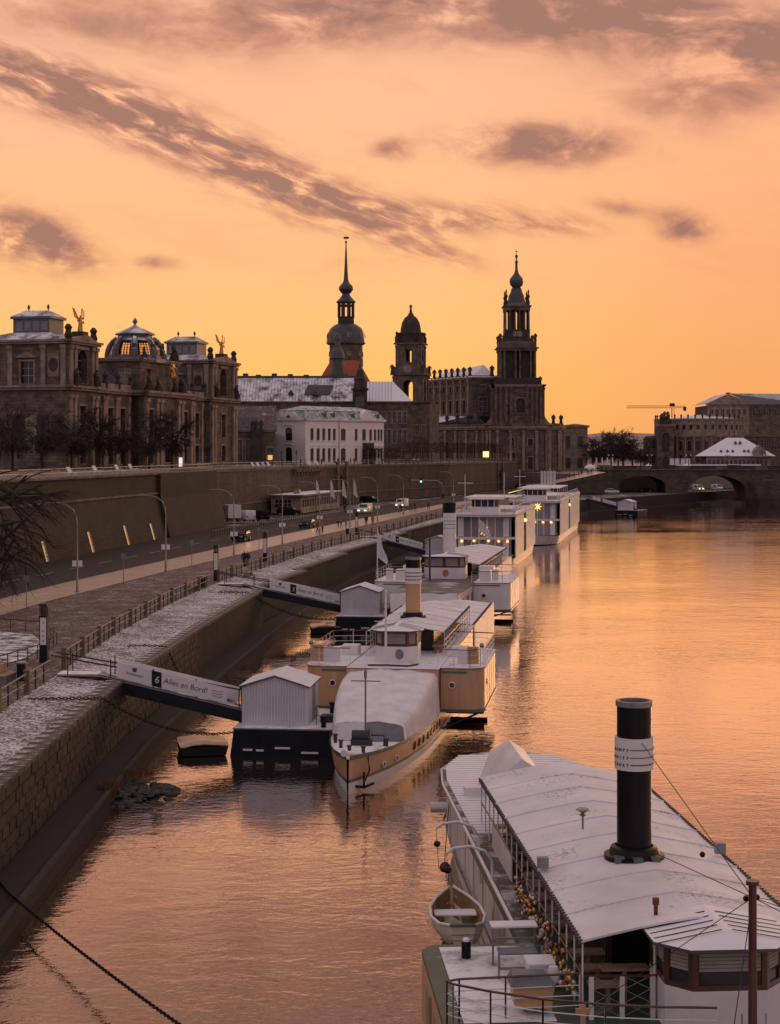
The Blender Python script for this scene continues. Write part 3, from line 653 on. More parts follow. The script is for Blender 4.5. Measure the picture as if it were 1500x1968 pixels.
def wheelhouse(parent, x, yf, zb, w, d, hb, hw_, blinds=True, base_m=None):
    """octagonal-fronted wheelhouse: white base, varnished window band, snowy roof; the front looks towards -y"""
    pl = [(-w/2, yf + d), (-w/2, yf + .55), (-w/2 + .5, yf), (w/2 - .5, yf), (w/2, yf + .55), (w/2, yf + d)]
    pl = [(x + a, b) for a, b in pl]
    mb = MB(); mb.prism(pl, zb, zb + hb); mb.build('wheelhouse_base', base_m or WHITE, parent)
    g = MB(); g.prism([(x + (a - x) * .93, yf + .08 + (b - yf) * .96) for a, b in pl], zb + hb, zb + hb + hw_); g.build('wheelhouse_core', DIM, parent)
    for (a, b) in zip(pl, pl[1:]):
        L = math.hypot(b[0]-a[0], b[1]-a[1]); M = Matrix.Translation((a[0], a[1], 0)) @ Matrix.Rotation(math.atan2(b[1]-a[1], b[0]-a[0]), 4, 'Z')
        nw = 2 if L > 1.7 else 1; holes = []
        for i in range(nw):
            s = L / nw; holes.append((i * s + .12, (i + 1) * s - .12, zb + hb + .12, zb + hb + hw_ - .1))
        f = MB(); f.M = M; wall_holes(f, L, zb + hb + .002, zb + hb + hw_, holes, .07); fr = f.build('window_band', WOOD, parent)
        for h in holes:
            p = MB(); p.M = M; p.add([(h[0], .05, h[2]), (h[1], .05, h[2]), (h[1], .05, h[3]), (h[0], .05, h[3])], [(0,1,2,3)]); p.build('pane', PANE, fr)
            if blinds:
                p = MB(); p.M = M; zt = h[3]; zz = h[2] + (h[3] - h[2]) * (.42 if blinds == 'half' else .04)
                nn = max(4, int((zt - zz) / .07))
                for q in range(nn): za = zz + (zt - zz) * q / nn; p.box(h[0] + .02, h[1] - .02, .02, .034, za + .006, za + (zt - zz) / nn - .006)
                p.build('blind', BLIND, fr)
    zt = zb + hb + hw_; e = .28
    ro = [(-w/2 - e, yf + d + .2), (-w/2 - e, yf + .4), (-w/2 + .38, yf - e), (w/2 - .38, yf - e), (w/2 + e, yf + .4), (w/2 + e, yf + d + .2)]
    ro = [(x + a, b) for a, b in ro]
    mb = MB(); n = len(ro); vs = [(a, b, zt) for a, b in ro] + [(a, b, zt + .07) for a, b in ro] + [(x, yf + .35, zt + .34), (x, yf + d + .2, zt + .36)]
    mb.add(vs, [(5,4,3,2,1,0)] + [(i, i+1, i+1+n, i+n) for i in range(n-1)] + [(n-1, 0, n, 2*n-1), (n, n+1, 2*n), (n, 2*n, 2*n+1), (n+1, n+2, 2*n), (n+2, n+3, 2*n), (n+3, n+4, 2*n), (n+4, n+5, 2*n+1, 2*n), (n+5, n, 2*n+1)])
    ro_o = mb.build('wheelhouse_roof', mat('snowy_roof_sheet', (.10, .09, .09), .6, snow=.86, snow_scale=1.3), parent)
    for i in range(5):
        for s in (-1, 1):
            yy = yf + .25 + i * (d - .2) / 5; q = MB(); q.tube([(x + s * (w/2 + e - .05), yy, zt + .085), (x + s * .12, yy + .02, zt + .35)], .013, 4); q.build('roof_seam', DARKM, ro_o)
def portholes(parent, pts, r=.2, nrm=(0, -1)):
    for x, y, z in pts:
        a = math.atan2(nrm[1], nrm[0]); M = Matrix.Translation((x, y, z)) @ Matrix.Rotation(a, 4, 'Z') @ Matrix.Rotation(R(90), 4, 'Y')
        mb = MB(); mb.M = M; mb.lathe([(r, 0), (r, .05), (r * .72, .06), (r * .72, .0)], 16, cap=False); q = mb.build('porthole', WHITE, parent, smooth=30)
        mb = MB(); mb.M = M; mb.lathe([(r * .74, .0), (r * .74, .02)], 16); mb.build('glass', PANE, q)
def paddle_box(parent, s, hull_w, out, y0, y1, z0, z1, m, deck_m, trim):
    rad = .9; pl = [(hull_w, y0), (out - rad, y0)] + [(out - rad + rad * math.sin(R(a)), y0 + rad - rad * math.cos(R(a))) for a in (20, 40, 60, 80)] + [(out, y0 + rad), (out, y1 - rad), (out - .3, y1 - .35), (out - rad, y1), (hull_w, y1)]
    pl = [(s * a, b) for a, b in pl]; pl = pl if s > 0 else pl[::-1]
    mb = MB(); mb.prism(pl, z0, z1); mb.build('paddle_box', m, parent, smooth=35)
    def grown(g): 
        cx, cy = s * hull_w, (y0 + y1) / 2
        return [(cx + (a - cx) * (1 + g / (out - hull_w)) if abs(a) > hull_w + .01 else a, cy + (b - cy) * (1 + g / ((y1 - y0) / 2))) for a, b in pl]
    mb = MB(); mb.prism(grown(.07), z0 - .16, z0 - .003); mb.build('rubbing_strake', trim, parent)
    mb = MB(); mb.prism(grown(.05), z1 + .003, z1 + .07); mb.build('sponson_deck', deck_m, parent)
    mb = MB(); x0, x1 = sorted((s * (hull_w - .1), s * (out - .25)))
    for i in range(10):
        a = 2 * math.pi * i / 10; cy, cz = (y0 + y1) / 2, .9; r = 1.7
        mb.M = Matrix.Translation((0, cy, cz)) @ Matrix.Rotation(a, 4, 'X'); mb.box(x0, x1, r - .5, r, -.04, .04)
    mb.M = None; mb.build('paddle_wheel', mat('shaded_paddle_wood', (.05, .014, .010), .5, (.02, .008, .006), 1.5), parent)  # red darkened in the colour for the shade under the box
    for f in (.34, .68):                  # plate seams, moulding and a side door on the box
        xs_ = s * (hull_w + (out - hull_w - .9) * f); q_ = MB(); q_.box(xs_ - .012, xs_ + .012, y0 - .014, y0 - .002, z0, z1); q_.build('plate_seam', m, parent)
    for f in (.2, .4, .6, .8):
        yy = y0 + .9 + (y1 - y0 - 1.8) * f; a_, b_ = sorted((s * (out + .002), s * (out + .016))); q_ = MB(); q_.box(a_, b_, yy - .012, yy + .012, z0, z1); q_.build('plate_seam', m, parent)
    a_, b_ = sorted((s * (hull_w + .05), s * (out - .95))); q_ = MB(); q_.box(a_, b_, y0 - .05, y0 - .003, z1 - .22, z1 - .12); q_.build('moulding', trim, parent)
    for yy in (y0 + .5, y1 - .5):
        mb = MB(); mb.tube([(s * hull_w, yy, .4), (s * (out - .1), yy, z0 - .16)], .06, 5); mb.build('sponson_strut', DARKM, parent)

# ---- the cream steamer with its bow towards the camera
s2 = thing('paddle_steamer', 'ochre paddle steamer with tarpaulin covered bow moored at the middle landing', 'paddle steamer', (.8, 96, 0), R(-7.9))
st2 = [(-20.2, .06, 1.78, .02), (-19.4, .42, 1.74, .18), (-18, .98, 1.66, .55), (-16, 1.55, 1.58, 1.05), (-13, 2.1, 1.5, 1.65), (-9, 2.52, 1.42, 2.2), (-4.5, 2.68, 1.4, 2.5), (5, 2.7, 1.4, 2.6), (22, 2.68, 1.4, 2.5), (34, 2.3, 1.45, 1.9), (40, 1.3, 1.6, .8), (42, .1, 1.7, .05)]
hull(s2, st2, [('hull_bottom', 0, .46, WHITE, 0), ('hull_stripe', .46, .53, GREENT, .012), ('hull_side', .53, .93, CREAM, 0), ('gunwale', .93, 1.02, GREENT, .03)], DECKSNOW)
for i in range(8):
    y = -12.2 + i * 1.05; hw = lerp_line([(a, b) for a, b, _, _ in st2], y); mb = MB(); mb.box(hw - .12, hw - .01, y, y + .5, .72, 1.12); mb.build('cabin_window', PANE, s2)
portholes(s2, [(1.22, -16.9, .85), (1.62, -15.2, .85)], .16, (.92, -.38))
for s in (-1, 1): paddle_box(s2, s, 2.66, 5.08, -4.3, 5.4, 1.6, 3.85, CREAM, DECKSNOW, GREENT)
portholes(s2, [(3.3, -4.3, 2.95), (4.15, -4.22, 2.95), (-3.5, -4.3, 2.95), (-4.3, -4.22, 2.95)], .2)
portholes(s2, [(5.08, -2.2, 2.95)], .18, (1, 0))
mb = MB(); mb.box(-2.6, 2.6, -5.0, 36, 1.35, 3.83); mb.build('deckhouse', CREAM, s2)
mb = MB(); mb.box(-2.62, 2.62, -4.9, 20, 3.835, 3.9); mb.build('upper_deck', DECKSNOW, s2)
for i in range(9): mb = MB(); mb.box(-2.5, 2.5, -4.85 + i * .2, -4.75 + i * .2, 3.9, 3.93); mb.build('deck_batten', SNOW, s2)
# tarpaulin over the fore deck
rings = []
rt = random.Random(3)
from mathutils import noise as mnoise
def tarp_ring(y, hw, zt, n=30):
    row = []
    for q in range(n + 1):
        u = -1 + 2 * q / n; a_ = abs(u)
        if a_ < .78: x = hw * u / .78 * .97; z = zt - .18 * (a_ / .78) ** 2 - .05
        else: f = (a_ - .78) / .22; x = math.copysign(hw * (.97 + .05 * f), u); z = (zt - .23) + (1.40 - zt + .23) * f
        w_ = .07 * mnoise.noise((x * 1.1, y * .9, 3.0)) + .035 * mnoise.noise((x * 3.1 + y, y * 2.3, 7.0)); cr_ = -.06 * max(0, 1 - abs(x + .35 + .03 * (y + 9)) / .12)
        row.append((x + (.05 * mnoise.noise((y * 1.7, z * 1.2, 1.0)) if a_ > .8 else 0), y, z + (w_ + cr_ if a_ < .95 else 0)))
    return row
ks = [(-4.85, 2.64, 3.90), (-6.5, 2.64, 3.84), (-8.0, 2.56, 3.66), (-9.6, 2.45, 3.36), (-11.2, 2.27, 3.02), (-12.6, 2.02, 2.70), (-13.6, 1.8, 2.42)]
yy = -4.85
while yy > -13.6: rings.append(tarp_ring(yy, lerp_line([(a_, b_) for a_, b_, c_ in ks[::-1]], yy), lerp_line([(a_, c_) for a_, b_, c_ in ks[::-1]], yy))); yy -= .35
rings.append(tarp_ring(-13.6, 1.8, 2.42))
mb = MB(); mb.loft(rings[::-1], cap=False, closed=False); mb.build('tarpaulin', TARP, s2, smooth='all')
def front_rows(sel):
    a = [p for p in rings[-1] if sel(p[0])]; rows = []
    for f in (0, .3, .6, 1.0): rows.append([(x * (1 - .03 * f), y - .45 * f * (1 - abs(x) / 2.6) + .10 * mnoise.noise((x * 2.2, f * 2, 5.0)), max(1.40, z + (1.42 - z) * f)) for x, y, z in a])
    return rows[::-1]
mb = MB(); mb.loft(front_rows(lambda x: x <= -.02), cap=False, closed=False); mb.build('tarpaulin_front', TARP, s2, smooth='all')
mb = MB(); mb.loft(front_rows(lambda x: x >= -.15), cap=False, closed=False); mb.build('tarpaulin_flap', TARPG, s2, smooth='all')
# fore deck gear
mb = MB(); mb.lathe([(.05, 1.4), (.045, 5.2)], 8, -.02, -14.6); mb.tube([(-.75, -14.6, 4.55), (.75, -14.6, 4.55)], .03, 6); mb.box(-.09, .05, -14.68, -14.5, 4.7, 5.05); mb.build('fore_mast', METAL, s2, smooth=30)
mb = MB(); mb.M = Matrix.Translation((-.1, -15.2, 1.95)) @ Matrix.Rotation(R(90), 4, 'Y'); mb.lathe([(.24, -.5), (.24, .3)], 12); mb.lathe([(.3, .3), (.3, .36)], 12); mb.M = None
mb.box(-.65, .4, -15.4, -15.0, 1.4, 1.75); mb.tube([(.35, -15.2, 1.95), (1.0, -15.2, 1.95), (1.0, -15.2, 1.45)], .05, 6); mb.build('windlass', DARKM, s2, smooth=30)
for x, y in ((-1.0, -16.2), (-.35, -17.6), (.35, -17.7), (1.15, -15.4), (-1.55, -14.6)):
    mb = MB(); mb.lathe([(.09, 1.4), (.09, 1.78), (.13, 1.8), (.13, 1.86)], 10, x, y); mb.build('bollard', DARKM, s2, smooth=30)
mb = MB(); mb.M = Matrix.Translation((.0, -19.4, 1.8)) @ Matrix.Rotation(R(-15), 4, 'Z') @ Matrix.Rotation(R(80), 4, 'X'); mb.lathe([(.1, -.9), (.13, .6), (.17, .62), (.17, .78)], 10); mb.M = None; mb.build('bowsprit_roller', WHITE, s2, smooth=30)
mb = MB(); mb.tube([(.72, -18.6, 1.6), (.80, -18.7, .9), (.62, -19.2, .35)], .04, 6); mb.tube([(.25, -19.5, .28), (.62, -19.2, .18), (1.0, -18.7, .28)], .07, 6); mb.tube([(.62, -19.2, .9), (.62, -19.2, .18)], .06, 6); mb.build('anchor', BLACKP, s2, smooth=30)
# upper works
awning(s2, 1.0, 17.5, 2.35, 5.35, 5.7, 7)
posts_rail(s2, [(-2.35, .8), (-2.35, 17.4)], 3.9, 5.35, sp=1.9); posts_rail(s2, [(2.35, .8), (2.35, 17.4)], 3.9, 5.35, sp=1.3)
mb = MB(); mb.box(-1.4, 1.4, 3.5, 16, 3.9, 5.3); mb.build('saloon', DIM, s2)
for i in range(6):
    for s in (-1, 1): mb = MB(); mb.box(s * 1.75 - .3, s * 1.75 + .3, 2.2 + i * 2.2, 3.4 + i * 2.2, 4.28, 4.36); mb.box(s * 1.75 - .25, s * 1.75 + .25, 2.7 + i * 2.2, 2.9 + i * 2.2, 3.9, 4.28); mb.build('bench', WOODP, s2)
wheelhouse(s2, -.15, -2.6, 3.9, 2.45, 2.2, .95, .85)
mb = MB(); mb.M = Matrix.Translation((.1, -2.62, 4.42)) @ Matrix.Rotation(R(90), 4, 'X'); mb.lathe([(.24, 0), (.24, .02)], 14, sy=1.2); mb.M = None; mb.build('crest', mat('crest_blue_gold', (.30, .24, .18), .5, (.08, .14, .24), 6.0), s2)
mb = MB(); mb.lathe([(.075, 3.9), (.06, 8.2)], 10, -.55, -3.6); mb.tube([(-1.2, -3.6, 6.4), (.2, -3.6, 6.4)], .02, 5); mb.build('main_mast', WHITE, s2, smooth=30)
funnel(s2, -.25, 6.6, 5.6, 9.4, .47, [(5.5, 7.75, CREAM, 0), (7.75, 8.75, WHITE, .05), (8.75, 9.4, BLACKP, 0)])
for z in (7.98, 8.2, 8.42): mb = MB(); mb.lathe([(.525, z), (.525, z + .06)], 28, -.25, 6.6, cap=False); mb.build('funnel_stripe', GREENT, s2, smooth=30)
for s in (-1, 1):
    pl = [(s * 2.5, -4.2), (s * 4.3, -4.2), (s * 4.85, -3.7), (s * 5.0, -3.0), (s * 5.0, 4.6), (s * 2.6, 5.2)]
    posts_rail(s2, pl, 3.92, None, sp=1.2, h=1.0)
    mb = MB(); mb.box(s * 3.9 - .45, s * 3.9 + .45, -2.6, -1.9, 3.92, 4.7); mb.build('locker', WHITE, s2)
    mb = MB(); mb.box(s * 4.45 - .32, s * 4.45 + .32, -3.9, -3.5, 4.1, 5.05); mb.build('telegraph_cover', CREAM, s2)
    mb = MB(); mb.box(s * 3.3 - .5, s * 3.3 + .5, .5, 1.6, 3.92, 4.5); mb.build('life_raft_box', WHITE, s2)
    mb = MB(); mb.ball((s * 4.9, -3.4, 5.1), .14); mb.build('side_lamp', METAL, s2)
mb = MB(); mb.tube([(-1.5, -4.2, 3.98), (-.4, -4.4, 4.02), (.8, -4.3, 3.98), (1.3, -3.6, 4.0)], .05, 6); mb.build('hose', DARKM, s2)
mb = MB(); mb.loft([[(2.64, 17.5, 1.4), (2.64, 36, 1.4), (2.62, 36, 3.95), (2.62, 17.5, 3.95)], [(2.70, 17.5, 1.4), (2.70, 36, 1.4), (2.68, 36, 3.95), (2.68, 17.5, 3.95)]]); mb.build('side_screen', WHITE_R, s2)
awning(s2, 18.5, 35, 2.5, 3.95, 4.2, 6)

# ---- the white steamer behind it
s3 = thing('paddle_steamer', 'white paddle steamer with white funnel and gold emblem behind the ochre one', 'paddle steamer', (5.4, 153, 0), R(-9.3))
st3 = [(-26, .06, 1.9, .02), (-24, .9, 1.8, .4), (-20, 1.9, 1.7, 1.2), (-14, 2.7, 1.6, 2.2), (-6, 3.0, 1.5, 2.7), (8, 3.05, 1.5, 2.8), (26, 3.0, 1.5, 2.7), (36, 2.2, 1.6, 1.6), (41, .2, 1.8, .1)]
hull(s3, st3, [('hull_bottom', 0, .5, WHITE_R, 0), ('hull_stripe', .5, .57, GREENT, .012), ('hull_side', .57, .94, WHITE, 0), ('gunwale', .94, 1.02, GREENT, .03)], DECKSNOW)
for s in (-1, 1): paddle_box(s3, s, 2.95, 6.3, -4.5, 6.0, 1.75, 4.1, WHITE, DECKSNOW, GREENT)
portholes(s3, [(3.9, -4.5, 3.0), (5.3, -4.45, 3.0)], .24)
mb = MB(); mb.box(-2.9, 2.9, -15.5, 36, 1.5, 4.0); mb.build('deckhouse', WHITE_R, s3)
mb = MB(); mb.box(-2.95, 2.95, -15.6, 20, 4.003, 4.1); mb.build('upper_deck', mat('grey_deck', (.11, .105, .10), .6, (.07, .066, .064), .8, snow=.36, snow_scale=.35), s3)
rings = []
for y, zt, hw in ((-15.7, 4.1, 2.9), (-15.95, 3.3, 2.85), (-16.3, 2.4, 2.7), (-16.5, 1.7, 2.6)):
    rings.append([(hw * u, y + rt.uniform(-.14, .14), zt + .05 * math.sin(u * 9)) for u in (-1, -.75, -.5, -.25, 0, .25, .5, .75, 1)])
mb = MB(); mb.loft(rings, cap=False, closed=False); mb.build('tarpaulin', TARP, s3, smooth='all')
for i in range(4):
    mb = MB(); mb.box(2.9, 2.93, -13 + i * 3.6, -12.2 + i * 3.6, 2.5, 3.4); mb.build('cabin_window', PANE, s3)
    mb = MB(); mb.box(2.9, 2.93, -12.1 + i * 3.6, -11.3 + i * 3.6, 2.5, 3.4); mb.build('cabin_window', PANE, s3)
awning(s3, 2.5, 30, 2.85, 5.35, 5.75, 8)
posts_rail(s3, [(-2.85, 2.6), (-2.85, 29)], 4.1, 5.35, sp=2.2); posts_rail(s3, [(2.85, 2.6), (2.85, 29)], 4.1, 5.35, sp=1.5)
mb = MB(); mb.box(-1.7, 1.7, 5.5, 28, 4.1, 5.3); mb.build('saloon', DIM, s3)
for i in range(7): mb = MB(); mb.box(2.45, 2.8, 8 + i * 2.6, 9.6 + i * 2.6, 4.1, 4.75); mb.build('bench', WOODP, s3)
wheelhouse(s3, -.35, .3, 4.1, 3.9, 2.4, 1.05, 1.0, blinds=True)
mb = MB(); mb.M = Matrix.Translation((-.2, .27, 4.66)) @ Matrix.Rotation(R(90), 4, 'X'); mb.lathe([(.27, 0), (.27, .03)], 14, sy=1.2); mb.M = None; mb.build('emblem', GOLD, s3)
funnel(s3, -.6, 6.4, 5.7, 11.1, .64, [(5.5, 10.1, WHITE, 0), (10.1, 11.1, BLACKP, .0)], top=BLACKP)
for z in (8.6, 8.95, 9.3): mb = MB(); mb.lathe([(.655, z), (.655, z + .05)], 28, -.6, 6.4, cap=False); mb.build('funnel_stripe', GREENT, s3, smooth=30)
mb = MB(); mb.lathe([(.1, 4.1), (.08, 9.0)], 8, -1.45, -1.6); mb.build('main_mast', mat('mast_brown', (.09, .045, .03), .5), s3, smooth=30)
for s in (-1, 1):
    posts_rail(s3, [(s * 2.8, -4.4), (s * 5.6, -4.4), (s * 6.2, -3.5), (s * 6.2, 5), (s * 3, 5.9)], 4.17, None, sp=1.5)
    mb = MB(); mb.box(s * 3.9 - .5, s * 3.9 + .5, -3.2, -2.2, 4.17, 5.2); mb.box(s * 4.9 - .3, s * 4.9 + .3, -3.9, -3.4, 4.3, 5.3); mb.build('locker', WHITE, s3)
    mb = MB(); mb.box(s * 3.6 - .7, s * 3.6 + .7, .5, 2.2, 4.17, 5.3); mb.build('life_raft_box', WHITE, s3)
mb = MB(); mb.tube([(-4.4, -13, 1.6), (-4.4, -13, 6.6)], .05, 6); q = mb.build('flagstaff', WHITE, s3); q.location = (-1.6, 9.0, 2.4)
mb = MB(); mb.loft([[(-5.98, -4.0, 8.9), (-5.98, -4.0, 6.4)], [(-5.75, -3.9, 8.2), (-5.5, -4.0, 6.0)], [(-5.45, -4.1, 7.2), (-5.15, -3.9, 5.7)], [(-5.15, -3.9, 6.5), (-5.0, -3.95, 5.9)]], cap=False, closed=False); mb.build('pennant', TARP, s3, smooth='all')

# ---- the two modern excursion ships
def star(parent, x, y, z, r):
    mb = MB()
    for th, ph in ((0,0),(45,0),(90,0),(135,0),(180,0),(225,0),(270,0),(315,0),(0,50),(90,50),(180,50),(270,50),(45,-45),(135,-45),(225,-45),(315,-45)):
        d = Vector((math.cos(R(th)) * math.cos(R(ph)), -math.sin(R(ph)), math.sin(R(th)) * math.cos(R(ph))))
        u = d.cross(Vector((.3, .5, .8))).normalized(); v = d.cross(u); b = r * .22
        c = Vector((x, y, z)); mb.add([tuple(c + u*b), tuple(c + v*b), tuple(c - u*b), tuple(c - v*b), tuple(c + d*r)], [(0,1,4),(1,2,4),(2,3,4),(3,0,4)])
    mb.build('lit_star', mat('lit_paper_star', (.9, .6, .3), .6, emit=(1.0, .48, .14), estr=2.2), parent)
def modern_ship(label, loc, rz, W, L, stars, flag):
    t = thing('excursion_ship', label, 'ship', loc, rz); h = W / 2; SIDE = mat('slatted_side_screen', (.70, .68, .69), .5, (.62, .60, .60), .8)
    st = [(-3.4, .12, 1.75, .03), (-2.7, h * .38, 1.7, h * .14), (-1.6, h * .66, 1.62, h * .36), (-.2, h * .86, 1.55, h * .6), (1.4, h - .1, 1.5, h - .8), (3.4, h, 1.5, h - .4), (L - 4, h, 1.5, h - .4), (L, h - 1.4, 1.6, h - 2)]
    hull(t, st, [('hull_bottom', 0, .30, NAVY, 0), ('hull_side', .30, 1.0, WHITE_R, 0)], DECKSNOW)
    for k, (z0, z1) in enumerate(((1.55, 4.1), (4.4, 7.2))):
        mb = MB(); mb.box(-h + .5, h - .5, 2.6, L - 3, z0, z1); mb.build('saloon', mat('saloon_dark', (.05, .042, .04), .4), t)
        n = 7; pts = [(-h + .35 + (W - .7) * i / n, .9 + 1.2 * abs(2 * i / n - 1) ** 2) for i in range(n + 1)]
        for (x0, y0), (x1, y1) in zip(pts, pts[1:]):
            mb = MB(); mb.add([(x0 + .05, y0, z0), (x1 - .05, y1, z0), (x1 - .05, y1, z1), (x0 + .05, y0, z1)], [(0,1,2,3)]); mb.build('front_pane', mat('ship_front_glass', (.27, .26, .285), .06, (.18, .175, .195), .3), t)  # mauve sky reflection put into the pale base colour
            mb = MB(); mb.box(x0 - .06, x0 + .06, y0 - .05, y0 + .1, z0, z1); mb.build('mullion', WHITE, t)
        for s in (-1, 1):
            mb = MB(); mb.box(s * (h - 1.05) - .35, s * (h - 1.05) + .35, 1.35, 1.4, z0 + .1, z1 - .1); mb.build('curtain', WHITE, t)
            mb = MB(); mb.add([(s * (h - .02), 2.3, z0), (s * (h - .02), L - 3, z0), (s * (h - .02), L - 3, z1), (s * (h - .02), 2.3, z1)], [(0,1,2,3)]); mb.build('side_glazing', mat('ship_front_glass', (.16, .155, .17)), t)
    for z0, z1, g in ((4.1, 4.4, .1), (7.2, 7.55, .25)):
        pl = [(-h - g, 1.8), (-h + 1.0, .55 - g), (0, .3 - g), (h - 1.0, .55 - g), (h + g, 1.8), (h + g, L - 2), (-h - g, L - 2)]
        mb = MB(); mb.prism(pl, z0, z1); mb.build('deck_edge', WHITE if z0 < 5 else mat('snowy_ship_deck', (.6, .58, .58), .6, snow=.55), t)
    # slatted screens along both sides, two halves with the arched opening between
    for s in (-1, 1):
        for y0, y1 in ((2.4, L * .40), (L * .40 + 4.0, L - 3)):
            mb = MB()
            k = int((y1 - y0) / .5)
            for i in range(k): mb.box(s * (h + .12) - .05, s * (h + .12) + .05, y0 + i * .5, y0 + i * .5 + .44, 1.5, 7.95)
            stuff(mb.build('side_screen', SIDE, t))
        yc = L * .40 + 2.0; mb = MB(); ring = [(s * (h + .14), yc + 1.0 * math.cos(a), 3.9 + 1.9 * math.sin(a)) for a in [math.pi * q / 12 for q in range(13)]]
        mb.tube([(s * (h + .14), yc + 1.0, 1.6)] + ring + [(s * (h + .14), yc - 1.0, 1.6)], .12, 6); mb.build('entrance_arch', WOODP, t, smooth=40)
        mb = MB(); mb.ball((s * (h + .14), yc, 6.05), .3); mb.build('arch_lamp', mat('warm_lamp', (.9, .7, .4), .5, emit=(1.0, .6, .25), estr=1.6), t)
    # wheelhouse and sun deck
    mb = MB(); mb.prism([(-1.9, 6.2), (-1.9, 3.4), (-1.4, 2.9), (1.4, 2.9), (1.9, 3.4), (1.9, 6.2)], 7.56, 8.5); mb.build('wheelhouse_base', WHITE, t)
    mb = MB(); mb.prism([(-1.8, 6.1), (-1.8, 3.45), (-1.35, 2.98), (1.35, 2.98), (1.8, 3.45), (1.8, 6.1)], 8.5, 9.5); mb.build('wheelhouse_window', PANE, t)
    mb = MB(); mb.box(-2.4, 2.4, 2.4, 6.6, 9.5, 9.66); mb.build('wheelhouse_roof', mat('snowy_ship_deck', (.6,.58,.58)), t)
    for x in (-1.35, 1.35, -.45, .45): mb = MB(); mb.box(x - .05, x + .05, 2.93, 2.99, 8.5, 9.5); mb.build('window_post', WHITE, t)
    mb = MB(); mb.box(-h + .6, h - .6, 9, L * .55, 9.55, 9.68); mb.build('sun_canopy', mat('snowy_ship_deck', (.6,.58,.58)), t)
    for i in range(6):
        for s in (-1, 1): mb = MB(); mb.box(s * (h - .75) - .05, s * (h - .75) + .05, 9.1 + i * (L * .55 - 9.3) / 5, 9.2 + i * (L * .55 - 9.3) / 5, 7.55, 9.55); mb.build('canopy_post', WHITE, t)
    posts_rail(t, [(-h + .2, L - 4), (-h + .2, 2.2), (-h + 1.2, .9), (h - 1.2, .9), (h - .2, 2.2), (h - .2, L - 4)], 7.55, None, sp=2.2, wood=False, rails=(1, .5))
    mb = MB(); mb.lathe([(.06, 7.5), (.05, 13.0)], 8, -2.6, 2.0); mb.tube([(-3.6, 2.0, 11.8), (-1.5, 2.0, 11.8)], .05, 6); mb.build('mast', WHITE, t)
    mb = MB(); mb.lathe([(.05, 9.6), (.05, 13.2)], 8, 2.4, 6.4); mb.build('antenna', WHITE, t)
    for x, z, r in stars: star(t, x, .55, z, r)
    if flag:
        mb = MB(); mb.tube([(-.4, -.2, 2.4), (-.4, -.2, 7.0)], .04, 5); mb.build('flagstaff', WHITE, t)
        mb = MB(); mb.loft([[(-.4, -.2, 6.9), (-.4, -.2, 5.4)], [(.2, -.3, 6.5), (.3, -.1, 4.8)], [(.9, -.1, 5.3), (1.0, -.25, 4.4)], [(1.3, -.3, 4.6), (1.35, -.2, 4.3)]], cap=False, closed=False); mb.build('flag', TARP, t, smooth='all')
    return t
modern_ship('white glass-fronted excursion ship with lit stars, nearer of the two', (12.6, 222, 0), R(-9.3), 8.4, 42, [(.2, 5.3, .75), (-2.9, 3.9, .32), (-1.2, 3.95, .3), (.8, 3.95, .3), (2.2, 3.9, .3), (3.4, 3.9, .3)], True)
modern_ship('white glass-fronted excursion ship with lit stars, farther of the two', (25.0, 283, 0), R(-9.8), 8.6, 66, [(.6, 6.6, .85), (1.6, 3.9, .36), (3.0, 3.9, .36), (-1.5, 3.9, .3), (.2, 3.9, .3)], False)
# ---- the near steamer, lower right: local x to the right, local y away from the camera
s1 = thing('paddle_steamer', 'near white paddle steamer with tall black funnel and snowy awning', 'paddle steamer', (6.4, 45, 0), R(4.0))
st1 = [(-27, .06, 1.6, .02), (-24, 1.0, 1.55, .6), (-18, 2.2, 1.45, 1.7), (-10, 2.95, 1.4, 2.6), (0, 3.1, 1.4, 2.8), (14, 3.05, 1.4, 2.75), (20, 2.85, 1.4, 2.3), (23, 2.2, 1.45, 1.5), (24.6, .6, 1.5, .2)]
hull(s1, st1, [('hull_bottom', 0, .5, WHITE_R, 0), ('hull_stripe', .5, .57, GREENT, .012), ('hull_side', .57, .94, WHITE_R, 0), ('gunwale', .94, 1.02, GREENT, .05)], DECKSNOW)
SLAT = mat('slatted_snow_roof', (.11, .085, .075), .7, (.07, .055, .05), 1.5, snow=.40, snow_scale=1.0)
CAB1 = [(-3.0, -1), (-3.0, 17.5), (-2.75, 20.2), (-2.0, 22.3), (-.8, 23.4), (.8, 23.4), (2.0, 22.3), (2.75, 20.2), (3.0, 17.5), (3.0, -1)]
mb = MB(); mb.prism(CAB1[::-1], 1.4, 3.25); mb.build('main_deck_cabin', WHITE_R, s1, smooth=50)
mb = MB(); mb.prism([(a * 1.04, b + (.2 if b > 10 else 0)) for a, b in CAB1][::-1], 3.253, 3.40); mb.build('cabin_roof', SLAT, s1)
for i in range(33):
    y = 8.9 + i * .42; hw = 3.05 if y < 17.5 else lerp_line([(17.5, 3.05), (20.3, 2.8), (22.4, 2.05), (23.6, .8)], y)
    if y > 23.2: break
    mb = MB(); mb.box(-hw + .06, hw - .06, y, y + .33, 3.402, 3.45); mb.build('roof_board', SNOW, s1)
for i in range(8):
    mb = MB(); mb.box(-3.035, -3.0, -.6 + i * 2.4, -.52 + i * 2.4, 1.4, 3.25); mb.build('side_rib', WHITE_R, s1); mb = MB(); mb.box(3.0, 3.035, -.6 + i * 2.4, -.52 + i * 2.4, 1.4, 3.25); mb.build('side_rib', WHITE_R, s1)
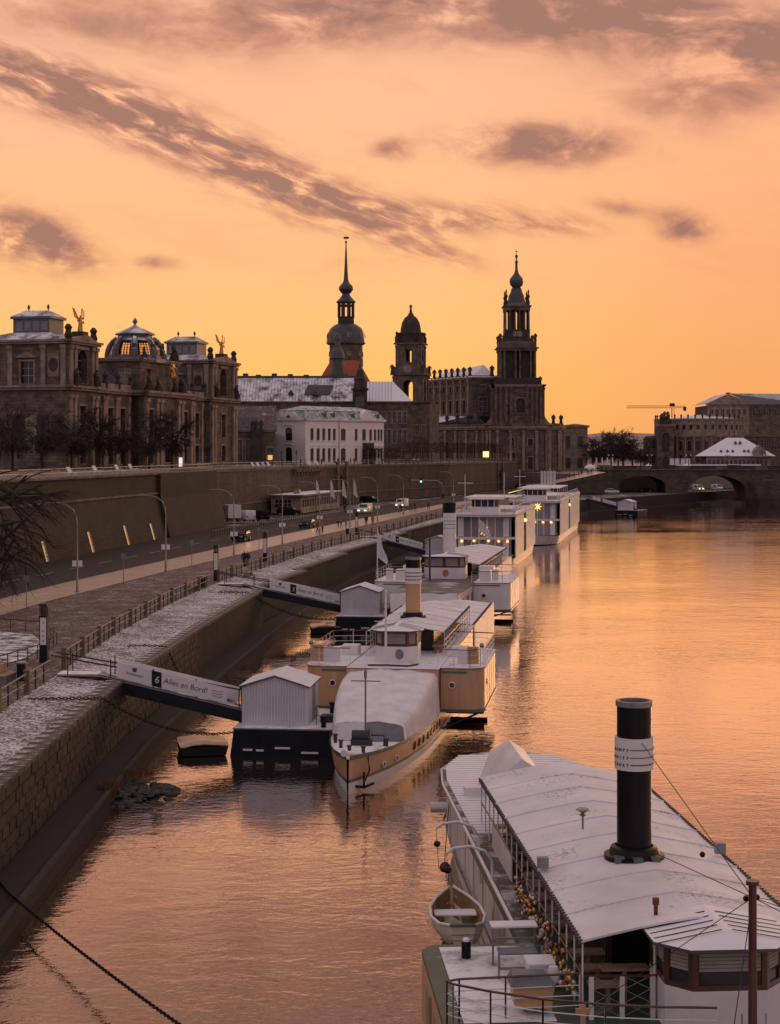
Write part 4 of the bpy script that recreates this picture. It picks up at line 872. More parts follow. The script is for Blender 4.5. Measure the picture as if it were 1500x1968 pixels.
mb = MB(); mb.tube([(-3.14, -1, 3.30), (-3.14, 17.6, 3.30), (-2.9, 20.4, 3.30), (-2.1, 22.5, 3.30), (-.8, 23.65, 3.30), (.8, 23.65, 3.30)], .07, 6); mb.build('edge_moulding', WHITE, s1)
mb = MB(); mb.box(-3.2, 3.2, -12, 9.0, 3.0, 3.25); mb.build('upper_deck', GREENP, s1)
# hood and lockers on the after roof
mb = MB(); mb.loft([[(-1.9, 12.6, 3.45), (.2, 12.6, 3.45), (-.2, 12.9, 4.7), (-.8, 13.0, 5.1), (-1.45, 12.9, 4.6)], [(-1.95, 16.6, 3.45), (.25, 16.6, 3.45), (-.2, 16.5, 4.8), (-.8, 16.4, 5.2), (-1.5, 16.5, 4.7)]]); mb.build('skylight_cover', TARP, s1, smooth=50)
for x, y, w, d in ((-1.9, 14.6, 1.5, .5), (1.6, 13.8, 1.3, .6)): mb = MB(); mb.box(x - w/2, x + w/2, y, y + d, 3.45, 3.75); mb.build('roof_locker', WHITE, s1)
for s in (-1, 1):
    mb = MB(); mb.M = Matrix.Translation((s * 3.0, 19.0, 2.1)) @ Matrix.Rotation(R(90), 4, 'Y'); mb.lathe([(.2, -.5), (.2, .5)], 12); mb.M = None; mb.build('fender', WHITE, s1, smooth=30)
mb = MB(); mb.tube([(-3.25, 14.5, 3.2), (-3.4, 14.5, 1.2), (-3.35, 14.5, .5)], .018, 5); mb.build('buoy_line', DARKM, s1); mb = MB(); mb.ball((-3.4, 14.5, .9), .2); mb.build('mooring_buoy', REDP, s1, smooth='all')
# awning, posts, rails and what stands below it
awning(s1, -8.2, 10.2, 2.68, 5.0, 5.5, 9)
posts_rail(s1, [(-2.62, -8.1), (-2.62, 10)], 3.25, 5.0, sp=1.0, rails=(.95,), h=1.0); posts_rail(s1, [(2.62, -8.1), (2.62, 10)], 3.25, 5.0, sp=1.0, rails=(.95,))
mb = MB(); mb.box(-2.64, -2.60, 3.0, 7.2, 3.35, 4.15); mb.build('canvas_dodger', WHITE_R, s1)
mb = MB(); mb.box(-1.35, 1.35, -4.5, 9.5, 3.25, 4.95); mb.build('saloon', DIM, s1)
for i in range(14):
    y = -7.6 + i * 1.22
    mb = MB(); mb.box(-2.35, -1.5, y, y + .42, 3.72, 3.78); mb.box(-1.95, -1.85, y + .15, y + .25, 3.25, 3.72); mb.build('bench', WOODP, s1)
mb = MB(); mb.box(-2.0, -.9, -7.3, -6.9, 4.0, 4.06); mb.box(-1.5, -1.4, -7.15, -7.05, 3.25, 4.0); mb.build('table', WOODP, s1)
mb = MB(); mb.box(-1.35, 1.35, -5.2, -4.6, 3.25, 4.9); mb.build('saloon_front', BLACKP, s1)  # black stands for the dark interior under the awning
for x in (-2.45, -1.75, -1.05):
    mb = MB(); mb.box(x - .05, x + .05, -8.3, -8.2, 3.25, 4.2); mb.build('gate_post', WHITE, s1)
for x in (-2.4, -1.7):
    mb = MB()
    for q in range(3): mb.tube([(x, -8.25, 3.3 + q * .3), (x + .6, -8.25, 3.6 + q * .3)], .012, 4); mb.tube([(x + .6, -8.25, 3.3 + q * .3), (x, -8.25, 3.6 + q * .3)], .012, 4)
    mb.build('folding_gate', METAL, s1)
mb = MB(); mb.tube([(-2.6, -8.2, 4.2), (-.3, -8.3, 4.2)], .035, 6); mb.build('gate_rail', WOOD, s1)
# funnel with white lettered band
FY = -2.3
funnel(s1, -.15, FY, 5.35, 9.5, .45, [(5.35, 7.72, BLACKP, 0), (7.72, 8.55, WHITE, .06), (8.55, 9.5, BLACKP, 0)])
for z, m in ((7.88, NAVY), (8.07, GREENT), (8.27, GREENT)): mb = MB(); mb.tube([(-.15 + .515 * math.cos(R(a_)), FY + .515 * math.sin(R(a_)), z) for a_ in range(246, 400, 8)], .014, 4); mb.build('funnel_stripe', m, s1)
def flat_text(txt, size, M, m, parent, name='lettering', ext=.004):
    cu = bpy.data.curves.new(name, 'FONT'); cu.body = txt; cu.size = size; cu.extrude = ext; cu.align_x = 'CENTER'
    ob = bpy.data.objects.new(name, cu); COL.objects.link(ob); dg = bpy.context.evaluated_depsgraph_get(); me = bpy.data.meshes.new_from_object(ob.evaluated_get(dg)); bpy.data.objects.remove(ob); bpy.data.curves.remove(cu)
    me.transform(M); me.materials.clear(); me.materials.append(m); return obj(name, me, parent)
for txt, z in (('DAMPF', 8.215), ('SCHIFF', 8.015), ('FAHRT', 7.825)):
    for i_, ch_ in enumerate(txt[::-1]):
        a = R(238 - i_ * 12.5); M = Matrix.Translation((-.15 + .513 * math.cos(a), FY + .513 * math.sin(a), z)) @ Matrix.Rotation(a + R(90), 4, 'Z') @ Matrix.Rotation(R(90), 4, 'X'); flat_text(ch_, .125, M, BLACKP, s1, 'letter')
for a in range(3): mb = MB(); th = R(225 + a * 40); mb.box(-.12, .12, -.12, .12, 0, .16); ob = mb.build('stay_block', GREENT, s1); ob.location = (-.15 + .72 * math.cos(th), FY + .72 * math.sin(th), 5.38)
mb = MB(); mb.lathe([(.03, 5.5), (.03, 5.85), (.11, 5.9), (.04, 5.95), (.2, 6.05), (.18, 6.08)], 10, -1.0, .4); mb.build('roof_vent', METAL, s1, smooth=30)
for x, y in ((-2.55, -2.2), (2.5, -1.0)): mb = MB(); mb.box(x - .14, x + .14, y - .1, y + .1, 5.12, 5.4); mb.build('flood_lamp', METAL, s1)
# wheelhouse, mast, rigging
wheelhouse(s1, .38, -9.5, 3.25, 2.65, 2.0, .98, .92, blinds='half')
mb = MB(); mb.lathe([(.05, 5.36), (.05, 5.58), (.08, 5.59), (.08, 5.74)], 8, -.8, -7.5); mb.build('signal_lamp', REDP, s1)
mb = MB(); mb.tube([(-.99, -8.2, 5.1), (-.99, -8.2, 3.26)], .035, 6); mb.build('drain_pipe', WHITE, s1)
mb = MB(); mb.lathe([(.095, 4.0), (.085, 7.1), (.14, 7.12), (.14, 7.2)], 12, .25, -11.6); mb.build('mast', WOOD, s1, smooth=30)
mb = MB(); mb.lathe([(.11, 1.4), (.105, 4.0)], 12, .25, -11.6); mb.build('mast_foot', CREAM, s1, smooth=30)
mb = MB(); mb.box(.0, .5, -11.75, -11.65, 4.0, 4.06); mb.tube([(.0, -11.7, 4.5), (.0, -11.7, 4.05), (.5, -11.7, 4.05), (.5, -11.7, 4.5)], .02, 5); mb.build('pin_rail', METAL, s1)
mt = (.25, -11.6, 6.85)
for p in ((-.05, FY - .5, 8.45), (.3, FY - .5, 5.6), (-2.6, -8.2, 3.4), (2.9, -7.5, 5.2), (3.4, -9.0, 4.9), (-.6, -12.6, 3.4), (3.3, -6.0, 5.1)):
    mb = MB(); mb.tube([mt, p], .011, 4); mb.build('rigging', DARKM, s1)
for p in ((0, -8.6, 7.0), (.2, -11.3, 6.75), (.4, -11.4, 6.8)): mb = MB(); mb.ball(p, .07, 6, 4); mb.build('pulley', BLACKP, s1)
# sponsons
for s in (-1, 1):
    pl = [(3.2, -2.5), (5.5, -2.5), (5.8, -2.9), (5.8, -13), (3.2, -13)]; pl = [(s * a, b) for a, b in pl]; pl = pl[::-1] if s > 0 else pl
    mb = MB(); mb.prism(pl, 1.5, 3.1); mb.build('paddle_box', CREAM, s1)
    mb = MB(); mb.prism(pl, 3.103, 3.25); mb.build('sponson_deck', GREENP, s1)
    mb = MB(); x0, x1 = sorted((s * 3.25, s * 5.35)); mb.box(x0, x1, -8.4, -2.8, 3.253, 3.275); mb.build('deck_snow', mat('trodden_snow', (.16, .19, .16), .8, (.08, .11, .09), 1.0, snow=.60, snow_scale=.8), s1)
    for i in range(4): mb = MB(); x0, x1 = sorted((s * 5.8, s * 5.86)); mb.lathe([(.0, 0)], 3) if False else mb.box(x0, x1, -5.5 - i * 1.9, -4.6 - i * 1.9, 1.7, 2.9); mb.build('box_panel', WOODP, s1)
mb = MB(); mb.lathe([(.12, 3.25), (.12, 3.62), (.1, 3.7)], 12, -4.75, -3.7); mb.build('deck_vent', BLACKP, s1, smooth=30)
mb = MB(); mb.lathe([(.11, 3.7), (.08, 3.76), (.01, 3.79)], 12, -4.75, -3.7); mb.build('vent_snow', SNOW, s1, smooth='all')
rk = []
for x in (-4.15, -3.1):
    for y in (-5.4, -4.3): mb = MB(); mb.box(x - .025, x + .025, y - .025, y + .025, 3.25, 4.25 if y > -5 else 4.05); rk.append(mb.build('rack_leg', METAL, s1))
mb = MB(); mb.box(-4.2, -3.05, -4.45, -3.95, 4.22, 4.26); mb.build('rack_board', SNOW, s1); mb = MB(); mb.box(-4.1, -3.15, -5.1, -4.6, 3.75, 3.79); mb.build('rack_board', TARPG, s1)
mb = MB(); mb.box(-4.17, -3.08, -5.45, -5.38, 3.5, 3.55); mb.box(-4.17, -3.08, -4.35, -4.3, 3.9, 3.95); mb.build('rack_bar', METAL, s1)
mb = MB(); mb.box(-3.55, -2.95, -6.3, -5.6, 3.25, 3.85); mb.build('deck_locker', WHITE, s1); mb = MB(); mb.box(-3.58, -2.92, -6.33, -5.57, 3.85, 3.9); mb.build('locker_lid', SNOW, s1)
mb = MB(); mb.prism_y([(-4.15, 3.5), (-3.3, 3.4), (-3.25, 3.95), (-4.2, 4.0)], -8.0, -7.4); mb.build('telegraph_box', CREAM, s1)
mb = MB(); mb.loft([[(-4.25, -8.05, 3.95), (-3.2, -8.05, 3.92), (-3.2, -7.35, 3.92), (-4.25, -7.35, 3.95)], [(-4.2, -8.0, 4.15), (-3.35, -7.95, 4.12), (-3.4, -7.45, 4.14), (-4.15, -7.45, 4.18)]]); mb.build('telegraph_cover', TARPG, s1, smooth=50)
mb = MB(); mb.lathe([(.13, 3.9), (.15, 4.1), (.1, 4.25)], 10, -3.2, -7.6); mb.build('covered_lamp', TARP, s1, smooth=50)
mb = MB(); mb.lathe([(.16, 3.25), (.16, 3.5)], 10, -3.75, -7.7); mb.build('telegraph_foot', METAL, s1)
# curved rail of the bridge wing
def loc1(X, Y):
    a = R(-4.0); x, y = X - 6.4, Y - 45; return (x * math.cos(a) - y * math.sin(a), x * math.sin(a) + y * math.cos(a))
arc = [(4.3, 36.85), (2.6, 36.6), (1.55, 36.45), (1.27, 36.3), (1.4, 36.1), (2.2, 35.6), (3.3, 35.1), (4.6, 34.75), (5.8, 34.6), (6.95, 34.55)]
posts_rail(s1, [loc1(*p) for p in arc], 3.25, None, sp=1.3, h=.95, rails=(1.0, .72, .48, .24))
mb = MB(); x, y = loc1(4.2, 35.4); mb.box(x - .05, x + .05, y - .05, y + .05, 3.25, 4.0); mb.box(x - .16, x + .16, y - .04, y + .04, 3.8, 3.9); mb.build('signal_key', CREAM, s1)
# davits
for y in (3.4, 6.6):
    mb = MB(); mb.tube([(-3.1, y, 2.4), (-3.15, y, 3.9), (-3.35, y, 4.2), (-3.8, y, 4.35), (-4.3, y, 4.3), (-4.5, y, 4.15)], .045, 8); mb.build('davit', WHITE, s1, smooth=40)
    mb = MB(); mb.tube([(-4.5, y, 4.15), (-4.5, y - .9, 3.1)], .012, 4); mb.ball((-4.5, y - .35, 3.75), .11, 6, 4); mb.build('davit_fall', BLACKP, s1)
# the ship's boat, hanging outboard
bt = thing('dinghy', 'small white clinker dinghy with snow in it hanging beside the near steamer', 'boat', (1.95, 47.3, 0), R(3))
BS = [(-1.75, .34, 2.75, .12), (-1.3, .62, 2.68, .3), (-.4, .78, 2.62, .42), (.6, .74, 2.64, .4), (1.3, .5, 2.72, .22), (1.8, .06, 2.9, .02)]
rows = []
for y, hw, zt, hb in BS: rows.append([(-hw, y, zt), (-hw * .98, y, zt - .22), (-hw * .8, y, zt - .45), (-hb, y, 2.0), (hb, y, 2.0), (hw * .8, y, zt - .45), (hw * .98, y, zt - .22), (hw, y, zt)])
mb = MB(); mb.loft(rows, cap=False, closed=False); mb.add([tuple(p) for p in rows[0]], [tuple(range(8))]); mb.build('boat_hull', mat('cream_boat_paint', (.80, .70, .60), .5, (.62, .52, .43), 2.0), bt, smooth=50)
mb = MB(); mb.loft([[(a * .95, b, c - .02) for a, b, c in r] for r in rows], cap=False, closed=False); mb.build('boat_lining', mat('boat_lining', (.34, .19, .08), .6, (.20, .12, .06), 2.0), bt, smooth=50)
for s in (-1, 1): mb = MB(); mb.tube([(s * hw, y, zt + .01) for y, hw, zt, hb in BS], .045, 6); mb.build('gunwale', WHITE, bt, smooth=40)
mb = MB(); mb.tube([(-.36, -1.76, 2.76), (.36, -1.76, 2.76)], .045, 6); mb.build('transom_cap', GREENT, bt)
mb = MB(); mb.box(-.62, .62, .35, .95, 2.42, 2.46); mb.build('thwart', SNOW, bt); mb = MB(); mb.box(-.68, .68, -.75, -.5, 2.4, 2.44); mb.build('thwart', WOODP, bt)
for z in (2.2, 2.34, 2.5): mb = MB(); mb.tube([(-.36, -1.77, z), (.36, -1.77, z)], .012, 4); mb.build('strake', WOODP, bt)
# bauble garland along the rail
gl = thing('bauble_garland', 'garland of gold, copper and silver baubles hung along the steamer rail', 'garland', (6.4, 45, 0), R(4.0))
BM = [mat('bauble_copper', (.55, .24, .10), .25, metal=.7), mat('bauble_gold', (.62, .42, .16), .25, metal=.7), mat('bauble_silver', (.62, .60, .58), .3, metal=.5), mat('bauble_brown', (.20, .09, .05), .3, metal=.5)]
bms = []
for m in BM:
    b_ = MB(); b_.ball((0, 0, 0), 1, 10, 7); bms.append(b_.mesh('bauble', m, smooth='all'))
rb = random.Random(5)
for i in range(200):
    f = rb.random(); y = -8.0 + f * 8.6; o = obj('bauble', rb.choice(bms), gl, (-2.78 + rb.uniform(-.1, .12), y, 4.05 - .5 * rb.random() ** 1.5 + .12 * math.sin(y * 3)))
    r = rb.uniform(.045, .085); o.scale = (r, r, r)
mb = MB(); mb.tube([(-2.74, -8, 4.1), (-2.74, -4, 3.95), (-2.74, .7, 4.12)], .03, 5); mb.build('garland_rope', mat('fir_rope', (.02, .03, .02), .9), gl)
# ------------------------------------------------------------------ landings: pontoon with hut, gangway with its sign
HUTM = mat('corrugated_white_sheet', (.66, .65, .68), .45, (.55, .54, .57), .7)
SIGNM = mat('white_sign_panel', (.74, .72, .73), .5, (.68, .66, .67), 1.0)
INK = mat('grey_lettering', (.10, .10, .12), .6)
def pontoon(label, X, Y, rz, w=3.5, d=3.7, hull_w=4.9, hull_d=11.0):
    t = thing('landing_pontoon', label, 'pontoon', (X, Y, 0), rz, 'landing pontoons')
    mb = MB(); mb.frustum((-.6, hull_w + .5, -.7, hull_d), (-.3, hull_w + .8, -.9, hull_d), -.5, 1.42); mb.build('pontoon_hull', NAVY, t)
    mb = MB(); mb.box(-.35, hull_w + .85, -.95, hull_d + .05, 1.423, 1.5); mb.build('pontoon_deck', DECKSNOW, t)
    for x in (1.0, 3.6): mb = MB(); mb.M = Matrix.Translation((x, -.86, .95)) @ Matrix.Rotation(R(90), 4, 'X'); mb.lathe([(.17, 0), (.17, .06)], 12); mb.build('mooring_eye', BLACKP, t)
    for x0, x1, z in ((.2, .7, .3), (1.9, 2.7, .42), (3.3, 4.2, .2), (.9, 1.3, .28)): mb = MB(); mb.box(x0, x1, -.93, -.84, z, z + .09); mb.build('ice_patch', SNOW, t)
    # hut: corrugated walls, gable roof with standing seams
    h = 2.1; pk = 2.62; z0 = 1.5
    def corr(L, top, sp=.15):
        mb = MB(); n = int(L / sp); 
        for i in range(n):
            x0, x1 = L * i / n, L * (i + .5) / n; x2 = L * (i + 1) / n; a, b, c = top(x0), top(x1), top(x2)
            mb.add([(x0, 0, z0), (x0 + sp * .12, -.05, z0), (x1, -.05, z0), (x1 + sp * .12, 0, z0), (x2, 0, z0), (x0, 0, a), (x0 + sp * .12, -.05, a), (x1, -.05, b), (x1 + sp * .12, 0, b), (x2, 0, c)], [(0,1,6,5), (1,2,7,6), (2,3,8,7), (3,4,9,8)])
        return mb
    gable = lambda x: z0 + h + (pk - h) * (1 - abs(x / w * 2 - 1))
    flat = lambda x: z0 + h
    for M, L, top in ((Matrix.Identity(4), w, gable), (Matrix.Translation((w, 0, 0)) @ Matrix.Rotation(R(90), 4, 'Z'), d, flat), (Matrix.Translation((w, d, 0)) @ Matrix.Rotation(R(180), 4, 'Z'), w, gable), (Matrix.Translation((0, d, 0)) @ Matrix.Rotation(R(-90), 4, 'Z'), d, flat)):
        mb = corr(L, top); mb.v = [tuple(M @ Vector(p)) for p in mb.v]; mb.build('hut_wall', HUTM, t)
    for s in (0, 1):
        mb = MB(); xe = -.16 if s == 0 else w + .16; ze = z0 + h - .075
        mb.loft([[(xe, -.18, ze), (w / 2, -.18, z0 + pk), (w / 2, -.18, z0 + pk + .06), (xe, -.18, ze + .06)], [(xe, d + .18, ze), (w / 2, d + .18, z0 + pk), (w / 2, d + .18, z0 + pk + .06), (xe, d + .18, ze + .06)]]); ro = mb.build('roof_slope', SLAT, t)
        for i in range(9):
            y = -.14 + i * (d + .2) / 9; mb = MB(); k = (d + .2) / 9 - .09
            mb.loft([[(xe, y, ze + .062), (w / 2, y, z0 + pk + .062), (w / 2, y, z0 + pk + .085), (xe, y, ze + .085)], [(xe, y + k, ze + .062), (w / 2, y + k, z0 + pk + .062), (w / 2, y + k, z0 + pk + .085), (xe, y + k, ze + .085)]]); mb.build('roof_tray', SNOW, ro)
    mb = MB(); mb.box(w + .003, w + .05, 1.4, 2.4, 1.5, 3.45); mb.build('hut_door', mat('brown_door', (.30, .21, .15), .6), t)
    posts_rail(t, [(w + .4, .4), (hull_w + .5, .4), (hull_w + .5, hull_d - .3), (.2, hull_d - .3)], 1.5, None, sp=1.1, wood=False, mpost=DARKM, rails=(1, .5))
    for x, y in ((w + .9, -.3), (hull_w + .2, 2.2), (hull_w + .2, 6.5), (w + .7, 4.4)): mb = MB(); mb.lathe([(.14, 1.5), (.14, 2.0), (.2, 2.02), (.2, 2.1)], 10, x, y); mb.build('bollard', BLACKP, t, smooth=30)
    mb = MB(); mb.box(w + .5, w + 1.2, 1.2, 2.0, 1.5, 1.85); mb.build('deck_box', DARKM, t)
    return t
def gangway(label, X0, X1, Y, za, zb, num, sign0, sign1, detail=True):
    L = X1 - X0; sl = (zb - za) / L; t = thing('gangway', label, 'gangway', (X0, Y, 0), 0, 'landing gangways')
    zz = lambda x: za + sl * max(0, x - 2.2) * L / (L - 2.2)
    def bar(x0, x1, y0, y1, b0, b1, m, name):
        mb = MB(); mb.loft([[(x0, y0, zz(x0) + b0), (x0, y1, zz(x0) + b0), (x0, y1, zz(x0) + b1), (x0, y0, zz(x0) + b1)], [(x1, y0, zz(x1) + b0), (x1, y1, zz(x1) + b0), (x1, y1, zz(x1) + b1), (x1, y0, zz(x1) + b1)]]); return mb.build(name, m, t)
    bar(0, 2.2, -.7, .7, -.1, 0, DECKSNOW, 'ramp_plate')
    bar(2.2, L, -.62, .62, -.08, .0, mat('walkway_plate', (.14, .14, .15), .6, snow=.45), 'walkway')
    for s in (-1, 1):
        bar(2.2, L, s * .66 - .05, s * .66 + .05, -.75, -.1, NAVY, 'girder'); bar(2.2, L, s * .66 - .09, s * .66 + .09, -.1, -.06, METAL, 'girder_flange')
        bar(-.3, L + .3, s * .7 - .03, s * .7 + .03, .98, 1.06, DARKM, 'handrail')
        if s > 0: bar(sign0 - X0, L - .3, s * .68 - .015, s * .68 + .015, .1, .9, SIGNM, 'side_panel')
        for i in range(5):
            x = .6 + i * (L - .8) / 4; mb = MB(); mb.box(x - .03, x + .03, s * .7 - .03, s * .7 + .03, zz(x), zz(x) + 1.0); mb.build('handrail_post', DARKM, t)
    a, b = sign0 - X0, sign1 - X0
    bar(a, b, -.735, -.7, .08, .92, SIGNM, 'sign_board')
    ang_ = math.atan(sl * L / (L - 2.2)); wd = b - a
    def txt(s_, size, f, h, m):
        x = a + wd * f; M = Matrix.Translation((x, -.74, zz(x) + h)) @ Matrix.Rotation(-ang_, 4, 'Y') @ Matrix.Rotation(R(90), 4, 'X'); flat_text(s_, size, M, m, t)
    bar(a + wd * .315, a + wd * .405, -.742, -.737, .08, .92, NAVY, 'number_plate')
    txt(num, .55, .36, .30, SIGNM) if False else None
    x = a + wd * .36; M = Matrix.Translation((x, -.748, zz(x) + .30)) @ Matrix.Rotation(-ang_, 4, 'Y') @ Matrix.Rotation(R(90), 4, 'X'); flat_text(num, .52, M, SIGNM, t)
    txt('Alles an Bord!', .42, .62, .38, INK)
    txt('Radeberger', .20, .16, .40, INK)
    mb = MB(); x = a + wd * .16; mb.prism_y([(x - .12, zz(x) + .64), (x, zz(x) + .58), (x + .12, zz(x) + .64), (x + .12, zz(x) + .82), (x - .12, zz(x) + .82)], -.745, -.738); mb.build('sign_crest', INK, t)
    for q in range(3):
        x0 = a + wd * .86; mb = MB(); mb.tube([(x0 + i * .09, -.742, zz(x0) + .3 + q * .14 - i * .012 + .03 * math.sin(i * 1.2)) for i in range(8)], .014, 4); mb.build('sign_wave', INK, t)
    mb = MB(); mb.box(2.3, 3.0, -.5, .5, zz(2.6) - 2.6, zz(2.6) - .75); mb.build('gangway_pier', NAVY, t)
    return t
pontoon('pontoon with white corrugated hut at landing six, nearest the camera', -7.85, 86.6, R(-6))
gangway('gangway six with its white sign, leading to the nearest pontoon', -17.9, -7.9, 88.0, 4.1, 2.25, '6', -14.65, -8.75)
pontoon('pontoon with white corrugated hut at landing five, beside the ochre steamer', -4.35, 145.2, R(-7), w=3.3)
gangway('gangway five with its white sign, in the middle of the quay', -15.6, -4.3, 148.2, 4.1, 2.2, '5', -10.9, -5.0)
pontoon('pontoon with white corrugated hut at landing four, half behind the white funnel', 5.0, 231, R(-9))
gangway('gangway four with its white sign, beyond the white funnel', -4.6, 5.0, 231.5, 4.1, 2.2, '4', -.9, 4.5)
pontoon('small far pontoon with white hut below the stone bridge', PX(1188, 412), 412, R(-30), w=3.6, d=3.6, hull_d=6)
gangway('far gangway leading down to the last pontoon near the bridge', PX(1112, 418), PX(1188, 418), 418, 4.3, 2.2, '2', PX(1140, 418), PX(1184, 418))
# covered skiffs beside the pontoons
for lab, X, Y, rz in (('small flat skiff under clear sheeting tied beside the nearest pontoon', -9.75, 85.6, R(12)), ('small dark skiff beside the pontoon at landing five', -5.6, 143.5, R(8))):
    t = thing('skiff', lab, 'boat', (X, Y, 0), rz); mb = MB(); mb.loft([[(-.9, 0, .05), (.9, 0, .05), (1.0, 0, .5), (-1.0, 0, .5)], [(-.95, 2.2, .0), (.95, 2.2, .0), (1.05, 2.2, .5), (-1.05, 2.2, .5)], [(-.5, 3.6, .15), (.5, 3.6, .15), (.6, 3.7, .6), (-.6, 3.7, .6)]]); mb.build('skiff_hull', BLACKP, t)
    rr = []
    for y, hw, z in ((-.02, 1.0, .62), (.8, 1.05, .74), (1.6, 1.05, .66), (2.4, 1.0, .76), (3.7, .6, .68)): rr.append([(hw * u, y, z - .14 * abs(u) ** 2 + .03 * math.sin(7 * u + y)) for u in (-1, -.5, 0, .5, 1)])
    mb = MB(); mb.loft(rr, cap=False, closed=False); o_ = mb.build('sheeting', mat('wet_sheeting', (.26, .19, .17), .12, (.15, .11, .10), 1.5), t, smooth='all'); t.scale = (1.25, 1.0, 1.0)
# ------------------------------------------------------------------ promenade furniture
def fence(label, y0, y1):
    t = thing('promenade_fence', label, 'fence', group='promenade fences'); ys = [y0 + (y1 - y0) * i / 12 for i in range(13)]
    for z, r in ((1.02, .035), (.55, .03)): MB().tube([(lerp_line(FENCE, q), q, 4.0 + z) for q in ys], r, 4).build('rail', WOODP, t)
    mb = MB(); mb.box(-.13, .13, -.13, .13, 0, 1.15); mb.box(-.15, .15, -.15, .15, 1.15, 1.22); wp = mb.mesh('wooden_post', mat('weathered_post', (.16, .12, .09), .8, (.08, .06, .045), 2.0, snow=.3)); mb = MB(); mb.box(-.04, .04, -.04, .04, 0, 1.05); tp = mb.mesh('thin_post', DARKM)
    y = y0; i = 0
    while y <= y1: obj('wooden_post' if i % 3 == 0 else 'thin_post', wp if i % 3 == 0 else tp, t, (lerp_line(FENCE, y), y, 3.98)); y += 1.9; i += 1
fence('brown wooden fence on the snowy quay, nearest, before gangway six', 58, 86); fence('brown wooden fence on the snowy quay between gangways six and five', 90, 146.5)
fence('brown wooden fence on the snowy quay between gangways five and four', 151, 229); fence('brown wooden fence on the snowy quay beyond gangway four', 234, 330)
# info pillars with lantern heads
mbs = {}
for lab, px, py in (('black and white information pillar with lantern, nearest, by gangway six', 85, 1273), ('black and white information pillar beside the gangway five landing', 416, 1116),
                    ('black and white information pillar just behind the couple walking', 510, 1080), ('black and white information pillar by gangway four, farthest', 686, 1027)):
    X, Y = onz(px, py, 4.0); t = thing('information_pillar', lab, 'pillar', (X, Y, 4), R(-4), 'information pillars')
    if not mbs:
        m = MB(); m.box(-.22, .22, -.2, .2, 0, 1.0); m.box(-.22, -.18, -.2, .2, 1.0, 2.6); m.box(.18, .22, -.2, .2, 1.0, 2.6); m.box(-.18, .18, .1, .19, 1.0, 2.6); m.box(-.24, .24, -.22, .22, 2.6, 2.68); mbs['pillar_body'] = (m.mesh('pillar_body', NAVY), )
        m = MB(); m.box(-.175, .175, -.185, .09, 1.02, 2.58); mbs['white_panel'] = (m.mesh('white_panel', SIGNM), )
        m = MB(); m.box(-.15, .15, -.15, .15, 2.68, 3.2); mbs['lantern'] = (m.mesh('lantern', glass('lantern_glass', (.75, .75, .75), .6)), )
        m = MB(); m.box(-.23, .23, -.21, .21, 3.2, 3.36)
        for a in (-.18, .18):
            for b in (-.17, .17): m.box(a - .02, a + .02, b - .02, b + .02, 2.68, 3.2)
        mbs['lantern_cap'] = (m.mesh('lantern_cap', DARKM), )
        m = MB(); m.box(-.03, .03, -.195, -.187, 1.2, 1.3); mbs['pictogram'] = (m.mesh('pictogram', INK), )
    for k, v in mbs.items():
        if k == 'pictogram':
            for z in (0, .28, .56, 1.05): obj(k, v[0], t, (0, 0, z))
        else: obj(k, v[0], t)
# street lamps
def lamp_post(label, X, Y, h=7.7, arm=2.4, rz=0.0, banner=True):
    t = thing('street_lamp', label, 'street lamp', (X, Y, 4.0), rz, 'street lamps along the promenade')
    m = MB(); m.lathe([(.1, 0), (.1, 1.0), (.075, 1.05), (.06, h - 1.8)], 8); m.lathe([(.2, 0), (.2, .1)], 8); m.build('pole', METAL, t, smooth=40)
    m = MB(); m.tube([(0, 0, h - 1.85), (-.08, 0, h - 1.2), (-.35, 0, h - .6), (-.9, 0, h - .18), (-1.6, 0, h - .02), (-arm, 0, h)], .05, 6); m.build('arm', METAL, t, smooth=40)
    m = MB(); m.box(-arm - .55, -arm + .1, -.09, .09, h - .04, h + .05); m.build('lamp_head', METAL, t)
    if banner:
        for s in (-1, 1): m = MB(); m.box(s * .25 - .17, s * .25 + .17, -.05, .05, 2.25, 2.75); m.build('notice_box', SIGNM, t)
for lab, px, py in (('tall curved street lamp at the left, nearest the lawn', 149, 1139), ('tall curved street lamp second along the promenade', 319, 1099), ('tall curved street lamp third, beside the rear dark car', 450, 1067), ('tall curved street lamp fourth, past the black cars', 543, 1045),
                    ('tall curved street lamp fifth, by the walkers in orange', 615, 1027), ('tall curved street lamp sixth, by the white flags', 673, 1013), ('tall curved street lamp seventh, beyond the white van', 726, 1002), ('tall curved street lamp eighth, before the traffic signal', 776, 990), ('tall curved street lamp ninth, farthest, behind the signal', 872, 972)):
    X, Y = onz(px, py, 4.0); lamp_post(lab, X, Y)
for lab, px, py in (('slim sign pole on the sidewalk edge near the second lamp', 238, 1122), ('slim sign pole on the sidewalk edge between lamps', 369, 1089), ('slim sign pole on the sidewalk beyond the couple', 498, 1056), ('slim sign pole beside the snowy lawn', 51, 1177)):
    X, Y = onz(px, py, 4.0); t = thing('sign_pole', lab, 'pole', (X, Y, 4), 0, 'slim sign poles'); m = MB(); m.lathe([(.035, 0), (.035, 2.7)], 6); m.build('pole', METAL, t); m = MB(); m.box(-.2, .2, -.02, .02, 2.3, 2.75); m.build('plate', METAL, t)
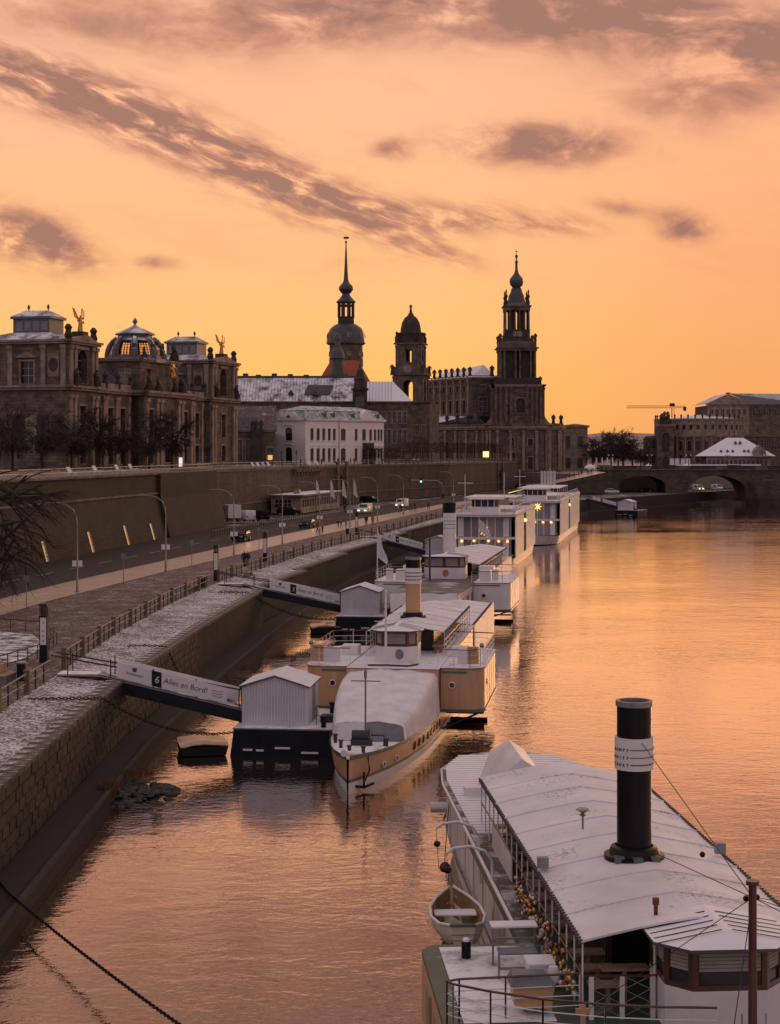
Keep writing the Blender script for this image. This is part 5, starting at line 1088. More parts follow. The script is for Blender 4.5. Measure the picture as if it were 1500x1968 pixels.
# traffic signal on its gantry
t = thing('traffic_signal', 'traffic signal gantry with a green light over the road', 'traffic light', (10.4, 320, 4)); m = MB(); m.tube([(0, 0, 0), (0, 0, 5.0), (-.3, 0, 6.0), (-1.0, 0, 6.5), (-6.6, 0, 6.6)], .1, 7); m.build('gantry', METAL, t, smooth=40)
for x in (-4.3, 0): m = MB(); m.box(x - .18, x + .18, -.2, .05, 6.1 if x else 3.0, 7.1 if x else 4.0); m.build('signal_head', BLACKP, t)
m = MB(); m.ball((-4.3, -.24, 6.32), .17); m.build('green_light', mat('signal_green', (.3, .9, .7), .4, emit=(.45, 1.0, .85), estr=2.5), t); m = MB(); m.box(-6.6, -6.4, -.1, .1, 6.2, 7.0); m.build('signal_head', BLACKP, t)
# benches and bins
bn = None
for lab, px, py in (('wooden slat bench at the left edge behind the fence', 12, 1312), ('pale bench by the fence beside the nearest bin', 372, 1135), ('pale bench behind the fence near the couple', 478, 1108), ('pale bench near the second pillar group', 560, 1066), ('pale bench beyond the info pillar, far', 748, 1022)):
    X, Y = onz(px, py, 4.0)
    if bn is None:
        bn = thing('bench', lab, 'bench', (X, Y, 4), R(80), 'promenade benches')
        for i in range(4): m = MB(); m.box(-.9, .9, -.25 + i * .14, -.14 + i * .14, .42, .46); m.build('seat_slat', WOODP, bn)
        for i in range(3): m = MB(); m.box(-.9, .9, .3 + i * .03, .33 + i * .03, .55 + i * .14, .66 + i * .14); m.build('back_slat', WOODP, bn)
        for s in (-1, 1): m = MB(); m.box(s * .7 - .04, s * .7 + .04, -.25, .3, 0, .42); m.box(s * .7 - .03, s * .7 + .03, .33, .38, .4, .95); m.build('bench_leg', METAL, bn)
    else: copy_tree(bn, None, (X, Y, 4), R(80), lab)
bi = None
for lab, px, py in (('dark blue litter bin beside the fence near pillar six', 41, 1308), ('dark litter bin by the bench at gangway five', 391, 1128), ('dark litter bin behind the snowy quay, far', 668, 1028)):
    X, Y = onz(px, py, 4.0)
    if bi is None:
        bi = thing('litter_bin', lab, 'bin', (X, Y, 4), 0, 'litter bins'); m = MB(); m.lathe([(.22, 0), (.24, .9)], 14); m.build('bin_body', NAVY, bi, smooth=30); m = MB(); m.lathe([(.26, .9), (.26, .98), (.05, 1.02)], 14); m.build('bin_rim', mat('bin_rim', (.25, .25, .27), .6, snow=.5), bi, smooth=30)
    else: copy_tree(bi, None, (X, Y, 4), 0, lab)
railing('lawn_railing', 'low dark railing curving round the snowy lawn', [(-34, 109.5), (-28, 111.2), (-23.2, 108.2), (-20.8, 101.5), (-20.6, 95), (-22.2, 87), (-26, 80)], 4.0, .75, .025, DARKM, 1.3, rails=(1.0,))
railing('car_park_railing', 'low dark bollard fence between the parked vans and the road', [(-25.4, 232), (-22.8, 250), (-19.6, 275), (-16.2, 292), (-12.5, 306)], 3.95, .95, .05, DARKM, 1.5, rails=(.95,))
# mooring chains
def catenary(a, b, sag, n=24): return [(a[0] + (b[0]-a[0])*i/n, a[1] + (b[1]-a[1])*i/n, a[2] + (b[2]-a[2])*i/n - sag * 4 * (i/n) * (1 - i/n)) for i in range(n + 1)]
def linkmesh(L, w, r):
    m = MB(); pts = [(0, w * math.sin(a), L * math.cos(a)) for a in [2 * math.pi * i / 10 for i in range(11)]]; m.tube(pts, r, 5, cap=False); return m.mesh('chain_link', BLACKP)
def chain(label, path, link, big=True):
    t = thing('mooring_chain', label, 'chain'); me = linkmesh(link * .62, link * .36, link * .15); pts = [Vector(p) for p in path]; acc = 0.0; k = 0; d = 0.0
    for p, q in zip(pts, pts[1:]):
        seg = (q - p).length
        while d <= seg:
            c = p + (q - p) * (d / seg); o = obj('chain_link', me, t, c); o.rotation_mode = 'QUATERNION'
            o.rotation_quaternion = (q - p).to_track_quat('Z', 'Y') @ Matrix.Rotation(R(90) * (k % 2), 3, 'Z').to_quaternion(); k += 1; d += link
        d -= seg
    return t
chain('heavy mooring chain slanting across the water in the lower left corner', [(-15.0, 60.5, .62), (-13.4, 57.0, .6)] + catenary((-13.1, 56.4, .62), (-4.1, 40.2, 1.1), .14), .14)
chain('mooring chain from the snowy quay over the wall to the nearest skiff', [(-17.6, 79.5, 3.95), (-16.5, 79.8, 3.93), (-15.6, 80.1, 3.9), (-14.4, 80.5, 3.85)] + catenary((-14.2, 80.6, 3.8), (-7.9, 86.5, 1.2), .75), .17)
chain('mooring chain from the quay down beside gangway six', [(-16.2, 101, 4.0), (-15.2, 101.6, 3.95), (-14.2, 102, 3.88)] + catenary((-14.0, 102.0, 3.8), (-10.9, 96.0, .4), .3), .17)
chain('mooring chain from the quay over the wall near gangway five', [(-14.6, 140, 4.0), (-13.6, 140.5, 3.95), (-12.4, 141, 3.85)] + catenary((-12.2, 141, 3.8), (-4.4, 145.3, 1.2), .8), .24)
# stones and dry grass at the towpath
rk = random.Random(11); rocks = []
for i in range(5):
    m = MB(); m.ball((0, 0, 0), 1, 7, 5, (1, rk.uniform(.6, 1), rk.uniform(.4, .7))); m.v = [(x * rk.uniform(.8, 1.2), y * rk.uniform(.8, 1.2), z * rk.uniform(.8, 1.2)) for x, y, z in m.v]; rocks.append(m.mesh('boulder', mat('wet_boulder', (.035, .028, .024), .7, (.014, .011, .010), 1.5, snow=.22, snow_scale=2.0)))
def rubble(label, cx, cy, n, sx, sy):
    t = thing('rubble_heap', label, 'stones', (cx, cy, 0))
    for i in range(n):
        a, r = rk.uniform(0, 6.28), rk.random() ** .6; o = obj('boulder', rk.choice(rocks), t, (math.cos(a) * r * sx, math.sin(a) * r * sy, .22 * (1 - r) - .03)); s = rk.uniform(.08, .36); o.scale = (s * 1.3, s, s * .7); o.rotation_euler = (0, 0, rk.uniform(0, 6))
rubble('heap of snowy stones jutting into the water below gangway six', -11.9, 76.2, 150, 1.9, 3.0); rubble('small stone heap on the towpath beyond gangway six', -10.6, 112, 45, .9, 3.5)
def tuft(label, cx, cy, z, r, n=260):
    m = MB()
    for i in range(n):
        a, q = rk.uniform(0, 6.28), rk.random() ** .5 * r; x, y = math.cos(a) * q, math.sin(a) * q; h = rk.uniform(.25, .6) * (1.2 - q / r * .5); l = rk.uniform(-.3, .3); l2 = rk.uniform(-.3, .3); m.add([(x - .015, y, 0), (x + .015, y, 0), (x + l, y + l2, h)], [(0, 1, 2)])
    o = m.build('dry_grass', mat('dry_grass', (.20, .10, .045), .9, (.12, .06, .03), 3.0), None, loc=(cx, cy, z)); tag(o, label, 'grass', 'dry grass tufts'); stuff(o)
for lab, x, y, z, r in (('rusty dry grass tuft on the near stone heap', -12.2, 78.2, .5, .8), ('dry grass tuft on the towpath edge below the chain', -12.9, 75.0, .5, .6), ('dry grass clump by the far stone heap', -10.9, 108.5, .5, .7), ('dry grass clump farther along the towpath', -10.2, 116.5, .5, .9)): tuft(lab, x, y, z, r)
# ------------------------------------------------------------------ vehicles
def vehicle(name, label, cat, X, Y, rz, col, kind='car', z=3.95, lights=False, group=None):
    t = thing(name, label, cat, (X, Y, z), rz, group); van = kind != 'car'
    L, Wd, H = (4.3, 1.8, 1.48) if kind == 'car' else (5.2, 2.0, 2.0) if kind == 'van' else (4.8, 1.9, 1.75) if kind == 'suv' else (6.2, 2.2, 2.9)
    if kind == 'car': prof = [(-2.1, .3), (-2.15, .7), (-1.95, .86), (-1.1, .95), (-.45, 1.40), (.9, 1.46), (1.75, 1.1), (2.1, 1.0), (2.15, .5), (2.1, .3)]; cab = [(-1.0, .97), (-.42, 1.36), (.88, 1.42), (1.62, 1.08)]
    elif kind == 'suv': prof = [(-2.35, .35), (-2.4, .85), (-2.2, 1.02), (-1.2, 1.12), (-.6, 1.68), (1.9, 1.74), (2.3, 1.2), (2.38, .5), (2.3, .35)]; cab = [(-1.1, 1.15), (-.57, 1.63), (1.85, 1.68), (2.2, 1.2)]
    else: prof = [(-2.5, .35), (-2.58, .8), (-2.4, 1.02), (-1.75, 1.2), (-1.05, 1.9), (2.45, 1.98), (2.58, 1.8), (2.6, .5), (2.5, .35)]; cab = [(-1.65, 1.22), (-1.05, 1.82), (.2, 1.86), (.2, 1.22)]
    if kind == 'truck': prof = [(-3.0, .45), (-3.08, 1.0), (-2.9, 1.2), (-2.3, 1.35), (-1.75, 2.1), (-1.2, 2.2), (-1.2, .45)]; cab = [(-2.2, 1.4), (-1.76, 2.02), (-1.3, 2.1), (-1.3, 1.4)]
    P = mat('car_paint_' + col, {'black': (.012, .012, .014), 'white': (.66, .65, .66), 'dark': (.03, .028, .03), 'silver': (.33, .33, .34)}[col],   .62 if col in ('black', 'dark') else .35, var=.1, spec=.12 if col in ('black', 'dark') else .5)
    h = Wd / 2; m = MB(); cy, cz = 0, .9
    ins = lambda f: [(y * f, cz + (zz - cz) * f) for y, zz in prof]
    rings = [[(x, y, zz) for y, zz in ins(f)] for x, f in ((-h, .955), (-h + .07, 1.0), (h - .07, 1.0), (h, .955))]
    m.loft(rings); m.build('body', P, t, smooth=40)
    for s in (-1, 1):
        q = MB(); x = s * (h + .006) ; cc = [(x, y * .955, cz + (zz - cz) * .955) for y, zz in cab]; q.add(cc, [(0,1,2,3) if s < 0 else (3,2,1,0)]); q.build('side_window', GLASSD, t)
        for y in ((-1.35, 1.35) if kind == 'car' else (-1.6, 1.65)):
            w_ = MB(); w_.M = Matrix.Translation((s * (h - .12), y, .33)) @ Matrix.Rotation(R(90), 4, 'Y'); w_.lathe([(.33, -.1), (.33, .1)], 16); wh = w_.build('wheel', RUBBER, t, smooth=30)
            w_ = MB(); w_.M = Matrix.Translation((s * (h - .0), y, .33)) @ Matrix.Rotation(R(90), 4, 'Y'); w_.lathe([(.2, -.02), (.2, .02)], 12); w_.build('rim', METAL, wh)
        q = MB(); y0 = prof[1][0]; q.box(s * (h - .35) - .2, s * (h - .35) + .2, y0 - .03, y0 + .12, .62, .78); q.build('headlight', mat('headlight_on', (.9, .85, .7), .3, emit=(1.0, .85, .55), estr=4.0) if lights else mat('headlight_glass', (.5, .5, .5), .2), t)
        q = MB(); y1 = max(p[0] for p in prof); q.box(s * (h - .3) - .14, s * (h - .3) + .14, y1 - .12, y1 + .02, .75, .95); q.build('tail_light', mat('tail_light', (.35, .02, .015), .3), t)
    (ya, za), (yb, zb) = cab[0], cab[1]; q = MB(); q.add([(-h + .15, ya - .05, za + .03), (h - .15, ya - .05, za + .03), (h - .22, yb - .04, zb + .02), (-h + .22, yb - .04, zb + .02)], [(0,1,2,3)]); q.v = [(x, y - .02, zz + .03) for x, y, zz in q.v]; q.build('windscreen', GLASSD, t)
    if kind in ('car', 'suv'):
        (ya, za), (yb, zb) = cab[3], cab[2]; q = MB(); q.add([(h - .15, ya + .08, za + .02), (-h + .15, ya + .08, za + .02), (-h + .22, yb + .06, zb + .02), (h - .22, yb + .06, zb + .02)], [(0,1,2,3)]); q.v = [(x, y + .03, zz + .03) for x, y, zz in q.v]; q.build('rear_window', GLASSD, t)
    if kind == 'truck': q = MB(); q.box(-h - .05, h + .05, -1.1, 3.1, .7, 2.95); q.build('cargo_box', P, t); q = MB(); q.box(-h + .1, h - .1, -1.2, 3.0, .45, .7); q.build('chassis', DARKM, t)
    return t
rd = lambda Y: math.atan2(-(lerp_line(WALK_L, Y + 5) - lerp_line(WALK_L, Y - 5)), 10)
vehicle('car', 'black hatchback on the road, nearest of the driving cars', 'car', -20.3, 222, rd(222), 'black'); vehicle('car', 'dark hatchback on the road behind the nearest one, by the walkers', 'car', -13.3, 261, rd(261), 'dark')
vehicle('van', 'white van with headlights on driving towards the camera', 'van', -5.0, 322, rd(322), 'white', 'van', lights=True); vehicle('van', 'white van farther along the road past the gate, lights on', 'van', 2.6, 356, rd(356), 'white', 'van', lights=True)
vehicle('truck', 'white box truck parked at the bastion corner', 'truck', -28.0, 285, R(200), 'white', 'truck'); vehicle('van', 'white van parked beside the box truck', 'van', -25.5, 286, R(208), 'white', 'van'); vehicle('van', 'dark van parked right of the white parked van', 'van', -23.3, 288, R(212), 'black', 'van')
vehicle('car', 'black estate car parked broadside before the kiosk', 'car', -19.3, 312, R(82), 'black', 'suv'); vehicle('car', 'black car parked broadside under the arched gate', 'car', -4.8, 388, R(70), 'black', 'suv')
vehicle('car', 'white car parked at the near foot of the stone bridge', 'car', 65.5, 480, R(80), 'white'); vehicle('car', 'dark car under the first bridge arch', 'car', 80, 508, R(80), 'black')
for i, (x, y) in enumerate(((46.5, 552), (49.3, 556), (52, 561), (43.5, 549))): vehicle('car', ('silver car parked below the church, left of the row', 'white car parked below the church, middle of the row', 'silver car parked below the church, right end of the row', 'dark car parked below the church, left end')[i], 'car', x, y, R(200), ('silver', 'white', 'silver', 'dark')[i], group='cars parked below the church')
vehicle('van', 'white van seen through the second bridge arch, left one', 'van', 100, 528, R(15), 'white', 'van', 3.65, lights=True); vehicle('van', 'white bus-like van seen through the second bridge arch, right one', 'van', 107, 532, R(15), 'white', 'van', 3.65)
vehicle('car', 'white car on the road past the glass pavilion', 'car', 21, 398, rd(398), 'white', lights=True)
# ------------------------------------------------------------------ people
def body_mesh(pose, seed):
    """one skinned figure 1.74 m tall; pose: stride (m)"""
    st = pose; J = {'pel': (0, 0, .95), 'che': (0, .02, 1.25), 'nek': (0, .01, 1.47), 'hea': (0, -.03, 1.60), 'top': (0, -.02, 1.70)}
    for s, n in ((-1, 'l'), (1, 'r')):
        k = st * s; J['hip' + n] = (s * .1, 0, .9); J['kne' + n] = (s * .11, -k * .5 - .03, .5); J['ank' + n] = (s * .11, -k * .8 + (.06 if k < 0 else 0), .09); J['toe' + n] = (s * .13, -k * .8 - .16, .04)
        J['sho' + n] = (s * .19, .02, 1.40); J['elb' + n] = (s * .26, k * .35 + .04, 1.12); J['wri' + n] = (s * .24, k * .5 - .1, .88); J['han' + n] = (s * .23, k * .5 - .14, .80)
    ed = [('pel', 'che'), ('che', 'nek'), ('nek', 'hea'), ('hea', 'top')]
    for n in 'lr': ed += [('pel', 'hip' + n), ('hip' + n, 'kne' + n), ('kne' + n, 'ank' + n), ('ank' + n, 'toe' + n), ('che', 'sho' + n), ('sho' + n, 'elb' + n), ('elb' + n, 'wri' + n), ('wri' + n, 'han' + n)]
    rad = {'pel': (.17, .13), 'che': (.19, .14), 'nek': (.065, .065), 'hea': (.095, .105), 'top': (.06, .07), 'hip': (.10, .10), 'kne': (.075, .075), 'ank': (.055, .055), 'toe': (.045, .035), 'sho': (.085, .085), 'elb': (.065, .065), 'wri': (.05, .05), 'han': (.04, .03)}
    names = list(J); me = bpy.data.meshes.new('body'); me.from_pydata([J[n] for n in names], [(names.index(a), names.index(b)) for a, b in ed], []); o = bpy.data.objects.new('tmp_body', me); COL.objects.link(o)
    md = o.modifiers.new('skin', 'SKIN')
    for i, n in enumerate(names): me.skin_vertices[0].data[i].radius = rad[n if n in rad else n[:-1]]; me.skin_vertices[0].data[i].use_root = (n == 'pel')
    sb = o.modifiers.new('sub', 'SUBSURF'); sb.levels = 1; sb.render_levels = 1
    dg = bpy.context.evaluated_depsgraph_get(); m2 = bpy.data.meshes.new_from_object(o.evaluated_get(dg)); bpy.data.objects.remove(o)
    return m2
SKIN = mat('skin', (.45, .26, .19), .6); HAIR = [mat('dark_hair', (.03, .02, .015), .6), mat('fair_hair', (.30, .20, .10), .6), mat('dark_cap', (.03, .03, .04), .8)]
CLOTH = {'black': mat('black_coat', (.02, .02, .022), .9), 'navy': mat('navy_coat', (.03, .035, .055), .9), 'orange': mat('orange_jacket', (.55, .16, .03), .8), 'red': mat('red_jacket', (.30, .05, .04), .8), 'grey': mat('grey_coat', (.14, .14, .15), .9), 'white': mat('white_jacket', (.6, .58, .57), .8)}
TROU = [mat('dark_trousers', (.025, .025, .03), .9), mat('blue_jeans', (.06, .08, .13), .9)]
BODIES = [body_mesh(p, i) for i, p in enumerate((.02, .28, -.24, .12))]
rp = random.Random(21)
def person(label, X, Y, z, rz, coat, pose=None, group='people strolling by the river', hgt=1.0):
    me = BODIES[rp.randrange(4) if pose is None else pose].copy(); me.materials.clear()
    for m in (CLOTH[coat], rp.choice(TROU), SKIN, rp.choice(HAIR)): me.materials.append(m)
    for p in me.polygons:
        c = p.center; k = 1 if c.z < .84 and abs(c.x) < .2 and not (c.z > .74 and abs(c.x) > .17) else 0
        if c.z > 1.46: k = 3 if (c.y > -.04 or c.z > 1.66) else 2
        elif .7 < c.z < .86 and abs(c.x) > .2: k = 2
        elif c.z < .08: k = 1
        p.material_index = k; p.use_smooth = True
    o = obj('person', me, None, (X, Y, z), rz); o.scale = (hgt, hgt, hgt); tag(o, label, 'person', group); return o
def at_ground(px, py, z=4.03): return onz(px, py, z)
ppl = [('person in dark coat walking close beside a companion, left one', 470, 1090, 'black', 1), ('person in dark coat walking close beside a companion, right one', 477, 1090, 'navy', 2), ('walker in orange red jacket on the pale sidewalk, left', 692, 1023, 'red', 1), ('walker in bright orange jacket on the pale sidewalk', 720, 1023, 'orange', 0),
       ('adult in dark coat beside a child on the sidewalk', 811, 1013, 'black', 1), ('child in grey walking between two adults', 829, 1013, 'grey', 2), ('adult in dark coat right of the child', 856, 1013, 'navy', 3), ('person in dark coat near gangway four, standing', 973, 1010, 'black', 0), ('person in orange vest near gangway four', 1010, 1010, 'orange', 3)]
for lab, px, py, c, p in ppl: X, Y = at_ground(380 + px / 3 if px > 600 else px, py); person(lab, X, Y, 4.03, rp.uniform(0, 6.28) if c != 'black' else R(170), c, p, hgt=.68 if 'child' in lab else 1.0)
for i, px in enumerate((765, 771, 777, 790, 798, 824)): X, Y = at_ground(px, 985 - i); person(('person in white jacket in the distant group on the sidewalk', 'person in black coat in the distant sidewalk group', 'person in navy coat in the distant sidewalk group', 'person in grey coat apart from the distant group', 'person in black apart right of the distant group', 'lone far person near the signal')[i], X, Y, 4.03, rp.uniform(0, 6), ('white', 'black', 'navy', 'grey', 'black', 'navy')[i])
X, Y = at_ground(663, 985); person('lone person in black on the far side of the road', X, Y, 4.0, 0, 'black', 1)
wds = 'first second third fourth fifth sixth seventh eighth ninth tenth eleventh twelfth thirteenth fourteenth fifteenth sixteenth seventeenth eighteenth nineteenth twentieth'.split()
for i in range(20):
    f = (i + rp.random() * .8) / 20; Yt = 345 + f * 110; Xw = lerp_line([(y, x) for x, y in WALL2], Yt); person('tiny figure at the terrace railing, %s from the left' % wds[i], Xw - 2 - rp.random() * 5, Yt, 13.0, rp.uniform(0, 6), rp.choice(['black', 'navy', 'grey', 'black', 'white']), group='people on the terrace')
for i in range(12):
    px = 1085 + i * 9 + rp.uniform(-3, 3); Yt = 488 + rp.random() * 12; Xt = PX(px, Yt); zt = 5.0 + (10.22 - 5.0) * (Xt - PX(1012, 480)) / (PX(1165, 480) - PX(1012, 480)); person('tiny figure on the street ramp to the bridge, %s from the left' % wds[i], Xt, Yt, min(zt, 10.2), rp.uniform(0, 6), rp.choice(['black', 'navy', 'grey']), group='people on the bridge ramp')
# ------------------------------------------------------------------ flags, kiosk, pavilion
for i, px in enumerate((608, 634, 656, 677)):
    X = PX(px, 335); t = thing('flagpole', ('white banner flag, leftmost of the four before the terrace wall', 'white banner flag, second of the four before the terrace wall', 'white banner flag, third of the four before the terrace wall', 'white banner flag, rightmost of the four, beside the gate')[i], 'flag', (X, 335 + i * 4, 4), 0, 'white flags by the kiosk')
    m = MB(); m.lathe([(.05, 0), (.04, 6.6)], 6); m.build('pole', METAL, t); m = MB(); m.loft([[(.04, 0, 6.4), (.04, 0, 3.0)], [(.3, -.1, 6.0), (.45, .1, 2.7)], [(.55, .05, 5.0), (.8, -.1, 2.4)], [(.7, 0, 4.2), (.95, 0, 2.5)]], cap=False, closed=False); m.build('flag_cloth', TARP, t, smooth='all')
kt = thing('kiosk', 'low stone kiosk with snowy flat roof and window row at the wall foot', 'kiosk', (-17.7, 322, 3.95), math.atan2(36, 6.7)); KL = 36.0
holes = [(1.2 + i * 2.2, 2.8 + i * 2.2, 1.2, 2.6) for i in range(15)]; m = MB(); wall_holes(m, KL, 0, 3.4, holes, .2); m.build('front_wall', STONE_L, kt)
for h in holes:
    m = MB(); m.box(h[0], h[1], .14, .18, h[2], h[3]); w_ = m.build('window', GLASSD, kt); m = MB(); m.box((h[0] + h[1]) / 2 - .05, (h[0] + h[1]) / 2 + .05, .08, .14, h[2], h[3]); m.box(h[0], h[1], .09, .13, 1.95, 2.03); m.build('frame', FRAMEW, w_)
m = MB(); m.M = Matrix.Translation((0, 6, 0)) @ Matrix.Rotation(R(-90), 4, 'Z'); eh = [(.8, 2.2, 1.2, 2.7), (2.6, 4.0, 1.2, 2.7)]; wall_holes(m, 6, 0, 3.4, eh, .2); m.build('end_wall', STONE_L, kt)
for h in eh: m = MB(); m.M = Matrix.Translation((0, 6, 0)) @ Matrix.Rotation(R(-90), 4, 'Z'); m.box(h[0], h[1], .14, .18, h[2], h[3]); w_ = m.build('window', GLASSD, kt); m = MB(); m.M = Matrix.Translation((0, 6, 0)) @ Matrix.Rotation(R(-90), 4, 'Z'); m.box((h[0] + h[1]) / 2 - .06, (h[0] + h[1]) / 2 + .06, .06, .14, h[2], h[3]); m.box(h[0], h[1], .07, .13, 1.9, 2.0); m.build('frame', FRAMEW, w_)
m = MB(); m.box(-.7, KL + .5, -.8, 6.2, 3.4, 3.72); m.build('flat_roof', mat('snowy_flat_roof', (.20, .17, .15), .7, snow=.8), kt); m = MB(); m.box(7, 8.2, 2, 3.2, 3.72, 4.6); m.build('roof_vent', METAL, kt)
pv = thing('glass_pavilion', 'small glass pavilion with illuminated gable edge behind the excursion ships', 'pavilion', (28, 376, 4), R(-18)); W2, D2 = 8.6, 7.0
m = MB(); m.box(.3, W2 - .3, .3, D2, 0, .5); m.build('plinth', DARKM, pv)
for i in range(6): m = MB(); m.box(.3 + i * (W2 - .6) / 6 + .06, .3 + (i + 1) * (W2 - .6) / 6 - .06, .3, .34, .5, 2.6); m.build('glass_panel', mat('pavilion_glass', (.12, .10, .09), .1), pv)
for i in range(7): m = MB(); m.box(.24 + i * (W2 - .6) / 6, .36 + i * (W2 - .6) / 6, .2, .4, 0, 2.7); m.build('post', DARKM, pv)
m = MB(); m.box(.4, W2 - .4, .5, D2, .5, 2.6); m.build('pavilion_core', DIM, pv)
for s in (0, 1):
    x0, x1 = (-.5, W2 / 2) if s == 0 else (W2 + .5, W2 / 2); m = MB(); m.loft([[(x0, -.5, 2.6), (x1, -.5, 3.8), (x1, -.5, 3.95), (x0, -.5, 2.75)], [(x0, D2, 2.6), (x1, D2, 3.8), (x1, D2, 3.95), (x0, D2, 2.75)]]); m.build('roof_slope', mat('snowy_dark_roof', (.06, .05, .05), .6, snow=.4), pv)
    m = MB(); m.tube([(x0, -.56, 2.68), (x1, -.56, 3.88)], .06, 5); m.build('light_strip', mat('warm_light_strip', (.9, .75, .45), .5, emit=(1.0, .72, .35), estr=1.5), pv)
for i in range(5):
    t = thing('flagpole', 'slim white flag behind the farther excursion ship, %s of five' % ('leftmost', 'second', 'middle', 'fourth', 'rightmost')[i], 'flag', (PX(1040 + i * 6, 425), 425, 4), 0, 'white flags behind the far ship'); m = MB(); m.lathe([(.05, 0), (.04, 7.4)], 6); m.build('pole', WHITE, t); m = MB(); m.box(.05, .6, -.02, .02, 3.2, 7.2); m.build('flag_cloth', TARP, t)
t = thing('advertising_panel', 'glowing white advertising panel on the terrace below the trees', 'panel', (-38.6, 300, 13), R(-10)); m = MB(); m.box(-.4, .4, -.08, .08, .3, 2.2); m.build('panel_frame', METAL, t); m = MB(); m.box(-.34, .34, -.09, -.081, .4, 2.1); m.build('lit_face', mat('lit_panel', (.9, .85, .85), .5, emit=(1.0, .82, .80), estr=.8), t)
t = thing('light_box', 'glowing yellow box sign on the terrace corner above the gate', 'sign', (29.5, 500, 13), 0); m = MB(); m.box(-.9, .9, -.3, .3, 1.6, 3.4); m.build('lit_face', mat('lit_yellow_box', (.9, .7, .3), .5, emit=(1.0, .70, .28), estr=1.4), t); m = MB(); m.box(-.1, .1, -.1, .1, 0, 1.6); m.build('stand', DARKM, t)
# ------------------------------------------------------------------ buildings
TM = Matrix.Translation
def RZ(a): return Matrix.Rotation(a, 4, 'Z')
def side_M(x0, y0, x1, y1, z=0): return TM((x0, y0, z)) @ RZ(math.atan2(y1 - y0, x1 - x0))
def facade(parent, M, w, z0, z1, holes, m, depth=.4, frame=FRAMEW, name='wall', bars=1, sill=True, glassm=None, surround=None):
    mb = MB(); mb.M = M; wall_holes(mb, w, z0, z1, holes, depth); o_ = mb.build(name, STONE_B if m is STONE else m, parent)
    if m is STONE: uv_by_wall(o_)
    for h in holes:
        a, b, c, d = h[:4]; arch = len(h) > 4 and h[4]
        p = MB(); p.M = M; p.box(a - .05, b + .05, depth - .02, depth + .05, c - .05, d + .05); win = p.build('window', glassm or GLASSD, parent)
        f = MB(); f.M = M; t = max(.06, (b - a) * .05); y = depth - .06
        for i in range(1, bars + 1): x = a + (b - a) * i / (bars + 1); f.box(x - t / 2, x + t / 2, y, y + .035, c, d)
        for q in (.36, .70): f.box(a, b, y + .003, y + .032, c + (d - c) * q - t / 2, c + (d - c) * q + t / 2)
        f.build('frame', frame, win)
        if sill: s = MB(); s.M = M; s.box(a - .15, b + .15, -.16, .05, c - .2, c - .005); s.build('sill', m if surround is None else surround, win)
        if surround is not None:
            s = MB(); s.M = M; wd = .28; s.box(a - wd, a - .003, -.12, -.004, c, d); s.box(b + .003, b + wd, -.12, -.004, c, d); s.box(a - wd - .1, b + wd + .1, -.2, -.003, d + .003, d + .35); s.build('surround', surround, win)
def cornice(parent, M, w, z, h, proj, m, x0=0.0, name='cornice'):
    mb = MB(); mb.M = M; mb.box(x0 - proj, x0 + w + proj, -proj, .3, z, z + h * .5); mb.box(x0 - proj * 1.5, x0 + w + proj * 1.5, -proj * 1.5, .3, z + h * .5 + .002, z + h); return mb.build(name, m, parent)
def pilasters(parent, M, xs, z0, z1, wd, proj, m, name='pilaster'):
    for x in xs: mb = MB(); mb.M = M; mb.box(x - wd / 2, x + wd / 2, -proj, -.004, z0, z1 - .7); mb.box(x - wd * .65, x + wd * .65, -proj * 1.4, -.003, z1 - .698, z1); mb.box(x - wd * .65, x + wd * .65, -proj * 1.4, -.003, z0, z0 + .6) if False else None; mb.build(name, m, parent)
STATUE = {}
def statue(parent, M, x, y, z, h, m=None, rz=0.0, name='statue', wings=False):
    m = m or BRONZE; key = (m.name, wings)
    if key not in STATUE:
        me = BODIES[len(STATUE) % 4].copy(); me.materials.clear(); me.materials.append(m); me.transform(Matrix.Diagonal((1.35, 1.5, 1, 1)))
        for p in me.polygons: p.material_index = 0; p.use_smooth = True
        bm = bmesh.new(); bm.from_mesh(me)
        r = bmesh.ops.create_cone(bm, cap_ends=True, segments=8, radius1=.33, radius2=.2, depth=.9); bmesh.ops.translate(bm, verts=r['verts'], vec=(0, 0, .45))
        if wings:
            for s in (-1, 1):
                vs = [bm.verts.new(p) for p in ((s * .1, .15, 1.2), (s * .55, .35, 1.5), (s * .75, .45, 2.5), (s * .45, .4, 2.35), (s * .15, .2, 1.5), (s * .1, .28, 1.2))]; bm.faces.new(vs[:5]); bm.faces.new([vs[5], vs[0], vs[4]])
            r = bmesh.ops.create_cone(bm, cap_ends=True, segments=6, radius1=.07, radius2=.05, depth=.9); bmesh.ops.translate(bm, verts=r['verts'], vec=(.35, -.1, 1.75))
        bm.to_mesh(me); bm.free(); STATUE[key] = me
    p = M @ Vector((x, y, z)); o = obj(name, STATUE[key], parent, p, rz); s = h / 1.72; o.scale = (s, s, s); return o
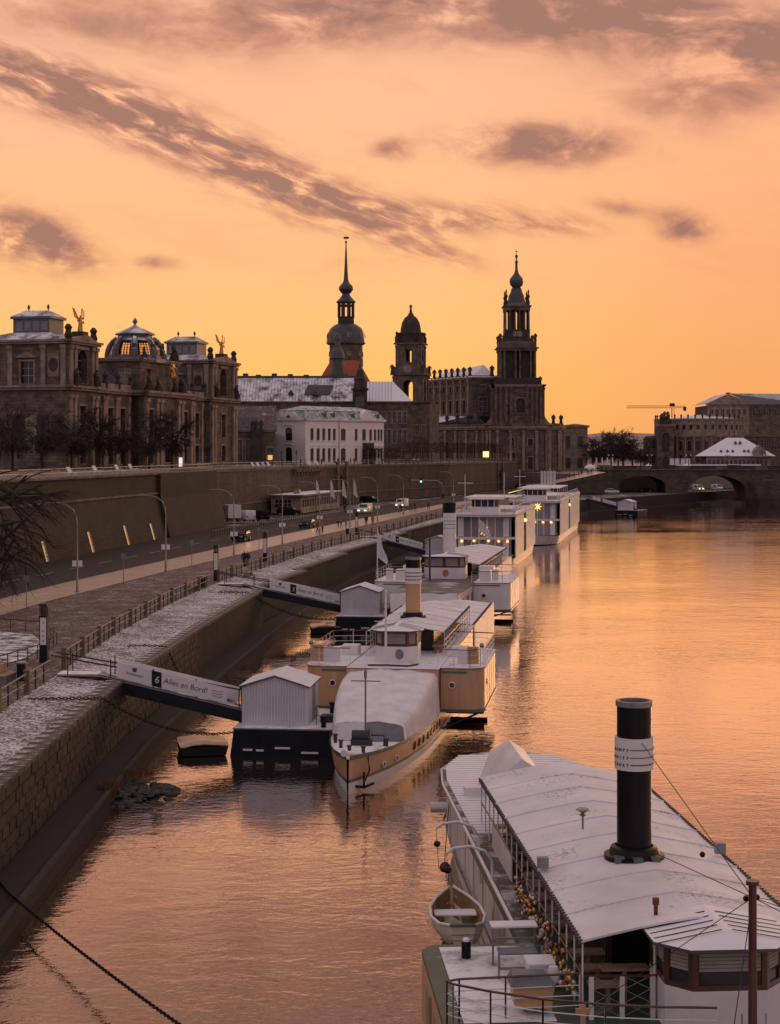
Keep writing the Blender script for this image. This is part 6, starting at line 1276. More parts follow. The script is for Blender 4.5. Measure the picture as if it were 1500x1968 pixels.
def gable_roof(parent, M, x0, x1, y0, y1, ze, zr, m, along='x', hip=0.0, name='roof', over=.5):
    mb = MB(); mb.M = M; x0 -= over; x1 += over; y0 -= over; y1 += over
    if along == 'x': ym = (y0 + y1) / 2; r0, r1 = (x0 + hip, ym, zr), (x1 - hip, ym, zr)
    else: xm = (x0 + x1) / 2; r0, r1 = (xm, y0 + hip, zr), (xm, y1 - hip, zr)
    v = [(x0, y0, ze), (x1, y0, ze), (x1, y1, ze), (x0, y1, ze), r0, r1, (x0, y0, ze - .25), (x1, y0, ze - .25), (x1, y1, ze - .25), (x0, y1, ze - .25)]
    f = [(0,1,5,4), (1,2,5), (2,3,4,5), (3,0,4)] if along == 'x' else [(0,1,4), (1,2,5,4), (2,3,5), (3,0,4,5)]
    mb.add(v, f + [(6,7,1,0), (7,8,2,1), (8,9,3,2), (9,6,0,3), (9,8,7,6)]); return mb.build(name, m, parent)
def body_box(parent, M, x0, x1, y0, y1, z0, z1, m, name='block'): mb = MB(); mb.M = M; mb.box(x0, x1, y0, y1, z0, z1); return mb.build(name, m, parent)
I4 = Matrix.Identity(4)

# ---- the academy with its glass dome, seen along the terrace
ac = thing('art_academy', 'long sandstone academy with octagonal glass dome and gilded winged statues', 'building', (-58.3, 294, 13), R(74.2))
ENDM = TM((0, 20, 0)) @ RZ(R(-90))
def pavilion(x0, w, d, end=True):
    M = TM((x0, 0, 0)); h1, h2 = 14.4, 22.8
    facade(ac, M, w, 0, h1, [(w/2 - 1.2, w/2 + 1.2, 1.0, 4.6, True), (w/2 - 1.25, w/2 + 1.25, 6.4, 11.6)], STONE, .7, surround=STONE_L)
    facade(ac, M, w, h1 + .9, h2, [(w/2 - 1.9, w/2 + 1.9, h1 + 1.4, h2 - .9, True)], STONE, 1.4, bars=2)
    pilasters(ac, M, (.8, 2.4, w - 2.4, w - .8), .5, h1 - .8, 1.0, .5, STONE_L); pilasters(ac, M, (.9, 2.5, w - 2.5, w - .9), h1 + .9, h2 - .2, .9, .5, STONE_L)
    cornice(ac, M, w, h1, .9, .6, STONE_L); cornice(ac, M, w, h2, .8, .6, STONE_L)
    mb = MB(); mb.M = M; mb.prism_y([(1.5, h2 + .8), (w - 1.5, h2 + .8), (w/2, h2 + 2.0)], -.9, 1.0); mb.build('pediment', STONE_L, ac)
    for q in range(7): f = q / 6; mb = MB(); mb.M = M; mb.box(w/2 - 2.1 - .001 * q, w/2 + 2.1, -.3, -.01, h2 - .85, h2 - .3) if q == 0 else mb.box(w * f * .96 + .05, w * f * .96 + .3, -.75, -.6, h1 + .2, h1 + .5); mb.build('arch_head' if q == 0 else 'dentil', STONE_L, ac)
    body_box(ac, M, w/2 - 1.3, w/2 + 1.3, -.5, 1.5, h2 + .9, h2 + 2.5, STONE_D, 'statue_plinth'); statue(ac, M, w/2, .4, h2 + 2.5, 3.1, GOLD, R(-20), 'winged_statue', True)
    for x in (.9, w - .9): mb = MB(); mb.M = M; mb.lathe([(.55, h2 + .8), (.8, h2 + 1.6), (.5, h2 + 2.4), (.75, h2 + 3.0), (.3, h2 + 3.6)], 8, x, .3); mb.build('urn', STONE_D, ac)
    for x in (2.0, w - 2.0): statue(ac, M, x, -.9, h1 + .9, 3.2, STONE_D)
    # body, end wall
    if end:
        M2 = TM((x0, d, 0)) @ RZ(R(-90))
        facade(ac, M2, d, 0, h1, [(d - 17.5, d - 14.8, 6.6, 11.2), (d - 17.5, d - 14.8, 1.2, 4.8)], STONE, .5, surround=STONE_L); facade(ac, M2, d, h1 + .9, h2, [(d - 9.4, d - 6.8, h1 + 1.2, h1 + 5.2)], STONE, .5, surround=STONE_L)
        cornice(ac, M2, d, h1, .9, .6, STONE_L); cornice(ac, M2, d, h2, .8, .6, STONE_L); pilasters(ac, M2, (d - .8, d - 4.8, d - 11.5, d - 16), h1 + .9, h2 - .2, .9, .3, STONE_L)
        mb = MB(); mb.M = M2; mb.prism_y([(d - 10.4, h1 + 5.9), (d - 5.8, h1 + 5.9), (d - 8.1, h1 + 7.0)], -.5, -.003); mb.build('window_pediment', STONE_L, ac)
        mb = MB(); mb.M = M2; mb.box(d - 3.9, d - 1.7, -.12, -.003, h1 + 2.4, h1 + 6.6); mb.build('relief_panel', STONE_L, ac); mb = MB(); mb.M = M2 @ TM((d - 2.8, -.13, h1 + 4.6)) @ Matrix.Rotation(R(90), 4, 'X'); mb.lathe([(.95, 0), (.95, .14), (.6, .2), (.3, .1)], 12, sy=1.3); mb.build('lyre_relief', STONE_D, ac)
        for k in range(4): body_box(ac, M2, d - 11 + k * 2.6, d - 8.8 + k * 2.6, -.06, -.003, 3 + .1, 9.8, STONE_L if k == 1 else STONE_D, 'ashlar_panel')
    body_box(ac, M, .75, w - .45, 1.5, d - .6, 0, h2, STONE_D, 'pavilion_core')
    cx, cy = w / 2, 9.0; mb = MB(); mb.M = M; mb.frustum((-.3, w + .3, .6, d + .3), (cx - 3.1, cx + 3.1, cy - 4.0, cy + 4.0), h2 + .75, h2 + 2.3); mb.build('pavilion_roof', LEAD, ac); mb = MB(); mb.M = M; mb.box(cx - 2.8, cx + 2.8, cy - 3.7, cy + 3.7, h2 + 2.2, h2 + 4.9); lt = mb.build('roof_lantern', LEAD, ac)
    for s in range(4): mb = MB(); mb.M = M; mb.box(cx - 2.84, cx - 2.80, cy - 3.3 + s * 1.7, cy - 2.1 + s * 1.7, h2 + 2.7, h2 + 4.4); mb.build('lantern_window', mat('lead_grey_panel', (.22, .22, .24), .4), lt)
    mb = MB(); mb.M = M; mb.box(cx - 3.2, cx + 3.2, cy - 4.1, cy + 4.1, h2 + 4.9, h2 + 5.3); mb.frustum((cx - 3.2, cx + 3.2, cy - 4.1, cy + 4.1), (cx - 1.2, cx + 1.2, cy - 2.2, cy + 2.2), h2 + 5.302, h2 + 6.5); mb.build('lantern_roof', LEAD, ac)
    for s in (-1, 1): mb = MB(); mb.M = M; mb.lathe([(.12, h2 + 6.4), (.12, h2 + 6.9), (.3, h2 + 7.2), (.05, h2 + 7.8)], 6, cx, cy + s * 2.0); mb.build('finial', DARKM, ac)
pavilion(0, 12, 20); pavilion(68, 16, 18)
for x0, x1, ws in ((12, 30, (14.7, 20.2, 25.7)), (54, 68, (57.6, 63.4))):
    M = TM((x0, 1.2, 0)); w = x1 - x0; hs = [(q - x0 - 1.15, q - x0 + 1.15, 6.2, 11.6) for q in ws] + [(q - x0 - 1.1, q - x0 + 1.1, .8, 4.6, True) for q in ws]
    facade(ac, M, w, 0, 14.4, hs, STONE, .8, surround=STONE_L); cornice(ac, M, w, 14.4, .9, .5, STONE_L); pilasters(ac, M, [q - x0 + o for q in ws for o in (-2.3, 2.3)], .5, 13.8, .9, .4, STONE_L)
    body_box(ac, M, 0, w, .9, 14, 0, 14.4, STONE_D, 'wing_core'); body_box(ac, M, 0, w, -.2, .4, 15.3, 16.3, STONE_L, 'parapet')
    for q in range(len(ws) + 1): mb = MB(); mb.M = M; xx = (w - 1) * q / len(ws) + .5; mb.lathe([(.5, 15.3), (.6, 16.5), (.35, 17.2), (.55, 17.9), (.1, 18.5)], 8, xx, .1); mb.build('urn', STONE_D, ac)
    rf = MB(); rf.M = M; rf.add([(0, .5, 15.3), (w, .5, 15.3), (w, 6.5, 20.5), (0, 6.5, 20.5), (0, 13, 15.3), (w, 13, 15.3)], [(0,1,2,3), (3,2,5,4), (0,3,4), (1,5,2)]); ro = rf.build('glazed_roof', mat('studio_glass', (.06, .065, .075), .2, (.04, .042, .05), 1.0), ac)
    for q in range(int(w / 1.5)): rf = MB(); rf.M = M; x = .3 + q * 1.5; rf.tube([(x, .5, 15.36), (x, 6.5, 20.56)], .07, 4); rf.build('glazing_bar', METAL, ro)
    for q in range(int(w / 1.1)): rf = MB(); rf.M = M; x = .3 + q * 1.1; rf.lathe([(.06, 20.5), (.05, 21.4), (.01, 21.9)], 4, x, 6.5); rf.build('ridge_spike', DARKM, ro)
M = TM((30, -1.4, 0)); facade(ac, M, 24, 0, 14.4, [(2.2, 4.4, 6.2, 11.6), (19.6, 21.8, 6.2, 11.6), (9.5, 14.5, 1.0, 9.5, True), (2.2, 4.4, .8, 4.6, True), (19.6, 21.8, .8, 4.6, True)], STONE, .9, surround=STONE_L); cornice(ac, M, 24, 14.4, 1.0, .7, STONE_L)
pilasters(ac, M, (.8, 5.6, 7.6, 16.4, 18.4, 23.2), .5, 13.8, 1.1, .6, STONE_L); body_box(ac, M, 0, 24, 1.2, 16, 0, 14.4, STONE_D, 'centre_core')
m3 = TM((30, 15, 0)) @ RZ(R(-90)); facade(ac, m3, 16.4, 0, 14.4, [], STONE); cornice(ac, m3, 16.4, 14.4, 1.0, .7, STONE_L)
M = TM((32.5, .5, 0)); facade(ac, M, 19, 15.4, 21.4, [(3, 5, 16.4, 20)], STONE, .4); cornice(ac, M, 19, 21.4, .7, .4, STONE_L); m3 = TM((32.5, 13, 0)) @ RZ(R(-90)); facade(ac, m3, 12.5, 15.4, 21.4, [(7.5, 10.5, 16.4, 20.2)], STONE, .2, glassm=STONE_L); cornice(ac, m3, 12.5, 21.4, .7, .4, STONE_L); body_box(ac, TM((32.5, .5, 0)), .5, 18.5, .5, 12.5, 14.4, 21.4, STONE_D, 'attic_core')
for x, z, h in ((33.5, 15.4, 3.6), (38, 15.4, 3.0), (46.5, 15.4, 3.0), (50.5, 15.4, 3.6), (44, 22.1, 3.6), (50, 22.1, 4.2), (35, 22.1, 2.4)): statue(ac, I4, x, -.9 if z < 20 else .8, z, h, STONE_D)
statue(ac, I4, 46, -.6, 18.6, 3.4, GOLD, 0, 'gilded_group')
# octagonal glass dome
dm = MB(); DC = (41, 5.6); dome = obj('dome_base', (MB().lathe([(6.3, 21.4), (6.3, 22.2), (5.9, 22.3)], 8, *DC, rot=R(22.5)).mesh('dome_base', LEAD)), ac)
prof = [(5.75, 22.3), (5.72, 23.0), (5.55, 24.0), (5.15, 25.0), (4.5, 25.9), (3.6, 26.5)]
for i in range(8):
    a0, a1 = R(22.5 + 45 * i), R(22.5 + 45 * (i + 1)); P = lambda r, a, z: (DC[0] + r * math.cos(a), DC[1] + r * math.sin(a), z)
    mb = MB(); mb.tube([P(r, a0, z) for r, z in prof], .55, 5); mb.build('dome_rib', LEAD, dome)
    g = MB(); rows = [[P(r, a0 + (a1 - a0) * t, z) if False else tuple(Vector(P(r, a0, z)).lerp(Vector(P(r, a1, z)), t)) for t in (.2, .35, .5, .65, .8)] for r, z in prof[:-1]]
    g.loft(rows, cap=False, closed=False); gl_ = g.build('glass_panel', glass('dome_glass', (1.0, .84, .72), .94), dome)
    for t in (.2, .35, .5, .65, .8): mb = MB(); mb.tube([tuple(Vector(P(r, a0, z)).lerp(Vector(P(r, a1, z)), t)) for r, z in prof[:-1]], .07, 4); mb.build('glazing_bar', DARKM, gl_)
    for k in range(1, 5): r, z = prof[k]; mb = MB(); mb.tube([tuple(Vector(P(r, a0, z)).lerp(Vector(P(r, a1, z)), t)) for t in (.2, .8)], .07, 4); mb.build('glazing_bar', DARKM, gl_)
    for ta, tb in ((.0, .2), (.8, 1.0)): mb = MB(); mb.loft([[tuple(Vector(P(r, a0, z)).lerp(Vector(P(r, a1, z)), t)) for t in (ta, tb)] for r, z in prof], cap=False, closed=False); mb.build('dome_border', LEAD, dome)
    mb = MB(); r0, z0 = prof[-2]; r1, z1 = prof[-1]; mb.add([P(r0, a0, z0), P(r0, a1, z0), P(r1, a1, z1), P(r1, a0, z1)], [(0,1,2,3)]); mb.build('dome_crown', LEAD, dome)
    mb = MB(); r0, z0 = prof[0]; mb.add([P(r0 + .1, a0, 22.25), P(r0 + .1, a1, 22.25), P(r0 + .06, a1, 22.9), P(r0 + .06, a0, 22.9)], [(0,1,2,3)]); mb.build('dome_skirt', LEAD, dome)
mb = MB(); mb.lathe([(3.6, 26.5), (3.5, 27.1), (4.1, 27.2), (4.1, 27.45), (.5, 29.1), (.2, 29.5), (.55, 29.9), (.4, 30.3), (.05, 30.8)], 8, *DC, rot=R(22.5)); mb.build('dome_cap', LEAD, ac)
# ---- dark hall left of the academy, low hall with the rusty roof right of it
t = thing('roof_lantern_tower', 'dark rounded roof turret at the far left edge beyond the academy', 'turret', (PX(-2, 330), 330, 13)); mb = MB(); mb.lathe([(3.2, 0), (3.2, 21), (3.6, 21.4), (3.2, 22), (2.6, 24), (1.2, 25.3), (.1, 25.6)], 12); mb.build('turret_body', STONE_D, t, smooth=40)
t = thing('low_hall', 'low sandstone hall with rusty glazed roof between academy and white palace', 'building', (PX(447, 405), 405, 13), R(6)); w = 10.6
facade(t, I4, w, 0, 8.2, [(1.2 + i * 2.1, 2.4 + i * 2.1, 1.0, 6.2) for i in range(3)] + [(8.6, 10.2, .5, 4.2)], STONE, .4, surround=STONE_L); cornice(t, I4, w, 8.2, .7, .4, STONE_L); body_box(t, I4, .2, w - .2, .6, 16, 0, 8.2, STONE_D)
mb = MB(); mb.add([(-1, -.3, 8.9), (w + .5, -.3, 8.9), (w + .5, 6, 14.8), (-1, 6, 14.8), (w + .5, 14, 14.9), (-1, 14, 14.9)], [(0,1,2,3), (3,2,4,5)]); ro = mb.build('roof', ROOFBROWN, t)
for i in range(6): mb = MB(); x = i * 1.15 - .6; mb.add([(x, -.05, 9.2), (x + .95, -.05, 9.2), (x + .95, 2.6, 11.75), (x, 2.6, 11.75)], [(0,1,2,3)]); mb.v = [(a, b, c + .09) for a, b, c in mb.v]; mb.build('skylight', mat('studio_glass', (.06, .065, .075)), ro)
body_box(t, I4, 4.6, 7.6, -1.6, -.02, 0, 8.6, STONE_D, 'portal')
for x in (5.0, 5.9, 7.1): statue(t, I4, x, -.8, 8.6, 2.6, BRONZE)
body_box(t, I4, 8.8, 10.0, .3, .36, 1.2, 2.4, mat('lit_window', (.9, .5, .2), .5, emit=(1.0, .5, .15), estr=.8), 'lit_window')

# ---- the white palace with the green mansard
wp = thing('white_palace', 'white rococo palace with green copper mansard roof on the terrace', 'building', (-21.6, 415, 13), math.atan2(25, 19.9)); PL, PD, PH = 32.0, 11.5, 11.2
hs = []
for x, wd in ((2.6, 1.3), (5.0, 1.3), (7.2, 1.2), (9.4, 1.2), (11.4, 1.2), (15.0, 2.0), (20.3, 1.2), (23.6, 1.6), (26.4, 1.2), (28.3, 1.1), (29.8, 1.0), (31.0, .9)):
    hs += [(x - wd / 2, x + wd / 2, 6.2, 9.3, .5), (x - wd / 2, x + wd / 2, .6, 4.2, .5)]
facade(wp, I4, PL, 0, PH, hs, PLASTER, .25, frame=FRAMED, sill=True)
for h in hs:
    if h[2] < 3: mb = MB(); x = (h[0] + h[1]) / 2; mb.tube([(x - .8, -.05, 4.55), (x - .4, -.08, 4.95), (x, -.08, 4.75), (x + .4, -.08, 4.95), (x + .8, -.05, 4.55)], .1, 5); mb.build('window_scroll', PLASTER, wp)
ME = TM((0, PD, 0)) @ RZ(R(-90)); facade(wp, ME, PD, 0, PH, [(PD/2 - 1.2, PD/2 + 1.2, 6.1, 9.5, .5), (PD/2 - 1.2, PD/2 + 1.2, .4, 4.4, .5)], PLASTER, .25, frame=FRAMED)
mb = MB(); mb.M = ME; mb.prism_y([(PD/2 + 3.4 * math.cos(R(a)), PH + .3 + 2.0 * math.sin(R(a))) for a in range(0, 181, 15)], -.1, .8); mb.build('round_gable', PLASTER, wp); mb = MB(); mb.M = ME @ TM((PD/2, -.12, PH + .9)) @ Matrix.Rotation(R(90), 4, 'X'); mb.lathe([(.65, 0), (.65, .08), (.5, .1)], 14, sy=.8); mb.build('oval_window', FRAMED, wp)
for zz, a in ((4.8, 1), (9.8, 1)): mb = MB(); mb.M = ME; mb.tube([(PD/2 - 1.7, -.08, zz), (PD/2 - .8, -.12, zz + .5), (PD/2, -.12, zz + .3), (PD/2 + .8, -.12, zz + .5), (PD/2 + 1.7, -.08, zz)], .14, 5); mb.build('window_scroll', PLASTER, wp)
body_box(wp, I4, .3, PL - .3, .4, PD - .1, 0, PH, PLASTER, 'palace_core')
cornice(wp, I4, PL, PH, .45, .35, PLASTER); cornice(wp, ME, PD, PH - .003, .45, .35, PLASTER)
mb = MB(); mb.frustum((-.5, PL + .5, -.5, PD + .5), (1.0, PL - 1.0, 1.1, PD - 1.1), PH + .45, PH + 2.7); mr = mb.build('mansard', COPPER, wp)
mb = MB(); mb.frustum((.8, PL - .8, .9, PD - .9), (5, PL - 5, PD / 2 - .2, PD / 2 + .2), PH + 2.7, PH + 4.0); mb.build('upper_roof', COPPER, wp)
for x in (7.5, 11.0, 19.0, 29.5): mb = MB(); mb.box(x - .6, x + .6, -.1, 1.6, PH + .8, PH + 2.0); d_ = mb.build('dormer', COPPER, wp); mb = MB(); mb.box(x - .4, x + .4, -.13, -.1, PH + .95, PH + 1.8); mb.build('pane', GLASSD, d_); mb = MB(); mb.prism_y([(x - .8, PH + 2.0), (x + .8, PH + 2.0), (x, PH + 2.5)], -.2, 1.6); mb.build('dormer_roof', COPPER, d_)
mb = MB(); mb.prism_y([(24.2 + 2.7 * math.cos(R(a)), PH + .3 + 2.9 * math.sin(R(a)) ** 1.4) for a in range(0, 181, 15)], -.7, .6); mb.build('curved_gable', PLASTER, wp); body_box(wp, I4, 23.0, 26.0, -1.5, -.02, 4.3, 5.6, STONE_D, 'balcony'); body_box(wp, I4, 22.9, 23.5, -1.4, -.03, 0, 4.3, STONE_D, 'balcony_column'); body_box(wp, I4, 25.5, 26.1, -1.4, -.03, 0, 4.3, STONE_D, 'balcony_column')
mb = MB(); mb.lathe([(.07, .2), (.07, PH)], 6, 13.2, -.12); mb.build('drain_pipe', DARKM, wp)

# ---- long snowy roofed house behind
lh = thing('parliament_house', 'long dark building with steep snow-streaked roof behind the white palace', 'building', (PX(450, 500), 500, 13), 0); w = PX(792, 500) - PX(450, 500)
facade(lh, I4, w, 0, 18.2, [(w - 9 + i * 1.6, w - 8.1 + i * 1.6, 12, 15.5, True) for i in range(5)] + [(w - 9 + i * 1.6, w - 8.1 + i * 1.6, 6, 10) for i in range(5)], STONE, .4, surround=STONE_L); cornice(lh, I4, w, 18.2, .6, .4, STONE); body_box(lh, I4, .2, w - .2, .6, 20, 0, 18.2, STONE_D)
for a, b, zr, m in ((-2, 38.6, 26.6, SLATE_SNOW), (40.8, w + .2, 25.2, mat('snowy_slate_full', (.075, .066, .066), .6, (.045, .04, .04), 1.0, snow=.95, snow_scale=.12))):
    mb = MB(); mb.add([(a, -.6, 18.8), (b, -.6, 18.8), (b if a < 0 else b - 6, 8, zr), (a, 8, zr), (b, 18, 18.8), (a, 18, 18.8)], [(0,1,2,3), (3,2,4,5), (1,4,2)]); ro = mb.build('roof', m, lh)
    n = int((b - a) / .95)
    for i in range(n):
        x = a + i * .95; 
        if x < b - 6: mb = MB(); mb.tube([(x, -.6, 18.86), (x, 8, zr + .06)], .05, 4); mb.build('roof_seam', SLATE, ro)
body_box(lh, I4, -2, 38.6, 7.6, 8.4, 26.4, 27.0, SLATE, 'ridge_cap')
for x in (2, 6, 11, 16, 21, 30): body_box(lh, I4, x, x + 1.6, 8.5, 10, 26.4, 27.4 + (x % 3) * .2, SLATE, 'ridge_vent')
for x, y0, z0 in ((17.5, 2.2, 21.0), (25, 1.4, 20.6)): mb = MB(); mb.prism_y([(x - 1.0, z0), (x + 1.0, z0), (x, z0 + 1.4)], y0 - 2.2, y0 + 1.5); mb.build('dormer', SLATE, lh)
mb = MB(); mb.add([(21.5, 1.2, 20.75), (29.5, 1.2, 20.75), (30.5, 4.8, 23.9), (22.5, 4.8, 23.9)], [(0,1,2,3)]); mb.v = [(a, b, c + .12) for a, b, c in mb.v]; mb.build('bare_roof_patch', SLATE, lh)
gt = thing('gable_turret', 'narrow dark gable turret with finial rising before the snowy roof', 'turret', (PX(692, 494), 494, 13)); mb = MB(); mb.box(-2.2, 2.2, 0, 3, 0, 22); mb.build('turret_shaft', STONE_D, gt); facade(gt, TM((-1.3, -.3, 0)), 2.6, 14, 20, [(.8, 1.8, 15.2, 18.6)], STONE, .25); mb = MB(); mb.box(-2.6, 2.6, -.4, 3.4, 22, 22.6); mb.lathe([(2.0, 22.6), (1.7, 25), (1.9, 25.4), (1.2, 26.5), (.9, 28), (.2, 29), (.3, 29.5), (.02, 30.4)], 8, 0, 1.5); mb.build('turret_cap', STONE_D, gt)
gr = thing('copper_turret', 'small green copper turret above a red tiled roof', 'turret', (PX(649, 548), 548, 13)); mb = MB(); mb.lathe([(3.2, 0), (3.2, 28.5), (3.6, 28.6), (3.6, 29.6), (2.0, 29.7), (2.0, 34.5), (2.6, 34.7), (2.5, 36.2), (1.5, 38), (1.0, 38.6), (1.0, 41), (1.2, 41.2), (.9, 42.8), (.05, 43.6)], 8); mb.build('turret_body', mat('sooty_copper', (.09, .115, .105), .6, (.04, .045, .043), .9), gr, smooth=30)
rr = thing('red_roof', 'steep red tiled roof below the tall palace tower', 'roof', (PX(652, 555), 555, 13)); gable_roof(rr, I4, -6.5, 10, 0, 10, 27.5, 34.8, ROOFRED, 'x', 4.0); body_box(rr, I4, -6.0, 9.5, .5, 9.5, 0, 27.4, STONE_D, 'house_body')

# ---- towers
def lathe_part(parent, prof, n, m, name, cx=0, cy=0, rot=0.0, smooth=30): mb = MB(); mb.lathe(prof, n, cx, cy, rot=rot); return mb.build(name, m, parent, smooth=smooth)
ht = thing('palace_tower', 'tallest tower with bulbous dome, open lantern and needle spire', 'tower', (PX(665.5, 690), 690, 8)); q = lambda py: PZ(py, 690) - 8; u = .2208
TWM = mat('tower_plaster', (.17, .12, .095), .85, (.08, .058, .048), .3); DOMEM = mat('dark_copper_dome', (.075, .07, .072), .45, (.04, .037, .038), .4, snow=.18, snow_scale=.2)
lathe_part(ht, [(7.2, 0), (7.0, q(664)), (7.6, q(663)), (8.3, q(660.5)), (8.3, q(659))], 16, TWM, 'shaft'); lathe_part(ht, [(8.3, q(659)), (8.1, q(650)), (7.7, q(640)), (6.6, q(631)), (4.6, q(624)), (3.7, q(623))], 16, DOMEM, 'bulbous_dome')
for i in range(16):
    a = R(11.25 + 22.5 * i)
    if i % 2 == 0:
        mb = MB(); mb.M = TM((7.75 * math.cos(a), 7.75 * math.sin(a), q(646))) @ RZ(a) @ Matrix.Rotation(R(82), 4, 'Y'); mb.lathe([(1.1, -.3), (1.1, .35), (.8, .42), (.7, .1)], 12); mb.build('round_dormer', STONE_L, ht); mb = MB(); mb.M = TM((7.05 * math.cos(a), 7.05 * math.sin(a), q(681))) @ RZ(a) @ Matrix.Rotation(R(90), 4, 'Y'); mb.lathe([(1.1, -.1), (1.1, .2), (.75, .25), (.7, .05)], 12); mb.build('round_window', STONE_L, ht)
        mb = MB(); mb.M = TM((6.9 * math.cos(a), 6.9 * math.sin(a), q(705))) @ RZ(a); mb.box(-.1, .3, -.8, .8, 0, 3.6); mb.build('window', GLASSD, ht)
lathe_part(ht, [(3.7, q(623)), (3.6, q(612)), (3.8, q(611)), (3.8, q(609))], 8, STONE_D, 'lantern_base', rot=R(22.5))
for i in range(8): a = R(22.5 + 45 * i); mb = MB(); mb.M = TM((3.2 * math.cos(a), 3.2 * math.sin(a), 0)) @ RZ(a); mb.box(-.4, .4, -.62, .62, q(609), q(582)); mb.build('lantern_pier', STONE_D, ht)
lathe_part(ht, [(3.5, q(589)), (3.6, q(588)), (3.6, q(586.5)), (3.4, q(586))], 8, STONE_D, 'lantern_ring', rot=R(22.5))
lathe_part(ht, [(4.1, q(582)), (4.2, q(580)), (2.6, q(573)), (1.8, q(568)), (1.6, q(565)), (2.4, q(561)), (3.1, q(556)), (3.0, q(551)), (2.2, q(547)), (1.5, q(544)), (1.0, q(538)), (.62, q(510)), (.25, q(470)), (.2, q(468)), (.5, q(466)), (.5, q(464.5)), (.12, q(463)), (.08, q(452))], 12, DOMEM, 'spire'); mb = MB(); mb.box(-1.0, 1.2, -.08, .08, q(459), q(455)); mb.build('weather_vane', BRONZE, ht)
# parliament tower
pt = thing('parliament_tower', 'square domed tower with open belfry arches and statue on top', 'tower', (PX(790, 540), 540, 9), R(-13)); q = lambda py: PZ(py, 540) - 9
def open_stage(parent, w, z0, z1, ow, oz0, oz1, m, arch=True, t=1.6):
    for i in range(4):
        M = RZ(R(90 * i)) @ TM((-w / 2, -w / 2, 0)); mb = MB(); mb.M = M; wall_holes(mb, w, z0, z1, [(w / 2 - ow / 2, w / 2 + ow / 2, oz0, oz1, arch)], t); mb.build('stage_wall', m, parent)
        mb = MB(); mb.M = M; mb.box(t, w / 2 - ow / 2, t, t + .1, z0, z1); mb.box(w / 2 + ow / 2, w - t, t, t + .1, z0, z1); mb.build('inner_wall', m, parent)
        pilasters(parent, M, (.55, w - .55), z0, z1 - .3, .9, .35, m)
mb = MB(); mb.box(-8.8, 7.2, -4, 12, 0, q(775)); mb.build('tower_base', STONE, pt); facade(pt, TM((-8.8, -4.02, 0)), 16, 2, q(776), [(1 + i * 2.2, 2.2 + i * 2.2, 12.5, 16, True) for i in range(3)] + [(9 + i * 2.2, 10.2 + i * 2.2, 5, 9) for i in range(3)] + [(9 + i * 2.2, 10.2 + i * 2.2, 12.5, 16) for i in range(3)], STONE, .4, surround=STONE_L); cornice(pt, TM((-8.8, -4.02, 0)), 16, q(776), .8, .5, STONE)
open_stage(pt, 9.6, q(775), q(722), 3.4, q(772), q(731), STONE); mb = MB(); mb.box(-5.7, 5.7, -5.7, 5.7, q(722), q(718)); mb.box(-5.0, 5.0, -5.0, 5.0, q(718) + .002, q(706)); mb.build('clock_stage', STONE, pt)
mb = MB(); mb.M = TM((0, -5.02, q(711))) @ Matrix.Rotation(R(90), 4, 'X'); mb.lathe([(1.5, 0), (1.5, .2), (1.2, .22)], 16); mb.build('clock_face', STONE_L, pt)
open_stage(pt, 8.0, q(706), q(663), 2.2, q(697), q(673), STONE, False); mb = MB(); mb.box(-4.8, 4.8, -4.8, 4.8, q(663), q(660)); mb.build('belfry_cornice', STONE, pt)
lathe_part(pt, [(4.5, q(660)), (4.4, q(644)), (4.7, q(643)), (4.7, q(640)), (3.5, q(639)), (3.4, q(632)), (3.0, q(621)), (2.2, q(612)), (1.0, q(606)), (.9, q(604)), (.4, q(600)), (.5, q(598)), (.3, q(597))], 16, STONE_D, 'dome'); statue(pt, I4, 0, 0, q(597.5), 2.2, STONE_D)
for sx in (-1, 1):
    for sy in (-1, 1): mb = MB(); mb.lathe([(.6, q(660)), (.7, q(650)), (.3, q(645)), (.5, q(641)), (.05, q(638))], 8, sx * 3.9, sy * 3.9); mb.build('corner_urn', STONE_D, pt); statue(pt, I4, sx * 5.2, sy * 5.2, q(718), 3.0, STONE_D)

